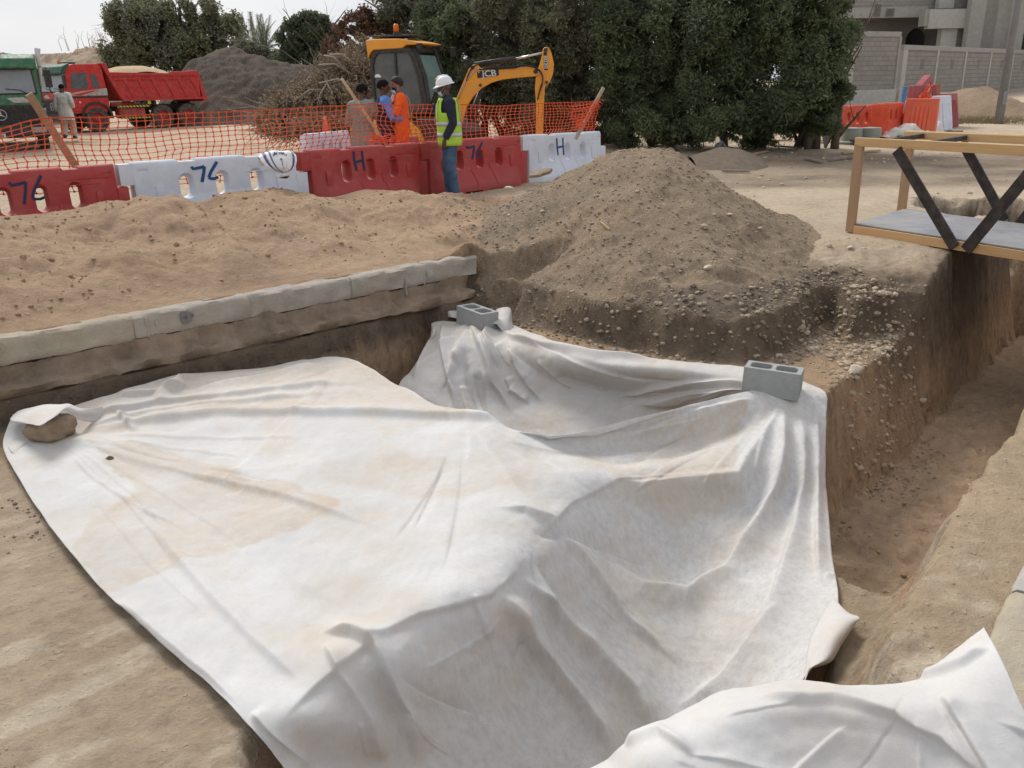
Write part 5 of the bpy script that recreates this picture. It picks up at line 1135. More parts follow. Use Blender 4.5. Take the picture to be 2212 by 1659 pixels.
# vest: torso shell with arm openings
def vest(J, mat, name='hi_vis_vest', g=.032, hem=.80, w=1.0):
    ne, ch, wa, pe = J['neck'], J['chest'], J['waist'], J['pelvis']
    lv = [(hem, .178, .135, 0), (.90, .182, .138, 0), (wa.z, .170, .138, 0), (1.20, .178, .135, 0), (1.27, .182, .130, .2), (1.33, .175, .126, .62), (1.40, .16, .118, .80), (1.445, .145, .10, .78), (1.475, .118, .088, .45)]
    rings = []; n = 40
    for z, rx, ry, cut in lv:
        ctr = Vector((ch.x * sst(1, 1.3, z), ch.y * sst(1, 1.3, z), z)); ring = []
        for j in range(n):
            a = 2 * math.pi * j / n; ca, sa = math.cos(a), math.sin(a); k = 1 - .12 * cut * abs(ca) ** 3
            ring.append(ctr + Vector((math.copysign(abs(ca) ** .82, ca) * (rx * w + g) * k, math.copysign(abs(sa) ** .82, sa) * (ry * w + g), 0)))
        rings.append(ring)
    vs = [v for r_ in rings for v in r_]; fs = []
    for i in range(len(rings) - 1):
        for j in range(n):
            a = 2 * math.pi * (j + .5) / n; zc = (lv[i][0] + lv[i + 1][0]) / 2
            half = {True: 0}.get(zc < 1.235, .0)
            if zc > 1.235:
                half = .62 if zc < 1.43 else .50
                if zc < 1.3: half = .45
            if abs(math.cos(a)) > math.cos(half) and zc > 1.235: continue
            fs.append((i * n + j, i * n + (j + 1) % n, (i + 1) * n + (j + 1) % n, (i + 1) * n + j))
    me = bpy.data.meshes.new(name); me.from_pydata([v[:] for v in vs], [], fs); me.materials.append(mat); me.polygons.foreach_set('use_smooth', [True] * len(me.polygons))
    o = bpy.data.objects.new(name, me); COL.objects.link(o); o.parent = J['t']; s = o.modifiers.new('u', 'SUBSURF'); s.levels = s.render_levels = 1; s = o.modifiers.new('s', 'SOLIDIFY'); s.thickness = .006; s.offset = -1
    def band(z0, z1, rx, ry, cut=0, nm='reflective_band'):
        mb = MB(); mb.loft([[Vector((math.copysign(abs(math.cos(a)) ** .82, math.cos(a)) * (rx * w + g + .004), math.copysign(abs(math.sin(a)) ** .82, math.sin(a)) * (ry * w + g + .004), z)) + Vector((ch.x, ch.y, 0)) * float(sst(1, 1.3, z)) for a in np.linspace(0, 2 * math.pi, n + 1)[:-1]] for z in (z0, z1)], True, False); b = mb.obj(nm, M_refl, J['t'], smooth=True); s_ = b.modifiers.new('s', 'SOLIDIFY'); s_.thickness = .004
    band(.93, .985, .1805, .140); band(1.085, 1.14, .1745, .139)
    for sx in (-1, 1):
        for sy in (-1, 1):
            P = [Vector((sx * .105, sy * (.118 * w + g + .022), 1.14)), Vector((sx * .108, sy * (.122 * w + g + .016), 1.26)), Vector((sx * .105, sy * (.114 * w + g + .014), 1.38)), Vector((sx * .098, sy * (.085 * w + g), 1.45))]
            P = [p + Vector((ch.x, ch.y, 0)) * float(sst(1, 1.3, p.z)) for p in P]; mb = MB(); mb.ribbon(P, .045, (0, sy, 0), .004); mb.obj('reflective_band', M_refl, J['t'], smooth=True)
    return o
vest(J, M_hv, w=1.10)
mb = MB(); mb.ribbon([Vector((-.04, -.186, 1.22)), Vector((.04, -.186, 1.22))], .10, (0, -1, 0), .003); mb.obj('back_logo', pm('logo_white', (.75, .75, .75), bump=0), J['t'])
mb = MB(); mb.ribbon([Vector((-.038, -.191, 1.235)), Vector((0, -.192, 1.255)), Vector((.038, -.191, 1.235))], .018, (0, -1, 0), .002); mb.ribbon([Vector((-.03, -.191, 1.19)), Vector((.03, -.191, 1.19))], .014, (0, -1, 0), .002); mb.obj('back_logo_mark', M_phone, J['t'])
haircap(J, M_hgrey, .004, -.05, .05); mask_obj(J, -.012, .004)
f = J['f']; mb = MB(); mb.lathe([(.0, .148), (.04, .146), (.078, .128), (.104, .092), (.114, .05), (.118, .032)], n=28); hv = [Vector((v[0] * .93, v[1] * 1.13 - .012, v[2])) for v in mb.v]
mb.v = [tuple(f(v.x, v.y, v.z + .012)) for v in hv]; 
b2 = MB(); rings = []
for r_, z in ((1.0, .036), (1.13, .026), (1.14, .018), (1.0, .02)): rings.append([f(.110 * r_ * math.cos(a), -.012 + .133 * r_ * math.sin(a) + (.032 * max(0, math.sin(a)) ** 3 if r_ > 1 else 0), z + .01 - (.012 * max(0, math.sin(a)) if r_ > 1 else 0)) for a in np.linspace(0, 2 * math.pi, 33)[:-1]])
b2.loft(rings); n_ = len(mb.v); mb.v += b2.v; mb.f += [tuple(n_ + i for i in q) for q in b2.f]; mb.mi += b2.mi
b3 = MB(); b3.tube([f(0, .10, .135), f(0, .05, .158), f(0, -.02, .165), f(0, -.09, .15)], [.008, .014, .014, .008], 8); n_ = len(mb.v); mb.v += b3.v; mb.f += [tuple(n_ + i for i in q) for q in b3.f]; mb.mi += b3.mi
mb.obj('hard_hat', M_helm, J['t'], smooth=True)
w0 = J['arms'][0]; mb = MB(); d = (w0[1] - w0[2]).normalized(); mb.tube([w0[2] + d * .012, w0[2] + d * .028], .038, 14); mb.obj('watch', M_steel, J['t'], smooth=True)
w1 = J['arms'][1]; mb = MB(); mb.box(w1[2] + Vector((-.045, .0, .07)), (.012, .075, .15), (R(20), R(-8), 0)); ph = mb.obj('phone', M_phone, None, bevel=.004)
ph.matrix_world = Matrix.Translation(J['t'].location) @ Matrix.Rotation(R(97), 4, 'Z') @ Matrix.Diagonal((1.70 / 1.75,) * 3 + (1,)); tag(ph, 'dark phone held to the face of the man in the hard hat', 'phone')
# --- three men behind the barriers
gM = 'three men talking behind the red barrier'
M_kurta = pm('grey_green_kurta', (.22, .25, .21), (.17, .195, .165), 5, .9, .3, 30, bd=.008); M_trk = pm('grey_cloth', (.12, .13, .12), rough=.9); M_sand = pm('sandal', (.06, .04, .03))
base = px_base(776, 180, 14.6, 1.66)
arms = [((-.19, .0, 1.40), (-.25, -.06, 1.12), (-.16, .12, .98), (.1, .8, -.3), (1, 0, 0), .5, -1), ((.19, .0, 1.40), (.25, .12, 1.17), (.125, .10, 1.50), (-.25, -.1, 1), (-1, .2, 0), .8, -1)]
J = person('man in grey green kurta seen from behind holding a phone to his ear', base, R(-32), 1.66, arms, None, (0, .03), (R(-8), 0, R(-18)), sk_d, gM, build=1.1, thick=1.04)
shirt(J, M_kurta, 'kurta', .02, 1.0, .52, .05, 1.08, .010); trousers(J, M_trk); shoes(J, M_sand); haircap(J, M_hair, .014, -.04, .06, back=-.085)
w1 = J['arms'][1]; mb = MB(); mb.box(w1[2] + Vector((-.035, -.01, .07)), (.014, .07, .14), (R(10), R(8), 0)); ph = mb.obj('phone', M_phone, None, bevel=.004)
ph.matrix_world = Matrix.Translation(base) @ Matrix.Rotation(R(-32), 4, 'Z') @ Matrix.Diagonal((.986, .986, .949, 1)); tag(ph, 'phone at the ear of the man in the grey green kurta', 'phone')
M_blue1 = pm('light_blue_cloth', (.13, .27, .62), (.09, .2, .5), 8, .85, .3, 40); M_dn = pm('dark_navy_cloth', (.016, .02, .045), (.03, .035, .06), 8, .9, .3)
base = px_base(826, 171, 14.7, 1.71)
arms = [((-.19, .0, 1.41), (-.21, .06, 1.13), (-.05, .28, 1.17), (.7, .6, .1), (0, -.5, -1), .5, -1), ((.19, .02, 1.41), (.25, .10, 1.14), (.10, .31, 1.12), (-.75, .5, .1), (0, -.5, -1), .4, 1)]
J = person('man in navy and light blue top with folded arms seen in profile', base, R(-78), 1.71, arms, None, (0, -.02), (R(-4), 0, R(-6)), sk_d, gM, build=.98)
o = shirt(J, M_blue1, 'sleeves', .013, 1.0, .92, 0, .94, .006); trousers(J, M_dn, g=.016); shoes(J, M_shoe); haircap(J, M_hair, .013, -.04, .055, back=-.08)
mb = MB(); pe, wa, ch, ne = J['pelvis'], J['waist'], J['chest'], J['neck']; mb.loft(torso_rings(J, [((0, 0, .84), .172, .125), (wa, .16, .12), (ch - Vector((0, 0, .05)), .176, .123), (ch + Vector((0, 0, .03)), .172, .118), (ne - Vector((0, 0, .06)), .118, .082), (ne, .07, .066)], .018)); remesh(mb, 'navy_top', M_dn, J['t'], .009, 2, .007)
mb = MB()
for s in (-.012, .022): mb.ribbon([Vector((-.178 - .0, s, .93)), Vector((-.182, s + .01, .72)), Vector((-.170, s + .01, .5))], .010, (-1, 0, 0), .004)
mb.obj('side_stripe', pm('stripe_white', (.7, .7, .7), bump=0), J['t'])
M_ov = pm('orange_overall', (.86, .13, .015), (.75, .10, .012), 6, .8, .35, 30, bd=.008)
base = px_base(860, 165, 14.75, 1.74)
arms = [((-.19, .0, 1.42), (-.22, .13, 1.16), (-.07, .235, 1.36), (.25, .1, .95), (.4, -.9, 0), .9, -1), ((.19, .0, 1.42), (.21, .15, 1.19), (.08, .235, 1.38), (-.2, .1, .95), (-.4, -.9, 0), .9, 1)]
J = person('bearded man in orange overall with his mask pulled under his chin', base, R(106), 1.74, arms, None, (0, .01), (R(-2), 0, R(12)), pm('skin_brown', (.26, .125, .072), (.2, .1, .06), 24, .5, .1), gM)
shirt(J, M_ov, 'overall_top', .020, .62, .86, .01, 1.0, .010); trousers(J, M_ov, 'overall_trousers', .024); shoes(J, M_shoe); haircap(J, pm('brown_hair', (.035, .02, .013), (.02, .012, .008), 60, .7, .6), .016, -.02, .06, back=-.07); mask_obj(J, -.05, -.012)
f = J['f']; mb = MB(); mb.loft([[f(w_ * math.sin(a), y_ - .05 * (1 - math.cos(a)), z_) for a in np.linspace(-1.5, 1.5, 11)] for z_, y_, w_ in ((-.045, .088, .066), (-.08, .084, .060), (-.108, .062, .042))], False, False); o = mb.obj('beard', M_hair, J['t'], smooth=True); s_ = o.modifiers.new('s', 'SOLIDIFY'); s_.thickness = .006
mb = MB(); 
for sx in (-1, 1):
    for sy in (-1, 1): mb.ribbon([Vector((sx * .10, sy * .150, 1.02)), Vector((sx * .105, sy * .156, 1.2)), Vector((sx * .10, sy * .145, 1.36)), Vector((sx * .09, sy * .09, 1.475))], .05, (0, sy, 0), .004)
mb.obj('reflective_band', M_refl, J['t'])
# --- man in white by the trucks, walking away
M_wk = pm('white_kurta', (.66, .64, .60), (.56, .54, .50), 5, .9, .3, 30, bd=.008); M_wt = pm('cream_trousers', (.50, .45, .38), (.42, .37, .3), 5, .9, .3)
Yw = 29.0; p_ = gy(152, 301, Yw); zg = p_.z
arms = [((-.19, .0, 1.41), (-.25, -.03, 1.13), (-.25, .04, .88), (0, .1, -1), (1, 0, 0), .5, -1), ((.19, .0, 1.41), (.27, -.08, 1.16), (.24, .10, 1.02), (0, .7, -.5), (-1, 0, 0), .6, 1)]
legs = (((.095, .0, .92), (.10, .14, .52), (.10, .12, .10), .1), ((-.095, .0, .92), (-.10, .02, .5), (-.10, -.16, .12), -.1))
J = person('man in long white shirt and loose trousers walking away towards the trucks', (p_.x, p_.y, zg), R(8), 1.70, arms, legs, (0, .02), (R(-14), 0, 0), sk_d, None, thick=1.05)
shirt(J, M_wk, 'long_shirt', .018, 1.0, .62, .045, 1.05, .010); trousers(J, M_wt, wide=.03, cuff=.0); shoes(J, M_sand, 'sandal'); haircap(J, M_hair, .012, -.04, .06, back=-.08)
# ------------------------------------------------------------------ vehicles
M_rub = pm('tyre_rubber', (.035, .033, .03), (.06, .053, .046), 6, .9, .5, 60, dust=.75, dustc=(.24, .19, .15)); M_blk = pm('black_plastic', (.018, .018, .018), (.03, .028, .026), 6, .6, .2, dust=.4, dustc=(.16, .13, .11)); M_chas = pm('chassis_metal', (.03, .025, .022), (.06, .045, .035), 4, .8, .3, dust=.4, dustc=(.2, .14, .1))
M_glass = pm('dark_glass', (.035, .045, .05), (.06, .07, .075), 2, .12, 0, spec=.7, dust=.35, dustc=(.20, .19, .17)); M_wind = pm('dusty_windscreen', (.16, .18, .20), (.24, .25, .26), 1.2, .25, 0, spec=.7, dust=.4, dustc=(.34, .31, .27))
M_chr = pm('star_metal', (.55, .55, .55), rough=.35, bump=0, Metallic=.8); M_lamp = pm('lamp_lens', (.35, .33, .3), rough=.2, bump=0); M_amb = pm('amber_lens', (.75, .16, .02), (.6, .12, .02), 10, .3, 0); M_silv = pm('silver_paint', (.48, .45, .43), (.34, .3, .28), 10, .6, .1); M_plate = pm('plate_white', (.62, .62, .6), rough=.5, bump=0, dust=.3); M_turq = pm('plate_turquoise', (.05, .35, .36), rough=.5, bump=0); M_hz = None
def mk_hz():
    t = NT('hazard_tape'); tc = t.tc(); w = t.new('ShaderNodeTexWave'); w.bands_direction = 'DIAGONAL'; w.inputs['Scale'].default_value = 4; t.l(tc, w.inputs['Vector']); return t.done(t.mix(t.ramp(w.outputs['Fac'], .45, .55), (.62, .55, .06), (.08, .07, .03)), .6)
M_hz = mk_hz(); M_load = pm('sand_load', (.50, .37, .22), (.43, .31, .18), 3, .95, .5, 30); M_load2 = pm('gravel_load', (.10, .085, .07), (.07, .06, .05), 8, .95, .8, 30)
def paintm(name, c, dust=.35): return pm(name, c, tuple(a * .8 for a in c), 3, .6, .08, 30, dust=dust, dustc=(.36, .27, .2), spec=.35)
M_redp = paintm('red_truck_paint', (.58, .022, .02), .28); M_redb = paintm('dump_body_red', (.52, .022, .024), .3); M_grnp = paintm('green_truck_paint', (.03, .155, .075), .35); M_grnd = paintm('dark_green_paint', (.02, .10, .065), .3); M_hub = paintm('wheel_hub_red', (.36, .04, .035), .4)
def truck(label, loc, rz, P, ang_f=0):
    T = thing('dump_truck', label, 'truck', loc, rz, 'dump trucks parked at the back of the yard'); W_ = 2.45
    # cab
    prof = [(0, .78), (0, 1.58), (.06, 1.64), (.20, 2.48), (.34, 2.72), (.6, 2.80), (1.68, 2.82), (1.82, 2.70), (1.92, 1.6), (1.92, 1.0), (1.75, .80)]
    f = lambda a, b, t: (a, t, b)
    MB().prism(prof, f, .06, W_ - .06).obj('cab', P['cab'], T, bevel=.07, seg=3)
    # lower dark front panel: grille with slats
    g = MB(); g.bb(-.02, .06, .10, W_ - .10, .80, 1.38)
    for k in range(9): g.bb(-.045, -.018, .14, W_ - .14, .84 + k * .058, .865 + k * .058)
    g = g.obj('grille', M_blk, T)
    em = MB(); ring = [Vector((-.055, W_ / 2 + .15 * math.cos(a), 1.10 + .15 * math.sin(a))) for a in np.linspace(0, 2 * math.pi, 33)]; em.tube(ring, .012, 6)
    for k in range(3):
        a = R(90 + 120 * k); c_ = Vector((-.055, W_ / 2, 1.10)); tip = c_ + Vector((0, .145 * math.cos(a), .145 * math.sin(a))); s_ = Vector((0, -math.sin(a), math.cos(a))) * .022
        em.add([c_ + s_ + Vector((-.004, 0, 0)), c_ - s_ + Vector((-.004, 0, 0)), tip + Vector((-.004, 0, 0)), c_ + s_ + Vector((.01, 0, 0)), c_ - s_ + Vector((.01, 0, 0)), tip + Vector((.01, 0, 0))], [(0, 1, 2), (3, 5, 4), (0, 3, 4, 1), (1, 4, 5, 2), (2, 5, 3, 0)])
    em.obj('star_emblem', M_chr, g)
    # bumper
    b = MB(); b.prism([(-.10, .42), (-.14, .50), (-.12, .80), (.02, .84), (.35, .84), (.35, .42)], f, 0, W_).obj('bumper', M_blk, T, bevel=.03); b = [o for o in T.children if o.name.startswith('bumper')][-1]
    MB().bb(-.143, -.10, .02, W_ - .02, .775, .80).obj('bumper_trim', P['trim'], b)
    for y in (.28, W_ - .28): MB().bb(-.15, -.08, y - .2, y + .2, .56, .72).obj('headlight', M_lamp, T, bevel=.01)
    pl = MB().bb(-.165, -.145, W_ * .5 - .02, W_ * .5 + .42, .42, .56).obj('number_plate', M_plate, T); MB().bb(-.168, -.15, W_ * .5 + .0, W_ * .5 + .40, .565, .60).obj('plate_top', M_turq, pl)
    text('plate_number', P['plate'], .13, M_phone, pl, (-.168, W_ * .5 + .2, .49), (R(90), 0, R(-90)), 1.0, .001)
    # windscreen, visor, wipers
    def wp(y, t): return (lambda z: (.06 + (z - 1.64) / .84 * .14))(t)
    ws = MB(); zz = (1.70, 2.40); q = [Vector((wp(0, z) - .012, y, z)) for y, z in ((.16, zz[0]), (W_ - .16, zz[0]), (W_ - .20, zz[1]), (.20, zz[1]))]; ws.hexa(q + [v + Vector((.02, 0, 0)) for v in q]); ws = ws.obj('windscreen', M_wind, T, bevel=.006)
    fr = MB(); 
    for a_, b_ in ((0, 1), (1, 2), (2, 3), (3, 0)): fr.tube([q[a_] + Vector((-.004, 0, 0)), q[b_] + Vector((-.004, 0, 0))], .022, 6)
    fr.obj('windscreen_seal', M_blk, ws)
    wi = MB()
    for y0 in (.35, 1.15): wi.tube([Vector((.035, y0, 1.66)), Vector((.06, y0 + .25, 1.80)), Vector((.055, y0 + .62, 1.84))], .012, 5)
    wi.obj('wiper', M_blk, ws)
    vis = MB().prism([(.04, 2.40), (.02, 2.46), (.10, 2.70), (.42, 2.845), (.46, 2.80), (.30, 2.6), (.19, 2.42)], f, .04, W_ - .04).obj('sun_visor', P['visor'], T, bevel=.03)
    MB().bb(-.02, .12, .30, W_ - .3, 2.405, 2.42).obj('visor_lip', M_blk, vis)
    MB().cyl((.45, W_ * .40, 2.80), (.45, W_ * .40, 2.97), .07, .05, 12).obj('roof_light', M_amb, T, smooth=True)
    if P.get('vent'): MB().box((.75, W_ * .35, 2.86), (.5, .5, .12)).obj('roof_hatch', P['visor'], T, bevel=.05)
    # side windows, door, stripes (near side y=0 and far side)
    for s, y in ((-1, .058), (1, W_ - .058)):
        d = MB(); d.prism([(.24, 1.08), (.24, 1.70), (.33, 2.42), (.40, 2.52), (1.16, 2.56), (1.18, 1.0), (.95, .98)], f, y - .006, y + .006); d = d.obj('door', P['cab'], T, bevel=.005)
        MB().prism([(.34, 1.78), (.44, 2.40), (.48, 2.44), (1.06, 2.46), (1.10, 2.42), (1.10, 1.86), (1.0, 1.80)], f, y - .014, y + .014).obj('window', M_glass, d, bevel=.005)
        MB().prism([(1.28, 1.86), (1.26, 2.40), (1.48, 2.42), (1.62, 1.90), (1.56, 1.84)], f, y - .012, y + .012).obj('side_window', M_glass, T, bevel=.005)
        MB().bb(1.0, 1.10, y - .02, y + .02, 1.50, 1.53).obj('handle', M_blk, d)
        MB().prism([(.0, 1.50), (1.9, 1.50), (1.9, 1.42), (.0, 1.42)], f, y - .011, y + .011).obj('side_stripe', M_blk, T)
        if P.get('silver'):
            MB().prism([(-.0, 1.53), (.55, 1.68), (1.9, 1.82), (1.9, 1.52)], f, y - .010, y + .010).obj('silver_stripe', M_silv, T); MB().prism([(.7, 1.53), (1.55, 1.74), (1.2, 1.72), (.3, 1.56)], f, y - .0125, y + .0125).obj('red_flash', P['cab'], T)
    if P.get('silver'):
        text('model_number', '2628', .10, M_silv, T, (.24, .044, 1.46), (R(90), 0, 0)); MB().cyl((.62, .052, 1.26), (.62, .040, 1.26), .045, n=14).obj('round_reflector', M_plate, T)
    for y0, y1 in ((.3, 1.0), (1.35, 2.0)): MB().prism([(y0, 1.44), (y0 + .25, 1.60), (y1, 1.58), (y1 - .2, 1.44)], lambda a, b, t: (t, a, b), -.008, .01).obj('front_stripe', M_silv, T)
    # mirrors
    for y, s in ((.0, -1), (W_, 1)):
        mr = MB(); mr.box((-.02, y + s * .22, 2.12), (.10, .20, .52)); mr = mr.obj('mirror', M_blk, T, bevel=.03); a = MB(); a.tube([(.16, y, 2.46), (-.02, y + s * .22, 2.44), (-.02, y + s * .22, 1.72), (.02, y, 1.62)], .016, 6); a.obj('mirror_arm', M_blk, mr)
    # wheels
    def wheel(x, y, s, r=.53, dual=False):
        w = MB(); wd = .30; w.lathe([(r * .55, -wd / 2), (r * .93, -wd / 2), (r, -wd * .36), (r, wd * .36), (r * .93, wd / 2), (r * .55, wd / 2)], (0, 0, 0), 36, 'y', caps=False); 
        for k in range(36):
            a = 2 * math.pi * k / 36; w.box((r * math.cos(a), 0, r * math.sin(a)), (.045, wd * .8, .03), Euler((0, -a, 0)).to_matrix())
        h = bpy.data.objects.new('wheel', None); COL.objects.link(h); h.parent = T; h.location = (x, y, r); h.empty_display_size = .1
        t_ = w.obj('tyre', M_rub, h, auto=40)
        q = MB(); e = s * (wd / 2); q.lathe([(0, e * 1.0), (.09, e * 1.0), (.11, e * .9), (.12, e * .55), (.24, e * .35), (.27, e * .6), (.29, e * .98), (.31, e * 1.02), (.31, e * .9), (.28, e * .2), (0, e * .1)], (0, 0, 0), 28, 'y')
        for k in range(10): a = 2 * math.pi * k / 10; q.cyl((.185 * math.cos(a), -e * .4, .185 * math.sin(a)), (.185 * math.cos(a), -e * .68, .185 * math.sin(a)), .018, n=6)
        q.obj('rim', P['hub'], h, auto=35)
    for x in (1.28, 4.42, 5.72):
        wheel(x, .20, 1); wheel(x, W_ - .20, -1)
    # fenders, chassis, tanks
    for y0, y1 in ((.0, .42), (W_ - .42, W_)):
        pts = [(1.28 + .70 * math.cos(a), .60 + .66 * math.sin(a)) for a in np.linspace(R(-5), R(185), 18)]; pin = [(1.28 + .62 * math.cos(a), .60 + .58 * math.sin(a)) for a in np.linspace(R(185), R(-5), 18)]
        MB().prism(pts + pin, f, y0 - .03, y1).obj('fender', M_blk, T, auto=40)
    MB().bb(.3, 6.5, .75, 1.05, .82, 1.06).bb(.3, 6.5, 1.40, 1.70, .82, 1.06).bb(1.9, 2.1, .4, 2.0, .7, 1.0).bb(4.3, 4.5, .3, 2.1, .45, .62).bb(5.62, 5.82, .3, 2.1, .45, .62).obj('chassis', M_chas, T)
    MB().bb(2.35, 3.6, .1, .62, .52, .98).obj('fuel_tank', P['tank'], T, bevel=.09, seg=4); MB().cyl((2.1, .32, 1.12), (3.2, .32, 1.12), .10, n=14).obj('air_tank', P['tank'], T, smooth=True)
    MB().bb(2.25, 3.78, .03, .055, .99, 1.06).bb(2.3, 3.76, .03, .055, .50, .56).obj('hazard_strip', M_hz, T); MB().bb(3.70, 3.85, .02, .045, 1.10, 1.32).obj('warning_plate', pm('yellow_plate', (.7, .5, .03), bump=0), T)
    # dump body
    bd = MB(); z0, z1 = 1.28, 2.42; x0, x1 = 2.05, 6.45
    side = [(x0 + .45, z0), (x1 - .02, z0 + .0), (x1 + .02, z1 + .04), (x1 - .12, z1 - .03), (x0 + .08, z1 + .05), (x0 - .02, z1 + .42), (x0 - .28, z1 + .42)]
    for y in (.0, W_ - .07): bd.prism(side, f, y, y + .07)
    bd.hexa([Vector(v) for v in ((x0 + .45, .07, z0), (x1, .07, z0), (x1, W_ - .07, z0), (x0 + .45, W_ - .07, z0), (x0 + .45, .07, z0 + .1), (x1, .07, z0 + .1), (x1, W_ - .07, z0 + .1), (x0 + .45, W_ - .07, z0 + .1))])
    bd.hexa([Vector(v) for v in ((x0 + .45, .07, z0), (x0 + .53, .07, z0), (x0 + .53, W_ - .07, z0), (x0 + .45, W_ - .07, z0), (x0 - .28, .07, z1 + .42), (x0 - .20, .07, z1 + .42), (x0 - .20, W_ - .07, z1 + .42), (x0 - .28, W_ - .07, z1 + .42))])
    bd = bd.obj('dump_body', P['body'], T, bevel=.012)
    rb = MB()
    for y, s in ((-.035, -1), (W_ + .035, 1)):
        for k in range(6):
            x = x0 + .62 + k * .66; rb.add([Vector(v) for v in ((x, y, z1 - .22), (x + .09, y, z1 - .22), (x + .45, y, z0 + .1), (x + .36, y, z0 + .1), (x, y - s * .045, z1 - .22), (x + .09, y - s * .045, z1 - .22), (x + .45, y - s * .045, z0 + .1), (x + .36, y - s * .045, z0 + .1))], [(0, 1, 2, 3), (4, 7, 6, 5), (0, 4, 5, 1), (1, 5, 6, 2), (2, 6, 7, 3), (3, 7, 4, 0)])
            rb.bb(x - .42, x + .02, y - .02, y + .02, z1 - .27, z1 - .21)
        rb.bb(x0 + .45, x1 + .05, y - .02, y + .04, z0 - .02, z0 + .08); rb.bb(x0 + .05, x1 - .1, y - .015, y + .03, z1 - .10, z1 + .0)
    rb.obj('side_rib', P['body'], bd)
    tg = MB(); tg.hexa([Vector(v) for v in ((x1 + .10, .0, z0 - .12), (x1 + .34, .0, z0 - .12), (x1 + .34, W_, z0 - .12), (x1 + .10, W_, z0 - .12), (x1 - .06, .0, z1 + .12), (x1 + .02, .0, z1 + .12), (x1 + .02, W_, z1 + .12), (x1 - .06, W_, z1 + .12))]); tg.obj('tailgate', P['body'], bd, bevel=.015)
    xx = np.linspace(x0 - .1, x1 - .05, 34); yy = np.linspace(.08, W_ - .08, 22); XX, YY = np.meshgrid(xx, yy); x = XX.ravel(); y = YY.ravel()
    zl = z1 - .06 + P['heap'] * np.clip(1 - ((x - P['hx']) / 1.75) ** 2 - ((y - W_ / 2) / 1.3) ** 2, 0, 1) ** .8 + .03 * fbm(x * 3, y * 3, 3, 7)
    npmesh('load', np.c_[x, y, zl], grid_faces(34, 22), P['load'], T)
    return T
pr = gy(152, 272, 33.0)
grz = float(ground_h(np.array([pr.x]), np.array([pr.y]))[0])
truck('red dump truck with sand load and green sun visor standing side on', (pr.x, pr.y, grz + .02), R(51), dict(cab=M_redp, visor=M_grnd, body=M_redb, trim=M_blk, hub=M_hub, tank=M_hub, load=M_load, heap=.42, hx=3.9, plate='4157', silver=True, vent=True))
pg = gy(112, 306, 25.0); grz = float(ground_h(np.array([pg.x]), np.array([pg.y]))[0])
truck('green dump truck facing the camera at the left edge with a loaded grey heap', (pg.x, pg.y, grz + .0), R(118), dict(cab=M_grnp, visor=M_grnp, body=M_grnd, trim=M_grnd, hub=M_chas, tank=M_chas, load=M_load2, heap=.62, hx=3.0, plate='92188'))
# white snorkel pipe on the green truck
TT = sorted([o for o in bpy.data.objects if o.name.startswith('dump_truck')], key=lambda o: o.name); T2 = TT[-1]; TT[0].scale = (.86,) * 3; TT[1].scale = (.90,) * 3
MB().tube([(.30, -.02, 1.9), (.40, -.06, 2.4), (.55, -.06, 2.75), (.55, -.10, 3.0)], [.04, .05, .07, .09], 10).obj('air_intake', M_plate, T2, smooth=True)
# ------------------------------------------------------------------ mini excavator
M_yel = pm('excavator_yellow', (.80, .33, .012), (.72, .28, .012), 3, .4, .06, 30, dust=.28, dustc=(.45, .33, .2), spec=.5); M_egl = None
def mk_cabglass():
    t = NT('cab_glass'); tc = t.tc(); t.done(t.mix(t.ramp(t.noise(3, 6, .6, tc), .4, .7), (.16, .165, .155), (.10, .11, .105)), .15, None, Specular_IOR_Level=.6)
    tr = t.new('ShaderNodeBsdfTransparent'); tr.inputs[0].default_value = (.75, .8, .78, 1); ms = t.new('ShaderNodeMixShader'); ms.inputs[0].default_value = .62; t.l(tr.outputs[0], ms.inputs[1]); t.l(t.b.outputs[0], ms.inputs[2]); t.l(ms.outputs[0], t.o.inputs['Surface']); return t.m
M_egl = mk_cabglass(); M_eglt = pm('windscreen_teal', (.13, .24, .22), (.2, .3, .28), 2, .15, 0, spec=.6, dust=.3, dustc=(.35, .36, .33)); M_rod = pm('chrome_rod', (.65, .65, .66), rough=.2, bump=0, Metallic=.7); M_hose = pm('hydraulic_hose', (.02, .02, .02), (.045, .04, .035), 20, .7, .2); M_trk2 = pm('track_rubber', (.03, .028, .025), (.1, .08, .06), 8, .9, .5, dust=.5)
YE = 19.0; e0 = gy(812, 236, YE); ea = R(-20); EX = thing('mini_excavator', 'yellow mini excavator with closed black cab and raised arm behind the men', 'excavator', (e0.x, e0.y, float(ground_h(np.array([e0.x]), np.array([YE]))[0])), ea)
zc0 = e0.z - EX.location.z      # cab sill height in local space
f = lambda a, b, t: (a, t, b)
s_ = (gy(812, 100, YE).z - e0.z) / 1.42     # scale so that the cab has the photographed height
def cabpt(a, b): return (a * s_ * 1.0, zc0 + b * s_)
CW = 1.02
outer = [cabpt(*p) for p in ((-.06, -.12), (-.09, .35), (-.09, 1.0), (-.02, 1.26), (.10, 1.36), (.95, 1.37), (1.12, 1.25), (1.28, .75), (1.36, .2), (1.38, -.12))]
inner = [cabpt(*p) for p in ((.02, .02), (.0, .4), (.0, .98), (.06, 1.17), (.16, 1.26), (.88, 1.26), (1.00, 1.16), (1.14, .72), (1.21, .2), (1.22, .02))]
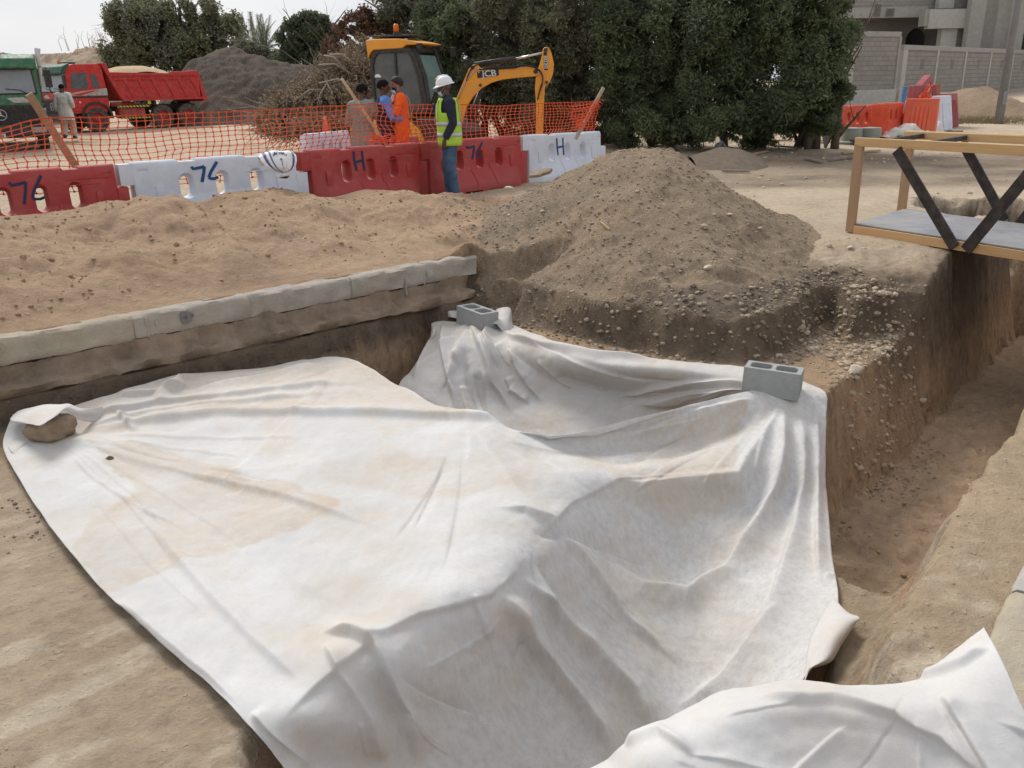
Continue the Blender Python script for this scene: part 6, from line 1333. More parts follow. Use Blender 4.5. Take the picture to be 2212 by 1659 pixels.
def ringprism(mb, o, i, t0, t1):
    n = len(o); v = [f(a, b, t) for t in (t0, t1) for P_ in (o, i) for a, b in P_]; fs = []
    for k in range(n):
        j = (k + 1) % n; fs += [(k, j, n + j, n + k), (2 * n + k, 3 * n + k, 3 * n + j, 2 * n + j), (k, 2 * n + k, 2 * n + j, j), (n + k, n + j, 3 * n + j, 3 * n + k)]
    mb.add(v, fs)
cb = MB(); ringprism(cb, outer, inner, 0, .07); ringprism(cb, outer, inner, CW - .07, CW)
for p in ((-.07, 1.0), (-.08, .2), (1.02, 1.30), (1.30, .0), (.1, 1.31)): a, b = cabpt(*p); cb.bar((a, .05, b), (a, CW - .05, b), .09, .09)
a0, b0 = cabpt(-.06, -.10); a1, b1 = cabpt(1.36, -.02); cb.bb(a0, a1, .01, CW - .01, b0 - .03, b1)
cb = cb.obj('cab_frame', M_blk, EX, bevel=.02, seg=3)
MB().prism([cabpt(*p) for p in ((-.0, .0), (-.0, 1.0), (.06, 1.18), (.16, 1.27), (.56, 1.27), (.58, .0))], f, .045, .055).obj('side_window', M_egl, EX); MB().prism([cabpt(*p) for p in ((.62, .0), (.60, 1.27), (.88, 1.27), (1.00, 1.16), (1.14, .72), (1.21, .2), (1.22, .0))], f, .047, .057).obj('side_window', M_egl, EX)
MB().prism([cabpt(*p) for p in ((-.0, .0), (-.0, 1.0), (.06, 1.18), (.16, 1.27), (.88, 1.27), (1.00, 1.16), (1.14, .72), (1.22, .0))], f, CW - .055, CW - .045).obj('side_window', M_egl, EX)
q = [cabpt(1.14, 1.2), cabpt(1.305, .72), cabpt(1.38, .15)]; w = MB()
w.loft([[Vector((a, y, b)) for y in (.09, CW - .09)] + [Vector((a + .012, y, b)) for y in (CW - .09, .09)] for a, b in q]); w.obj('windscreen', M_eglt, EX)
w = MB(); 
for y in (.05, CW - .05): w.tube([Vector((cabpt(1.08, 1.30)[0] + .02, y, cabpt(1.08, 1.30)[1]))] + [Vector((a + .02, y, b)) for a, b in q] + [Vector((cabpt(1.40, -.1)[0], y, cabpt(1.4, -.1)[1]))], .045, 8)
a, b = cabpt(1.07, 1.29); w.tube([Vector((a, .05, b)), Vector((a + .05, CW / 2, b + .02)), Vector((a, CW - .05, b))], .06, 8); w.obj('windscreen_frame', M_blk, EX, smooth=True)
MB().bar(cabpt(.60, .0)[:1] + (.03,) + cabpt(.60, .0)[1:], cabpt(.59, 1.28)[:1] + (.03,) + cabpt(.59, 1.28)[1:], .035, .035).obj('door_post', M_blk, EX)
rf = MB(); rf.prism([cabpt(*p) for p in ((-.11, 1.14), (-.07, 1.24), (.04, 1.34), (.8, 1.355), (.92, 1.42), (1.26, 1.42), (1.28, 1.46), (1.05, 1.51), (.75, 1.565), (.2, 1.575), (-.12, 1.565), (-.14, 1.53))], f, -.015, CW + .015); rf.obj('cab_roof', M_yel, EX, bevel=.035, seg=3)
MB().bb(cabpt(.0, 0)[0], cabpt(.95, 0)[0], .12, CW - .12, cabpt(0, 1.615)[1], cabpt(0, 1.66)[1]).obj('roof_rack', M_blk, EX, bevel=.01)
a, b = cabpt(.56, 1.66); MB().cyl((a, .2, b), (a, .2, b + .06), .075, .065, 14).obj('beacon_base', M_blk, EX); MB().lathe([(.0, .155), (.035, .15), (.055, .12), (.058, .0)], (a, .2, b + .06), 16).obj('beacon', M_amb, EX, smooth=True)
for y in (.02, CW - .02): a, b = cabpt(1.24, 1.38); MB().box((a, y, b), (.09, .12, .12)).obj('work_lamp', M_blk, EX, bevel=.01)
a, b = cabpt(1.55, 1.22); MB().box((a, CW + .1, b + .05), (.08, .14, .2)).obj('mirror', M_blk, EX, bevel=.01)
# interior: seat, console, levers, helmet hanging inside
a, b = cabpt(.25, .0); MB().box((a + .08, .5, b + .18), (.45, .48, .12)).box((a - .13, .5, b + .45), (.12, .46, .55), (0, R(-8), 0)).obj('seat', M_chas, EX, bevel=.04)
a, b = cabpt(.95, 0); MB().box((a, .25, b + .2), (.12, .12, .55), (0, R(-8), 0)).bar((a + .1, .4, b), (a + .02, .4, b + .5), .02, .02).bar((a + .05, .6, b), (a - .02, .6, b + .45), .02, .02).obj('console', M_chas, EX, bevel=.01)
a, b = cabpt(.10, .86); hh_ = MB().sph((0, 0, 0), (.13, .10, .10), 16, 8, a0=0).obj('hard_hat', M_helm, None, smooth=True); hw_ = Matrix.Translation(EX.location) @ Matrix.Rotation(ea, 4, 'Z') @ Matrix.Translation((a - .02, .12, b - .12)); hh_.matrix_world = hw_; tag(hh_, 'white hard hat hanging inside the cab behind the rear window', 'hard hat')
# body
bz0 = cabpt(0, -.12)[1]
rear = [(.35, bz0 - .02), (-.15, bz0 - .02), (-.52, bz0 - .22), (-.66, bz0 - .50), (-.64, bz0 - .66), (.35, bz0 - .66)]
MB().prism([(1.9, bz0 - .66), (1.9, bz0 - .40), (1.5, bz0 - .15), (.2, bz0 - .15), (-.3, bz0 - .4), (-.3, bz0 - .66)], f, -.05, 1.5).obj('upper_frame', M_blk, EX, bevel=.02)
cw = MB(); R0 = 1.0
cw.loft([[Vector((-.30 - .62 * math.cos(t), .72 + .80 * math.sin(t), z)) for t in np.linspace(-1.5, 1.5, 15)] + [Vector((.2, 1.50, z)), Vector((.2, -.06, z))] for z in (bz0 - .72, bz0 - .68, bz0 - .25)] + [[Vector((-.26 - .5 * math.cos(t), .72 + .72 * math.sin(t), bz0 - .04)) for t in np.linspace(-1.5, 1.5, 15)] + [Vector((.2, 1.40, bz0 - .04)), Vector((.2, .04, bz0 - .04))]])
cw = cw.obj('engine_cover', M_yel, EX, bevel=.02)
hd = MB(); prof_ = [(.50 + .62 * math.cos(a), bz0 - .60 + .52 * math.sin(a)) for a in np.linspace(0, math.pi * .62, 12)] + [(.05, bz0 - .10), (.05, bz0 - .60)]; hd.prism(prof_, f, -.10, .45); hd = hd.obj('side_hood', M_yel, EX, bevel=.04)
vt = MB()
for k in range(5): vt.bb(.40, .75 + .08 * k, -.115, -.10, bz0 - .28 - k * .065, bz0 - .255 - k * .065)
vt.obj('louvre', M_yel, hd, bevel=.006)
vt = MB()
for k in range(4): vt.box((-.62, .2, bz0 - .34 - k * .07), (.14, .4, .02), (0, R(0), R(-38)))
vt.obj('louvre', M_blk, cw)
MB().bb(-.3, 1.9, -.1, 1.5, bz0 - .78, bz0 - .70).obj('deck_plate', M_yel, EX, bevel=.02)
gz0 = 0
for y in (-.02, 1.22):
    tk = MB(); r = .26; cx0, cx1 = -.45, 1.65; o_ = [(cx0 - r * math.sin(a), r + r * math.cos(a)) for a in np.linspace(0, math.pi, 12)] + [(cx1 + r * math.sin(a), r - r * math.cos(a)) for a in np.linspace(0, math.pi, 12)]
    tk.prism(o_, f, y - .02, y + .28); tk.obj('track', M_trk2, EX, bevel=.01)
MB().bb(-.2, 1.4, .3, 1.2, .3, bz0 - .76).obj('undercarriage', M_blk, EX)
bl = MB(); bl.prism([(2.35, .02), (2.45, .1), (2.38, .40), (2.30, .42), (2.34, .1)], f, -.05, 1.5); bl.bar((1.5, .35, .25), (2.36, .35, .22), .08, .1); bl.bar((1.5, 1.1, .25), (2.36, 1.1, .22), .08, .1); bl.obj('dozer_blade', M_yel, EX, bevel=.01)
# boom and stick in a plane parallel to the picture, real thickness
YB = YE - .35
def BP(px_, py_, Y=YB): p = gy(px_, py_, Y); return (p.x, p.z)
loc0 = EX.matrix_basis.copy(); wi_ = (Matrix.Translation(EX.location) @ Matrix.Rotation(ea, 4, 'Z')).inverted()
def wobj(mb, name, mat, parent=EX, **kw):
    mb.v = [tuple(wi_ @ Vector(v)) for v in mb.v]; return mb.obj(name, mat, parent, **kw)
fb = lambda a, b, t: (a, t, b)
ca_, sa_ = math.cos(R(-8)), math.sin(R(-8)); XR = BP(985, 230)[0]
def fb(a, b, t): return (XR + (a - XR) * 1.0, t + (a - XR) * -.12, b)
bo = [BP(*p) for p in ((962, 262), (986, 212), (1005, 168), (1013, 150), (1022, 140), (1032, 139), (1042, 150), (1075, 151), (1110, 148), (1150, 143), (1166, 150), (1167, 160), (1158, 165), (1120, 168), (1085, 172), (1062, 179), (1042, 190), (1025, 206), (1010, 228), (1000, 262))]
B_ = wobj(MB().prism(bo, fb, YB - .11, YB + .11), 'boom', M_yel, bevel=.012)
stk = [BP(*p) for p in ((1172, 106), (1178, 103), (1184, 104), (1190, 116), (1195, 140), (1193, 160), (1186, 178), (1176, 188), (1174, 220), (1172, 292), (1158, 292), (1157, 220), (1155, 190), (1157, 165), (1165, 140), (1170, 120))]
S_ = wobj(MB().prism(stk, fb, YB - .08, YB + .08), 'stick', M_yel, bevel=.012)
def P3(px_, py_, dy=-.0): a, b = BP(px_, py_); return Vector(fb(a, b, YB + dy))
for c_, r_ in (((1156, 155), .045), ((1177, 109), .04), ((1021, 146), .04), ((1038, 184), .03), ((1179, 178), .03)):
    a = P3(*c_, -.13); wobj(MB().cyl(a, a + Vector((0, .26, 0)), r_, n=14), 'pivot_pin', M_blk, smooth=False)
wobj(MB().cyl(P3(1026, 140), P3(1112, 128), .055, n=14), 'ram_barrel', M_blk, smooth=True); wobj(MB().cyl(P3(1112, 128), P3(1176, 114), .022, n=10), 'ram_rod', M_rod, smooth=True)
wobj(MB().cyl(P3(1037, 184), P3(1020, 236, .02), .03, n=10), 'ram_rod', M_rod, smooth=True); wobj(MB().cyl(P3(1048, 176), P3(1012, 262, .05), .05, n=10), 'ram_barrel', M_blk, smooth=True)
def hose(pts, r=.014, dy=-.13): wobj(MB().tube(catmull(np.array([[P3(a, b, dy)[:]] for a, b in pts]), len(pts) * 5, 0)[:, 0], r, 6), 'hose', M_hose, smooth=True)
hose(((1008, 175), (1014, 158), (1022, 146), (1040, 135), (1075, 130))); hose(((1036, 150), (1080, 148), (1110, 147), (1125, 143), (1150, 145), (1166, 156), (1171, 172), (1166, 190), (1160, 215)), .016); hose(((1045, 147), (1100, 145), (1130, 141), (1155, 146), (1168, 158), (1170, 180), (1162, 205)), .012, -.15)
wobj(MB().tube([P3(990, 215, -.125), P3(1007, 175, -.125), P3(1030, 149, -.125), P3(1100, 147, -.125), P3(1118, 143, -.125)], .012, 6), 'pipe', M_silv, smooth=True)
def plate_(pts, name, mat, dy): 
    A_ = [P3(a, b, dy) for a, b in pts]; mb = MB(); mb.hexa([A_[0], A_[1], A_[1] + Vector((0, .006, 0)), A_[0] + Vector((0, .006, 0)), A_[3], A_[2], A_[2] + Vector((0, .006, 0)), A_[3] + Vector((0, .006, 0))]); return wobj(mb, name, mat)
plate_(((1032, 169), (1078, 163), (1077, 149.5), (1031, 155)), 'lettering_panel', M_phone, -.118)
def wtext(s, size, c, dy, tilt, sx=1.0, rot0=0, mat=None, name='lettering'):
    p = P3(*c, dy); o = text(name, s, size, mat or M_plate, None, (0, 0, 0), (0, 0, 0), sx, .002, size * .02); mt_ = Matrix.Translation(p) @ Matrix.Rotation(R(-7), 4, 'Z') @ Matrix.Rotation(tilt, 4, 'Y') @ Matrix.Rotation(R(90), 4, 'X'); o.parent = EX; o.matrix_local = wi_ @ mt_; return o
wtext('JCB', .165, (1057, 159.5), -.126, R(-4), 1.15)
wobj(MB().hexa([P3(1033.5, 158, -.124), P3(1036.5, 157.6, -.124), P3(1036.5, 157.6, -.120), P3(1033.5, 158, -.120), P3(1033.2, 155, -.124), P3(1036.2, 154.6, -.124), P3(1036.2, 154.6, -.120), P3(1033.2, 155, -.120)]), 'lettering_square', M_yel)
plate_(((1174.5, 152), (1181.5, 152), (1179.5, 114), (1172.5, 114)), 'lettering_panel', M_phone, -.088); wtext('8030', .095, (1177, 135), -.096, R(87), 1.3)
# ------------------------------------------------------------------ foliage
def mat_leaf(name, c1, c2, c3=None, tr=.38):
    t = NT(name); a = t.attr('shade').outputs['Fac']; tc = t.tc('Object')
    c = t.mix(a, c1, c2)
    if c3: c = t.mix(t.ramp(t.noise(.55, 4, .6, tc), .45, .7), c, c3)
    c = t.mix(t.ramp(t.noise(1.6, 4, .6, tc), .35, .7, 0, .4), c, t.mix(1.0, c, (.55, .6, .55), 'MULTIPLY'))
    t.done(c, .7, None, Specular_IOR_Level=.25)
    if tr:
        T_ = t.new('ShaderNodeBsdfTranslucent'); t.l(c, T_.inputs['Color']); ms = t.new('ShaderNodeMixShader'); ms.inputs[0].default_value = tr; t.l(t.b.outputs[0], ms.inputs[1]); t.l(T_.outputs[0], ms.inputs[2]); t.l(ms.outputs[0], t.o.inputs['Surface'])
    return t.m
M_bark = pm('bark', (.10, .08, .062), (.16, .13, .10), 8, .95, .8, 30, bd=.02); M_twig = pm('dry_twig', (.36, .30, .23), (.25, .205, .155), 12, .9, .3)
LF1 = mat_leaf('leaf_dark_green', (0.070, 0.089, 0.056), (0.185, 0.219, 0.128)); LF2 = mat_leaf('leaf_fresh_green', (0.082, 0.108, 0.058), (0.251, 0.295, 0.152), (0.139, 0.166, 0.092)); LF3 = mat_leaf('leaf_grey_green', (0.147, 0.151, 0.116), (0.317, 0.317, 0.238), (0.251, 0.255, 0.173)); LF4 = mat_leaf('leaf_reddish_dry', (.13, .07, .05), (.26, .155, .11), None, .15); LF5 = mat_leaf('leaf_dead', (.17, .125, .08), (.38, .29, .19), (.26, .20, .13), .1); LF6 = mat_leaf('leaf_olive', (0.118, 0.126, 0.082), (0.304, 0.305, 0.192), (0.209, 0.210, 0.139)); LF8 = mat_leaf('leaf_olive_grey', (.13, .135, .085), (.28, .29, .17), (.20, .205, .12)); LF7 = mat_leaf('thorn_grey', (0.097, 0.088, 0.074), (0.234, 0.204, 0.166), (0.097, 0.118, 0.058), 0.196)
def leaves(name, P, size, mat, parent, seed=0, asp=2.0, droop=0.0, up=.3):
    rg = np.random.default_rng(seed); n = len(P); d = rg.normal(size=(n, 3)); d[:, 2] = d[:, 2] * .7 - droop; d /= np.linalg.norm(d, axis=1, keepdims=True)
    o = rg.normal(size=(n, 3)); o[:, 2] += up; s = np.cross(d, o); s /= np.linalg.norm(s, axis=1, keepdims=True) + 1e-6
    sz = (size * (.6 + .8 * rg.random(n)))[:, None]; a = d * sz * asp / 2; b = s * sz / 2
    V = np.stack([P - a, P + b - a * .1, P + a, P - b - a * .1], 1).reshape(-1, 3); F_ = np.arange(4 * n).reshape(-1, 4)
    sh = np.repeat(np.clip(rg.random(n) * .8 + .2 * rg.random(n), 0, 1), 4)
    return npmesh(name, V, F_, mat, parent, smooth=False, attrs={'shade': sh})
def cluster_pts(cl, n, rg, shell=.55, hole=.12, ns=.9, zmin=None, sub=9):
    if sub:
        o_ = []
        for c in cl:
            o_.append((*c[:3], c[3] * .72, c[4] * .72, c[5] * .72, .30))
            for k in range(sub):
                d = rg.normal(size=3); d[1] = -abs(d[1]) * .8 if rg.random() < .7 else d[1]; d /= np.linalg.norm(d); q = .28 + .22 * rg.random(); r_ = .70 + .25 * rg.random(); o_.append((c[0] + d[0] * c[3] * r_, c[1] + d[1] * c[4] * r_, c[2] + d[2] * c[5] * r_, c[3] * q, c[4] * q, c[5] * q, 1.0))
        cl = o_
    """cl: list of (x,y,z,rx,ry,rz,weight)"""
    cl = np.array(cl, float); w = cl[:, 6] * (cl[:, 3] * cl[:, 4] * cl[:, 5]) ** (2 / 3); w /= w.sum(); k = rg.choice(len(cl), n, p=w); c = cl[k]
    d = rg.normal(size=(n, 3)); d /= np.linalg.norm(d, axis=1, keepdims=True); r = (shell + (1 - shell) * rg.random(n)) ** 1.0; r = np.where(rg.random(n) < .25, rg.random(n) ** .5, r) * (1 + .20 * rg.normal(size=n))
    P = c[:, :3] + d * r[:, None] * c[:, 3:6]
    q = fbm(P[:, 0] * ns * 2.2 + P[:, 1], P[:, 2] * ns * 2.2 - P[:, 1] * .7, 3, 101); P = P[q > -.35 + hole]
    if zmin is not None: P = P[P[:, 2] > zmin]
    return P
def limbs(mb, base, top, spread, n, r0, rg, depth=2, wob=.12):
    base = Vector(base); top = Vector(top); ax = top - base; L = ax.length; pts = [base.lerp(top, t) + Vector((rg.normal() * wob * L * .15 * t, rg.normal() * wob * L * .15 * t, 0)) for t in np.linspace(0, 1, 6)]
    mb.tube(pts, [r0 * (1 - .8 * t) for t in np.linspace(0, 1, 6)], 7)
    if depth <= 0: return
    for k in range(n):
        i = rg.integers(1, 5); s = pts[i]; a = rg.random() * 6.283; l = L * (.35 + .4 * rg.random()) ; d = Vector((math.cos(a) * spread, math.sin(a) * spread, .55 + .5 * rg.random())); d.normalize(); limbs(mb, s, s + d * l, spread, max(2, n - 2), r0 * (1 - .8 * i / 5) * .55, rg, depth - 1, wob)
def tree(label, cat, base, cl, nleaf, size, mat, trunk_r=.15, seed=0, name='tree', group=None, shell=.5, hole=.1, asp=2.0, droop=0, ntr=1, limb_n=5, bark=None, depth=2, ns=.9, spread=.9, zmin=None, mat2=None, frac2=.0):
    rg = np.random.default_rng(seed); T = thing(name, label, cat, base, 0, group); bx_, by_, bz_ = base
    c2 = [(x - bx_, y - by_, z - bz_, a, b, c, w) for x, y, z, a, b, c, w in cl]; top = max(c2, key=lambda c: c[2]); mb = MB()
    for k in range(ntr):
        t_ = c2[int(rg.integers(len(c2)))] if ntr > 1 else top; off = (rg.normal() * .35, rg.normal() * .2) if ntr > 1 else (0, 0); limbs(mb, (off[0], off[1], -.1), (t_[0] * .8 + off[0], t_[1] * .8, max(.8, t_[2] + t_[5] * .5)), spread, limb_n, trunk_r, rg, depth)
    for k in range(int(26 * len(c2) ** .8)):
        c = c2[int(rg.integers(len(c2)))]; d = rg.normal(size=3); d[1] = -abs(d[1]); d /= np.linalg.norm(d); s = Vector(c[:3]) + Vector((d * np.array(c[3:6]) * .6).tolist()); s.z = max(s.z, .1); dd = Vector((d + rg.normal(size=3) * .5).tolist()).normalized(); l = float(min(c[3:6])) * (.5 + .5 * rg.random()); w_ = max(.006, l * .008)
        mb.tube([s, s + dd * l * .5 + Vector((rg.normal() * l * .06, 0, rg.normal() * l * .06)), s + dd * l], [w_, w_ * .7, w_ * .3], 4)
    mb.obj('trunk', bark or M_bark, T, smooth=True)
    P = cluster_pts(c2, nleaf, rg, shell, hole, ns, zmin)
    if mat2 is not None and frac2 > 0:
        q = fbm(P[:, 0] * .5 + 7, P[:, 2] * .6 + P[:, 1] * .3, 3, 111 + seed) > (1 - 2 * frac2) * .5; leaves('crown', P[~q], size, mat, T, seed, asp, droop); leaves('crown', P[q], size, mat2, T, seed + 1, asp, droop)
    else: leaves('crown', P, size, mat, T, seed, asp, droop)
    return T
def gh(x, y): return float(ground_h(np.array([float(x)]), np.array([float(y)]))[0])
def CL(px_, py_, Y, rpx, rpy, ry=None, w=1.0):   # cluster from picture position at distance Y
    p = gy(px_, py_, Y); k = Y * 1.02 / F; return (p.x, p.y, p.z, rpx * k, ry if ry else rpx * k, rpy * k, w)
def TB(px_, Y): p = gy(px_, 300, Y); return (p.x, p.y, gh(p.x, p.y))
# big spreading tree behind the gravel heap
Yt = 66
tree('large round olive green tree rising behind the dark gravel heap', 'tree', TB(390, Yt), [CL(290, 62, Yt, 54, 54), CL(278, 115, Yt, 48, 55), CL(265, 150, Yt, 30, 40), CL(340, 45, Yt, 58, 48), CL(400, 80, Yt, 80, 60), CL(350, 110, Yt, 60, 55), CL(400, 35, Yt, 50, 36), CL(420, 90, Yt, 55, 55), CL(470, 70, Yt - 1, 55, 56), CL(505, 110, Yt, 40, 48), CL(315, 170, Yt, 60, 50), CL(450, 150, Yt, 80, 50)], 190000, .11, LF8, .5, 1, asp=1.6, mat2=LF3, frac2=.4, hole=.14, limb_n=6)
tree('dark green rounded tree right of the palms on the skyline', 'tree', TB(670, 52), [CL(665, 60, 52, 42, 26), CL(700, 60, 52, 28, 24), CL(640, 95, 52, 36, 30), CL(690, 105, 52, 42, 42), CL(620, 135, 52, 30, 30), CL(665, 150, 52, 50, 36)], 80000, .085, LF1, .35, 2, asp=1.5, hole=.10)
tree('low green bushy tree on the skyline between the big tree and the palms', 'tree', TB(545, 58), [CL(535, 105, 58, 22, 18), CL(560, 115, 58, 26, 18), CL(600, 140, 58, 30, 24), CL(560, 150, 58, 45, 24)], 34000, .08, LF6, .2, 3, asp=1.6)
def palm(label, px_, Y, ptop, nf=20, fl=2.2, seed=0, mat=LF6):
    b = TB(px_, Y); zt = gy(px_, ptop, Y).z - b[2] - fl * .45; T = thing('palm_tree', label, 'palm tree', b, 0, 'palm trees on the skyline'); rg = np.random.default_rng(seed)
    MB().tube([(0, 0, -.1), (.1, 0, zt * .5), (0, .05, zt)], [.28, .2, .18], 10).obj('trunk', M_bark, T, smooth=True); P, fr = [], MB()
    for k in range(nf):
        a = 2.4 * k; el = R(80 - 75 * (k / nf) + rg.normal() * 6); pts = []; p = Vector((0, 0, zt))
        for i in range(9): pts.append(p.copy()); e2 = el - R(11) * i * (1.2 - el); p = p + Vector((math.cos(a) * math.cos(e2), math.sin(a) * math.cos(e2), math.sin(e2))) * fl / 8
        fr.tube(pts, [.02] * 8 + [.006], 4)
        for i in range(1, 9):
            d = (pts[i] - pts[i - 1]).normalized(); s, u = frame(d)
            for j in range(3):
                q = pts[i - 1].lerp(pts[i], j / 3)
                for sg in (-1, 1):
                    tip = q + (d * .55 + s * sg * .6 - u * .18) * .42 * (1 - abs(i - 4) / 9); w_ = u * .0 + d * .03; P.append([q - w_, q + w_, tip + w_ * .3, tip - w_ * .3])
    A_ = np.array([[v[:] for v in q] for q in P]).reshape(-1, 3); npmesh('fronds', A_, np.arange(len(A_)).reshape(-1, 4), mat, T, smooth=False, attrs={'shade': np.random.default_rng(seed).random(len(A_) // 4).repeat(4)}); fr.obj('midribs', M_bark, T)
palm('pale green palm left of the dark rounded tree', 572, 62, 74, 26, 2.6, 1, LF6); palm('darker palm with upright fronds right beside the pale palm', 594, 60, 72, 22, 2.2, 2, LF1)
# shrub with reddish dry leaves left of the cab
tree('reddish brown drying bush behind the excavator cab', 'bush', TB(770, 27), [CL(765, 100, 27, 48, 46), CL(800, 78, 27, 42, 44), CL(740, 135, 27, 46, 46), CL(800, 130, 27, 50, 50), CL(718, 110, 27, 26, 32), CL(750, 75, 27, 26, 22)], 60000, .06, LF4, .07, 4, 'bush', shell=.4, asp=1.7, ntr=4, hole=.16)
# dead brushwood heap
H = thing('brushwood_heap', 'heap of dead dry branches left of the excavator', 'brushwood heap', TB(690, 23)); rg = np.random.default_rng(5); hb = TB(690, 23)
hcl = [(x - hb[0], y - hb[1], z - hb[2], a, b, c, w) for x, y, z, a, b, c, w in [CL(760, 185, 23, 60, 60), CL(700, 215, 22.5, 62, 52), CL(640, 240, 22, 62, 40), CL(600, 262, 21.5, 45, 30), CL(790, 150, 24, 50, 60), CL(745, 240, 22, 80, 50), CL(700, 270, 21.5, 110, 30)]]
P = cluster_pts(hcl, 150000, rg, .40, .06, 1.6, zmin=.02, sub=0); leaves('dead_leaves', P, .032, LF5, H, 5, 2.6, .5)
mb = MB()
for k in range(230):
    c = hcl[int(rg.integers(len(hcl)))]; d = rg.normal(size=3); d /= np.linalg.norm(d); s = Vector(c[:3]) + Vector(d * np.array(c[3:6]) * .75); s.z = max(s.z, .05); dd = Vector((rg.normal() - .5, rg.normal() * .5 - .4, rg.normal() * .55 + .1)).normalized(); l = .4 + rg.random() * .9; p = [s]
    for i in range(4): dd = (dd + Vector(rg.normal(size=3) * .18) + Vector((0, 0, -.07))).normalized(); p.append(p[-1] + dd * l / 4)
    mb.tube(p, [.012, .010, .008, .006, .003], 5)
for (x0_, y0_, x1_, y1_) in ((690, 180, 770, 185), (700, 195, 640, 215), (705, 178, 730, 240), (705, 182, 680, 250), (700, 120, 745, 150), (690, 140, 760, 160), (712, 118, 770, 140)):
    a = gy(x0_, y0_, 21.6) - Vector(hb); b = gy(x1_, y1_, 21.3) - Vector(hb); m_ = a.lerp(b, .5) + Vector((0, 0, .12)); mb.tube([a, m_, b], [.022, .018, .008], 5)
mb.obj('branches', M_twig, H, smooth=True)
mb = MB(); 
for k in range(70):
    a = gy(680 + 60 * rg.random(), 112 + 30 * rg.random(), 22.5) - Vector(hb); mb.tube([a, a + Vector((.1 * rg.normal(), .1, -.18)), a + Vector((.12 * rg.normal(), .1, -.35 - .2 * rg.random()))], [.008, .012, .004], 4)
mb.obj('hanging_fronds', M_twig, H)
# thorny grey tree over the excavator and the dense hedge
tree('grey thorny leafless tree above the excavator cab reaching the top of the photo', 'tree', TB(900, 27), [CL(860, 10, 27, 60, 40, 1.0), CL(930, 40, 27, 80, 60, 1.2), CL(900, -60, 27, 110, 60, 1.6), CL(1010, 60, 26, 80, 70, 1.2), CL(1050, -10, 27, 90, 70, 1.4), CL(980, 130, 26, 70, 60, 1)], 60000, .05, LF7, .16, 6, shell=.25, asp=3.2, hole=.14, limb_n=7, bark=M_twig, spread=1.1, mat2=LF6, frac2=.12, depth=3)
hedge = [
 (905, 24.5, [(850, 190, 55, 60), (960, 90, 55, 70), (940, 160, 60, 60), (985, 55, 45, 55), (900, 225, 70, 50), (960, 235, 60, 55)], LF2, 'dark green bushy tree directly behind the excavator cab', LF1, 24000),
 (1090, 24, [(1060, 90, 80, 80), (1120, 60, 80, 90), (1100, 170, 90, 80), (1050, 240, 80, 60), (1150, 230, 80, 70), (1110, -10, 90, 70)], LF6, 'greyish green tree behind the boom of the excavator', LF7, 34000),
 (1270, 22.5, [(1230, 60, 80, 100), (1300, 120, 80, 110), (1240, 200, 80, 90), (1300, 260, 70, 60), (1200, 270, 70, 50), (1260, -30, 90, 80), (1190, 120, 60, 90)], LF6, 'tall olive green tree in the middle of the hedge behind the gravel pile', LF2, 38000),
 (1440, 21.5, [(1400, 50, 90, 100), (1470, 120, 90, 100), (1410, 200, 90, 90), (1460, 260, 80, 60), (1380, 270, 60, 50), (1430, -40, 100, 80), (1350, 130, 60, 100)], LF2, 'dark leafy tree of the hedge just right above the top of the gravel pile', LF1, 38000),
 (1600, 20.5, [(1570, 50, 90, 100), (1640, 110, 90, 110), (1580, 190, 90, 90), (1620, 255, 85, 55), (1540, 262, 60, 50), (1600, -40, 110, 80), (1520, 120, 60, 100)], LF2, 'large glossy green tree of the hedge between the pile and the orange barriers', LF1, 40000),
 (1740, 19.5, [(1740, 40, 65, 70), (1775, 120, 62, 80), (1720, 150, 70, 90), (1745, 215, 62, 60), (1770, 60, 62, 60), (1700, 250, 60, 45), (1690, 60, 60, 80), (1765, 255, 30, 28), (1765, -20, 60, 50)], LF2, 'rightmost bright green tree of the hedge beside the grey building', LF1, 40000)]
for i, (bx_, Yh, cls, mt_, lb, mt2, nl) in enumerate(hedge):
    tree(lb, 'tree', TB(bx_, Yh + .8), [CL(a, b, Yh + .5 * math.sin(a + b), c, d, 1.1) for a, b, c, d in cls], int(nl * 4.8), .031 if i else .033, mt_, .11, 20 + i, 'tree', 'trees of the dense dark hedge', shell=.35, asp=3.4, ntr=5, hole=.16, droop=.55, ns=1.3, limb_n=4, spread=.5, mat2=mt2, frac2=.35, zmin=.02)
# bare shrub on the light mound
T = thing('bare_shrub', 'small leafless shrub on the pale mound beyond the red truck', 'shrub', gy(198, 104, 92)); mb = MB(); rg = np.random.default_rng(8)
for k in range(26): x = rg.normal() * 1.3; h = .8 + 1.3 * rg.random(); mb.tube([(x, 0, -.2), (x + rg.normal() * .2, 0, h * .6), (x + rg.normal() * .4, 0, h)], [.03, .02, .008], 4)
mb.obj('twigs', M_twig, T)
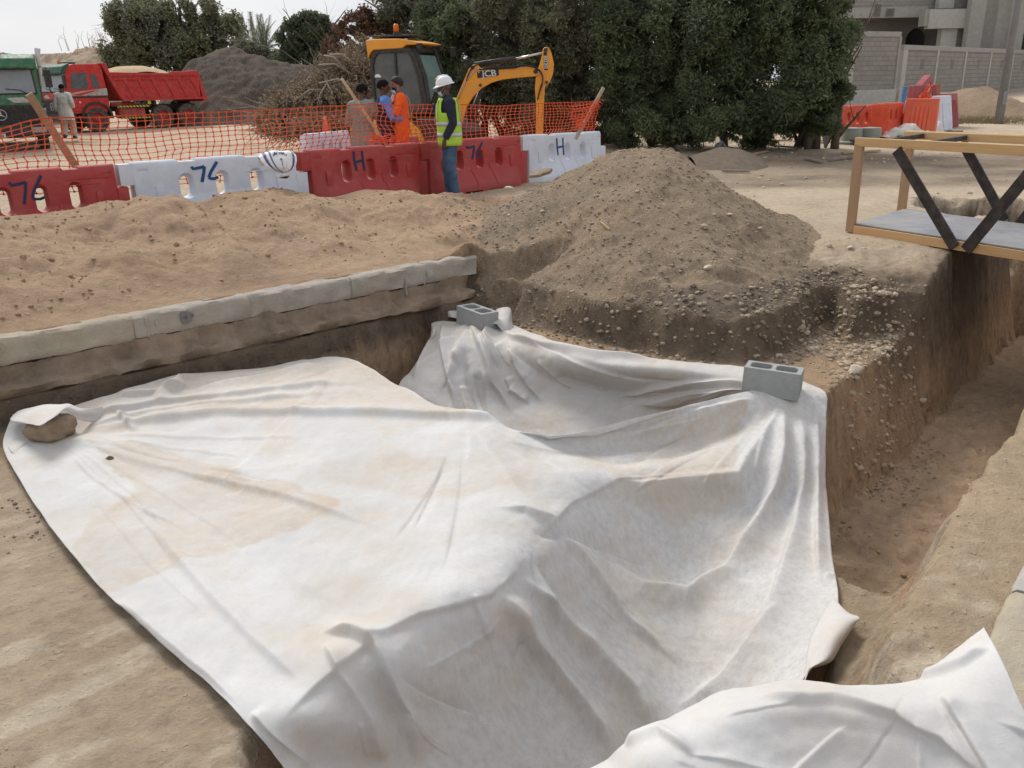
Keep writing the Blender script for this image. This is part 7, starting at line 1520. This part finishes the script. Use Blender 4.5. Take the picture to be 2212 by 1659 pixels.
# ------------------------------------------------------------------ heaps in the back
def heap(name, label, px_line, Y, depth, c1, c2, seed, base_y=258, cat='heap', nstep=170, rough=.12, mat=None):
    pts = [gy(a, b, Y) for a, b in px_line]; xs_ = np.array([p.x for p in pts]); zs_ = np.array([p.z for p in pts]); xa = np.linspace(xs_[0], xs_[-1], nstep); ya = np.linspace(Y - depth, Y + depth * .9, int(nstep * .55)); XX, YY = np.meshgrid(xa, ya); x = XX.ravel(); y = YY.ravel(); g = ground_h(x, y)
    cz_ = np.interp(x, xs_, zs_) - ground_h(x, np.full(len(x), Y)); cz_ = np.maximum(cz_, 0); t = np.abs(y - Y) / depth; wd = np.clip(cz_ / max(cz_.max(), .1), .15, 1)
    h = cz_ * np.clip(1 - (t / wd ** .7) ** 1.35, -.05, 1); h = np.where(t / wd < .12, cz_ * .93, h); h = h + rough * (fbm(x * .7, y * .7, 4, seed) + .35 * fbm(x * 3.1, y * 3.1, 4, seed + 3)) * np.clip(h * 2, 0, 1) - .05
    f_ = sst(-.3, .4, fbm(x * .6, y * .6, 4, seed + 9))[:, None]; col = np.array(c1) * (1 - f_) + np.array(c2) * f_
    o = npmesh(name, np.c_[x, y, g + h], grid_faces(len(xa), len(ya)), mat or M_gravel, attrs={'tint': col}); return tag(o, label, cat)
heap('gravel_heap', 'large dark grey brown gravel heap behind the orange net', ((360, 262), (400, 150), (440, 110), (470, 99), (500, 97), (530, 102), (560, 112), (600, 120), (650, 130), (690, 150), (740, 190), (800, 240), (830, 265)), 44, 7.5, (.085, .064, .050), (.125, .095, .072), 201, cat='gravel heap', rough=.35)
heap('sand_heap', 'pale distant mound of earth beyond the red truck', ((70, 150), (100, 122), (125, 110), (165, 103), (200, 98), (225, 100), (245, 107), (300, 130), (340, 170)), 92, 12, (.42, .32, .23), (.35, .26, .18), 203, cat='earth mound', rough=.5, mat=M_earth)
heap('gravel_heap', 'dark gravel heap beyond the green truck at the left edge', ((-160, 160), (-60, 100), (0, 97), (20, 106), (40, 118), (60, 150)), 40, 6, (.12, .11, .1), (.09, .08, .075), 205, cat='gravel heap', rough=.2)
heap('soil_heap', 'brown soil heap with sparse grass beside the lamp post', ((1990, 262), (2030, 222), (2060, 198), (2090, 186), (2115, 184), (2140, 196), (2175, 214), (2230, 232), (2330, 262)), 33, 5, (.32, .24, .165), (.26, .19, .13), 207, cat='soil heap', rough=.12, mat=M_earth)
heap('soil_heap', 'low grey soil heap at the foot of the hedge', ((1490, 330), (1530, 318), (1560, 306), (1600, 311), (1640, 330)), 17.2, 1.4, (.24, .19, .145), (.2, .16, .12), 209, cat='soil heap', rough=.08, nstep=90, mat=M_earth)
# ------------------------------------------------------------------ unfinished building and boundary wall
def mat_block(name, c1, c2, bx_=.42, by_=.21, m=.30, off=.5):
    t = NT(name); tc = t.tc(); b = t.new('ShaderNodeTexBrick'); b.offset = off; s = t.new('ShaderNodeSeparateXYZ'); t.l(tc, s.inputs[0]); cc = t.new('ShaderNodeCombineXYZ'); t.l(s.outputs['X'], cc.inputs['X']); t.l(s.outputs['Z'], cc.inputs['Y']); t.l(cc.outputs[0], b.inputs['Vector'])
    b.inputs['Scale'].default_value = 1; b.inputs['Brick Width'].default_value = bx_; b.inputs['Row Height'].default_value = by_; b.inputs['Mortar Size'].default_value = .014; b.inputs['Mortar Smooth'].default_value = .3
    b.inputs['Color1'].default_value = (*c1, 1); b.inputs['Color2'].default_value = (*c2, 1); b.inputs['Mortar'].default_value = (m * .62, m * .6, m * .57, 1)
    c = t.mix(t.ramp(t.noise(.6, 6, .6, tc), .4, .7, 0, .35), b.outputs['Color'], (.36, .33, .29)); c = t.mix(t.ramp(t.noise(5, 7, .7, tc), .5, .75, 0, .35), c, (.19, .175, .155))
    h = t.math('SUBTRACT', t.math('MULTIPLY', t.noise(25, 5, .7, tc), .3), t.math('MULTIPLY', b.outputs['Fac'], 1.0)); return t.done(c, .93, t.bump(h, .6, .03), Specular_IOR_Level=.15)
M_blkw = mat_block('block_wall', (.30, .28, .25), (.25, .235, .21)); M_blkw2 = mat_block('block_wall_dark', (.22, .205, .19), (.185, .175, .16)); M_cc = mat_conc('cast_concrete', (.39, .375, .345), (.31, .30, .275), (.34, .31, .27), .5); M_ccp = mat_conc('pale_concrete', (.50, .48, .44), (.40, .38, .35), (.38, .35, .31), .5); M_dark = pm('interior_shade', (.035, .033, .03), (.05, .047, .043), 1, .95, 0); M_rebar = pm('rusty_rebar', (.10, .07, .055), bump=0)  # M_dark: near-black colour painted for shade inside openings and voids
# boundary wall: runs to the right and away
wa = gy(1945, 202, 43.0); wb_dir = Vector((16.6, 17.0)).normalized(); wz0 = gy(1945, 208, 43.0).z; wz1 = gy(1945, 97, 43.0).z
BWt = thing('boundary_wall', 'long grey blockwork boundary wall with pale concrete posts behind the soil heap', 'wall', (wa.x, wa.y, 0), math.atan2(wb_dir.y, wb_dir.x)); LW = 34
nb = 8; sp = LW / nb
for k in range(nb): MB().bb(k * sp + .12, (k + 1) * sp - .12, 0, .2, wz0, wz1 - .22).obj('block_panel', M_blkw, BWt)
for k in range(nb): 
    MB().bb(k * sp - .12 - (.18 if k == 0 else 0), k * sp + .12 + (.1 if k == 0 else 0), -.05, .25, -.4, wz1 - .22).obj('post', M_ccp, BWt, bevel=.01)
MB().bb(-.3, LW, -.04, .24, wz1 - .22, wz1).obj('top_beam', M_cc, BWt, bevel=.01); MB().bb(-.3, LW, -.03, .23, wz0 - .25, wz0).obj('ground_beam', M_cc, BWt); MB().bb(-.3, LW, .9, 1.0, -.4, wz0 - .24).obj('void_shade_panel', M_dark, BWt)  # last panel: dark sheet painting the shade under the ground beam
rgx = np.random.default_rng(12)
for k in range(nb): c_ = k * sp + sp * .55; MB().bb(c_ - .22, c_ + .22, -.015, .02, (wz0 + wz1) / 2 + .1, (wz0 + wz1) / 2 + .55).obj('blocked_opening', M_blkw2, BWt)
# front wall panel left of the corner
pa = gy(1826, 217, 41.0); pb = gy(1931, 207, 42.6); dirp = Vector((pb.x - pa.x, pb.y - pa.y)); Lp = dirp.length; zt_ = gy(1926, 69, 42.6).z
PW = thing('block_wall', 'tall grey block wall panel half hidden by the hedge', 'wall', (pa.x - dirp.x / Lp * 2.0, pa.y - dirp.y / Lp * 2.0, 0), math.atan2(dirp.y, dirp.x)); Lp += 2.0
MB().bb(.0, Lp - .12, 0, .2, pb.z + .3, zt_ - .22).obj('block_panel', M_blkw, PW); MB().bb(0, Lp - .02, -.04, .24, zt_ - .22, zt_).obj('top_beam', M_cc, PW); MB().bb(Lp - .12, Lp + .03, -.05, .25, pb.z, zt_ - .22).obj('post', M_cc, PW); MB().bb(0, Lp + .05, -.08, .26, -.2, pb.z + .3).obj('plinth', M_ccp, PW, bevel=.02); MB().bb(1.7, 2.3, -.03, .1, pb.z + .3, zt_ - .22).obj('plaster_strip', M_ccp, PW)
# building
YB2 = 62.0; BD = thing('unfinished_building', 'unfinished grey concrete and block villa with arched opening at the top right', 'building', (gy(2000, 200, YB2).x, YB2, 0), R(6))
bi = (Matrix.Translation(BD.location) @ Matrix.Rotation(R(6), 4, 'Z')).inverted()
def bq(px_, py_, dy=0): 
    # intersect the pixel ray with the facade plane y_local = dy
    d = ray(px_, py_).normalized(); o = bi @ Vector((0, 0, CH)); dl = bi.to_3x3() @ d; t = (dy - o.y) / dl.y; return o + dl * t
def slab(name, mat, x0, y0, x1, y1, dy, th, bev=.0):
    a = bq(x0, y0, dy); b = bq(x1, y1, dy); return MB().bb(min(a.x, b.x), max(a.x, b.x), dy, dy + th, min(a.z, b.z), max(a.z, b.z)).obj(name, mat, BD, bevel=bev)
slab('upper_wall', M_blkw, 1740, -120, 2046, 20, .0, .3); slab('upper_wall', M_blkw, 2060, -120, 2128, 20, -.6, .3); slab('pilaster', M_ccp, 2046, -120, 2060, 18, -.7, .5)
slab('floor_beam', M_cc, 1740, 18, 2003, 37, -.12, .5, .02); slab('floor_beam', M_ccp, 2010, 20, 2130, 60, -1.6, .5, .02); slab('beam_end', M_cc, 2000, 20, 2012, 56, -1.5, .7)
slab('opening_shade_panel', M_dark, 1815, -20, 1846, 8, -.02, .1)  # dark plate on the wall face, painting the shade of an opening
slab('balcony_slab', M_cc, 2095, 22, 2225, 62, -1.9, .4, .02)
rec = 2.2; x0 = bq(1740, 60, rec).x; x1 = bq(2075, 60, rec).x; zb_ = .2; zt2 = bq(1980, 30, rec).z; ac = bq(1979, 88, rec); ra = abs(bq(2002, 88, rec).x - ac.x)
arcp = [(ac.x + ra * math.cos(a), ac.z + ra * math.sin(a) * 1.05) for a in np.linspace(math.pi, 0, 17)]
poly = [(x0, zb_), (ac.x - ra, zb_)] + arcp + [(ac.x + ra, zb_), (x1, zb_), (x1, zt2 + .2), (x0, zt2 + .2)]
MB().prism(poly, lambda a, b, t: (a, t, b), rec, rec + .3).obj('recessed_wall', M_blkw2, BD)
MB().bb(x0, x1 + 8, rec + 3.2, rec + 3.4, zb_, zt2 + 6).obj('inner_wall', M_dark, BD); MB().bb(x0, x1, .5, rec + 3.2, zt2 + .2, zt2 + .4).obj('ceiling', M_dark, BD); MB().bb(x0 - .2, x0, 0, rec + 3.3, zb_, zt2 + 6).obj('side_wall', M_blkw2, BD)  # near-black inner wall and ceiling have the room's shade painted into their colour
slab('column', M_ccp, 2036, 58, 2048, 215, -1.3, .5); slab('lower_wall', M_blkw, 2048, 58, 2122, 215, -1.1, .3)
for i, (a, b) in enumerate(((2118, 2127), (2150, 2158), (2178, 2188))): slab('column', M_cc if i != 1 else M_ccp, a, -120, b, 215, -2.1, .5)
slab('upper_wall', M_blkw, 2158, -120, 2178, 22, -1.0, .3); slab('upper_wall', M_blkw, 2188, -120, 2260, 215, -1.0, .3)
for q_ in ((2129, 64, 2149, 110), (2160, 66, 2177, 110), (2200, 68, 2222, 108)): slab('opening_shade_panel', M_dark, *q_, -1.1 if q_[0] > 2190 else .8, .2)  # dark sheets painting the shade of the window gaps
for q_ in ((2129, -40, 2148, 20), (2160, -30, 2176, 18)): slab('opening_shade_panel', M_dark, *q_, .5, .2)  # same painted shade sheets for the upper gaps
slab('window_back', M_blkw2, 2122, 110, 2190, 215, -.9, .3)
for k in range(14):
    px_ = 1888 + k * 2.4 if k < 6 else 2074 - 150 + (k - 6) * 4 ; px_ = 1888 + k * 2.4 if k < 6 else 1914 + (k - 6) * 2.2; a = bq(px_, 36, -.3); MB().tube([a, a + Vector((.03, 0, .75 if k < 6 else .5))], .02, 4).obj('rebar', M_rebar, BD)
# far pale wall behind the trucks
a = gy(30, 118, 130); b = gy(180, 114, 130); tag(MB().bar((a.x, 130, a.z - 2), (b.x, 130, b.z - 2), .3, 4.0).obj('far_wall', M_ccp), 'pale wall on the horizon behind the trucks', 'wall')
# ------------------------------------------------------------------ lamp post
M_post = pm('galvanised_grey', (.24, .25, .27), (.19, .20, .21), 3, .55, .1, dust=.2); pb_ = gy(2157, 266, 27.0); LP_ = thing('lamp_post', 'grey lamp post standing in front of the boundary wall at the right', 'lamp post', (pb_.x, pb_.y, gh(pb_.x, pb_.y) - .05))
kz = 1.0; MB().cyl((0, 0, 0), (0, 0, 9), .13, .07, 20).obj('pole', M_post, LP_, smooth=True); MB().box((0, -.14, .8), (.12, .02, .4)).obj('hatch', M_post, LP_, bevel=.01); MB().box((0, 0, .01), (.45, .45, .04)).obj('base_plate', M_post, LP_)
MB().tube([(-.12, 0, 3.1), (-.12, -.02, 3.15)], .16, 10).obj('strap', M_plate, LP_) if False else None
# ------------------------------------------------------------------ barrier cluster at the right
def bar_px(xa, xb, Y0, Y1, mat, label, name='water_barrier', zlift=0):
    a = gy(xa, 260, Y0); b = gy(xb, 260, Y1); zz = min(gh(a.x, a.y), gh(b.x, b.y)); return barrier(a, b, zz + zlift, mat, label, 'plastic barriers stacked beside the hedge', name)
bar_px(1797, 1893, 22.3, 22.6, M_org, 'long orange plastic barrier with three slots next to the hedge')
bar_px(1885, 1944, 22.9, 23.6, M_org, 'orange plastic barrier at an angle behind the first, left of the blue post')
def ribbed(a, b, zb, mat, label, h=.92):
    a = Vector(a[:2]); b = Vector(b[:2]); L = (b - a).length; mb = MB(); f_ = lambda y, z, t: (t, y, z)
    mb.prism([(-.26, 0), (-.26, .12), (-.10, h), (.10, h), (.26, .12), (.26, 0)], f_, -L / 2, L / 2)
    for k in range(5):
        x = -L / 2 + L * (.26 + k * .13)
        for s in (-1, 1): mb.hexa([Vector((x - .05, s * .26, .06)), Vector((x + .05, s * .26, .06)), Vector((x + .05, s * .31, .06)), Vector((x - .05, s * .31, .06)), Vector((x - .03, s * .12, h * .82)), Vector((x + .03, s * .12, h * .82)), Vector((x + .03, s * .155, h * .82)), Vector((x - .03, s * .155, h * .82))])
    o = mb.obj('ribbed_barrier', mat, bevel=.02); o.location = ((a.x + b.x) / 2, (a.y + b.y) / 2, zb); o.rotation_euler = (0, 0, math.atan2(b.y - a.y, b.x - a.x)); return tag(o, label, 'barrier', 'plastic barriers stacked beside the hedge')
M_org2 = mat_plastic('light_orange_plastic', (.80, .13, .06), .35, (.6, .3, .2), .5)
a = gy(1951, 275, 23.4); b = gy(2022, 275, 23.0); ribbed(a, b, gh(a.x, a.y), M_org2, 'bright orange ribbed barrier in front of the white one')
a = gy(2012, 275, 24.1); b = gy(2038, 275, 24.5); ribbed(a, b, gh(a.x, a.y), M_wht, 'short white barrier at the right end of the orange ribbed one', .95)
a = gy(2030, 260, 25.6); b = gy(2052, 260, 26.6); ribbed(a, b, gh(a.x, a.y), M_drk, 'dark red barrier behind the white one at the right end of the stack', .95)
a = gy(1962, 250, 26.2); b = gy(2012, 250, 26.5); ribbed(a, b, gh(a.x, a.y) + .1, M_drk, 'dark red barrier partly hidden behind the bright orange ribbed one', 1.1)
a = gy(1980, 250, 26.9); b = gy(2000, 240, 27.6); o = ribbed(a, b, gh(a.x, a.y) + .55, M_drk, 'dark red barrier tipped up on end behind the stack', .8); o.rotation_euler[1] = R(-20)
bp = gy(1943, 262, 24.6); bt_ = gy(1955, 188, 24.6); MBt = MB().bar(bp, bt_, .11, .06, (0, 1, 0)).obj('blue_post', pm('blue_paint', (.03, .16, .38), (.05, .2, .42), 8, .6, .1, dust=.3)); tag(MBt, 'upright blue post between the orange barriers', 'post')
for i, (x0_, y0_, x1_, y1_, lb) in enumerate(((2018, 252, 2006, 182, 'left brown stake carrying torn orange net'), (2028, 250, 2027, 180, 'right brown stake behind the torn orange net'))):
    tag(MB().bar(gy(x0_, y0_, 25.2), gy(x1_, y1_, 25.2), .07, .05, (0, 1, 0)).obj('wooden_stake', pm('rust_stake', (.36, .14, .06), (.28, .12, .06), 5, .8), bevel=.005), lb, 'wooden stake')
mb = MB(); rg_ = random.Random(9)
for k in range(60):
    u, v = rg_.random(), rg_.random(); q0 = gy(1965 + 42 * u + 0, 238 - 50 * u * v - 6 * v, 25.0); q1 = gy(1965 + 42 * u + rg_.uniform(4, 14), 234 - 52 * u * v - rg_.uniform(2, 14), 25.0); mb.tube([q0, (q0 + q1) / 2 + Vector((0, rg_.uniform(-.1, .1), 0)), q1], .014, 4)
for k in range(12): t_ = k / 11; mb.tube([gy(1952 + 30 * t_, 240, 25.0), gy(1980 + 15 * t_, 222 - 6 * t_, 25.0), gy(2004, 186 + t_ * 12, 25.0)], .013, 4)
tag(mb.obj('torn_net', M_net), 'torn orange net bunched up to the brown stakes', 'net')
# net draped on the first orange barriers
mb = MB()
for k in range(26): x = 1884 + k * 1.5; mb.tube([gy(x, 226, 22.2), gy(x - 1, 250, 22.05), gy(x - 3, 282, 21.9)], .006, 4)
for k in range(11): y = 227 + k * 5.2; mb.tube([gy(1882 - k * .6, y + 2, 22.15 - k * .02), gy(1902, y, 22.1 - k * .02), gy(1922, y - 1, 22.2 - k * .02)], .006, 4)
tag(mb.obj('safety_net', M_net), 'orange net hanging over the joint of the two orange barriers', 'safety net')
# small things: pedestals, tarp, hoses, timber, rubbish
M_ped = pm('grey_green_plastic', (.32, .34, .29), (.26, .28, .24), 4, .7, .1, dust=.3)
for i, (px_, py_, r_) in enumerate(((1840, 291, .26), (1880, 290, .26))):
    p = gy(px_, py_, 21.4); z = gh(p.x, p.y); o = MB().lathe([(r_ * 1.5, 0), (r_ * 1.5, .05), (r_, .07), (r_ * .92, .36), (0, .38)], (p.x, p.y, z), 24).obj('plastic_pedestal', M_ped, auto=40); tag(o, ['left grey green round pedestal before the orange barrier', 'right grey green round pedestal before the orange barrier'][i], 'pedestal')
def crumpled(name, label, cat, poly, Y, mat, h, seed, res=60):
    pts = np.array([gz(a, b, gh(gz(a, b, .1).x, gz(a, b, .1).y))[:2] for a, b in poly]); x0, y0 = pts.min(0) - .05; x1, y1 = pts.max(0) + .05; xa = np.linspace(x0, x1, res); ya = np.linspace(y0, y1, res); XX, YY = np.meshgrid(xa, ya); x = XX.ravel(); y = YY.ravel(); d = poly_sd(x, y, pts)
    z = ground_h(x, y) + h * (sst(.03, -.14, d) * (.35 + .9 * np.abs(fbm(x * 2.3, y * 1.6, 4, seed))) * 1.3) + .01; F_ = grid_faces(res, res); keep = (d[F_] < .02).all(1); F_ = F_[keep]; u = np.unique(F_); mp_ = np.zeros(len(x), int); mp_[u] = np.arange(len(u))
    o = npmesh(name, np.c_[x, y, z][u], mp_[F_], mat, attrs={'stain': np.full(len(u), .05), 'mottle_shade': np.full(len(u), .1)}); s = o.modifiers.new('s', 'SOLIDIFY'); s.thickness = .006; return tag(o, label, cat)
crumpled('crumpled_fabric', 'crumpled white fabric lying in front of the bright orange barrier', 'fabric', ((1896, 297), (1906, 284), (1935, 281), (1965, 282), (1990, 276), (2035, 279), (2042, 289), (2010, 296), (1960, 299), (1920, 300)), 20, M_cloth, .26, 301)
hp = gy(1893, 298, 20.8); mb = MB()
for k in range(5):
    r_ = .28 + .05 * k; mb.tube([(hp.x + r_ * 1.2 * math.cos(a), hp.y + r_ * math.sin(a), gh(hp.x, hp.y) + .03 + .025 * k + .02 * math.sin(3 * a + k)) for a in np.linspace(0, 6.283, 29)], .022, 6)
tag(mb.obj('hose_coil', M_hose, smooth=True), 'black hose coiled on the ground left of the white fabric', 'hose')
M_plank = pm('light_plank', (.46, .36, .22), (.38, .29, .17), 6, .8, .3); M_plankd = pm('old_plank', (.20, .16, .13), (.3, .25, .2), 6, .9, .3)
pls = [(1473 + 0, 0, 0, 0)]
plk = [((1540, 332), (1582, 324), 'light', 'light slanting plank below the foot of the hedge'), ((1620, 309), (1710, 307), 'light', 'long light plank lying along the foot of the hedge'), ((1755, 308), (1830, 306), 'light', 'light plank beside the orange barrier'), ((1670, 318), (1735, 322), 'dark', 'thin dark board behind the small plank'), ((1612, 338), (1656, 329), 'light', 'short light plank standing out on the brown ground'), ((1392, 0), (0, 0), None, None),
       ((1390, 355), (1490, 360), 'dark', 'thin dark lath at the right of the gravel pile'), ((1560, 366), (1620, 366), 'dark', 'pale lath lying on the bright ground'), ((1730, 313), (1810, 308), 'light', 'old bent lath in front of the light plank'), ((1790, 345), (1850, 338), 'dark', 'grey board near the left end of the footbridge'), ((1740, 342), (1775, 349), 'dark', 'short broken grey board'), ((1820, 330), (1900, 325), 'light', 'weathered white board behind the handrail'), ((2040, 290), (2080, 290), 'dark', 'brown beam at the right end of the white fabric'), ((2040, 296), (2150, 299), 'light', 'thin stick right of the white fabric')]
for i, q in enumerate(plk):
    if q[2] is None: continue
    (xa_, ya_), (xb_, yb_), kind, lb = q; a = gz(xa_, ya_, .1); b = gz(xb_, yb_, .1); a.z = gh(a.x, a.y) + .035; b.z = gh(b.x, b.y) + .035; w_ = .09 if kind == 'light' else .07
    if i == 14: a = gy(xa_, ya_, 18.0); b = gy(xb_, yb_, 17.6)
    tag(MB().bar(a, b, w_, .035).obj('plank', M_plank if kind == 'light' else M_plankd, bevel=.004), lb, 'plank', 'timber scraps in front of the hedge')
crumpled('plastic_bag', 'white plastic bag on the low soil heap under the hedge', 'plastic bag', ((1540, 322), (1552, 312), (1568, 316), (1572, 328), (1555, 330)), 17, M_wht, .2, 305, 30)
crumpled('pink_bag', 'pink plastic bag beside the dark red barrier', 'plastic bag', ((2036, 272), (2050, 266), (2062, 270), (2060, 277), (2042, 278)), 24, pm('pink_plastic', (.6, .12, .3), bump=.2), .2, 307, 24)
# dark sheet leaning in the hedge corner, tyre, cone, barriers behind the men
tag(MB().bar(gy(1790, 308, 20.2), gy(1782, 262, 20.6), .5, .03, (1, 0, 0)).obj('metal_panel', M_blk), 'dark panel leaning between the hedge and the orange barrier', 'panel')
cp_ = gy(706, 300, 17.0); zc_ = gh(cp_.x, 17.0); CN = thing('traffic_cone', 'white and red traffic cone standing behind the orange net', 'traffic cone', (cp_.x, 17.0, zc_)); MB().box((0, 0, .02), (.36, .36, .04)).obj('base', M_drk, CN, bevel=.01); MB().lathe([(.14, .04), (.075, .44), (0, .44)], n=20).obj('cone_lower', M_wht, CN, smooth=True); MB().lathe([(.076, .441), (.025, .72), (0, .725)], n=20).obj('cone_top', M_org2, CN, smooth=True)
CN.location.z = gy(706, 252, 17.0).z - .72
bx0 = gy(657, 300, 15.6); bx1 = gy(752, 300, 16.6); o = barrier(bx0, bx1, gy(700, 286, 16).z - .85, M_wht, 'white plastic barrier standing behind the net under the traffic cone', 'barriers behind the net')
bx0 = gy(790, 300, 16.4); bx1 = gy(905, 300, 17.0); o = barrier(bx0, bx1, gy(850, 296, 16.7).z - .85, M_drk, 'dull red barrier behind the three men and before the excavator', 'barriers behind the net')
# white sign at the foot of the hedge seen through the net, spoil pipe
tag(MB().bar(gy(1163, 268, 20.5), gy(1166, 300, 20.5), .05, .05, (0, 1, 0)).obj('short_stake', M_wood_grey), 'short grey stake behind the net below the excavator arm', 'wooden stake')
# dry grass tufts near lamp post and sticks on the pile
mb = MB(); rg = np.random.default_rng(31)
for k in range(900):
    px_ = 2110 + 60 * rg.normal(); py_ = 268 + 7 * rg.random(); p = gz(px_, py_, .1); z = gh(p.x, p.y); h = .12 + .12 * rg.random(); mb.add([(p.x - .012, p.y, z), (p.x + .012, p.y, z), (p.x + .1 * rg.normal(), p.y + .05 * rg.normal(), z + h)], [(0, 1, 2)])
tag(mb.obj('dry_grass', pm('dry_grass', (.20, .16, .08), (.3, .24, .14), bump=0)), 'sparse dry grass near the lamp post', None, None, 'stuff')
for i, (x0_, y0_, x1_, y1_) in enumerate(((1297, 484, 1316, 499), (1310, 455, 1318, 475))):
    def onp(a, b):
        lo, hi = 6.0, 12.0
        for _ in range(40):
            m_ = (lo + hi) / 2; p = gy(a, b, m_)
            if p.z > float(piled_h(np.array([p.x]), np.array([p.y]))[0]): lo = m_
            else: hi = m_
        return gy(a, b, lo)
    if i: continue
    tag(MB().bar(onp(x0_, y0_) + Vector((0, 0, .02)), onp(x1_, y1_) + Vector((0, 0, .015)), .02, .02).obj('stick', M_plank), 'short pale stick lying on the face of the gravel pile', 'stick')
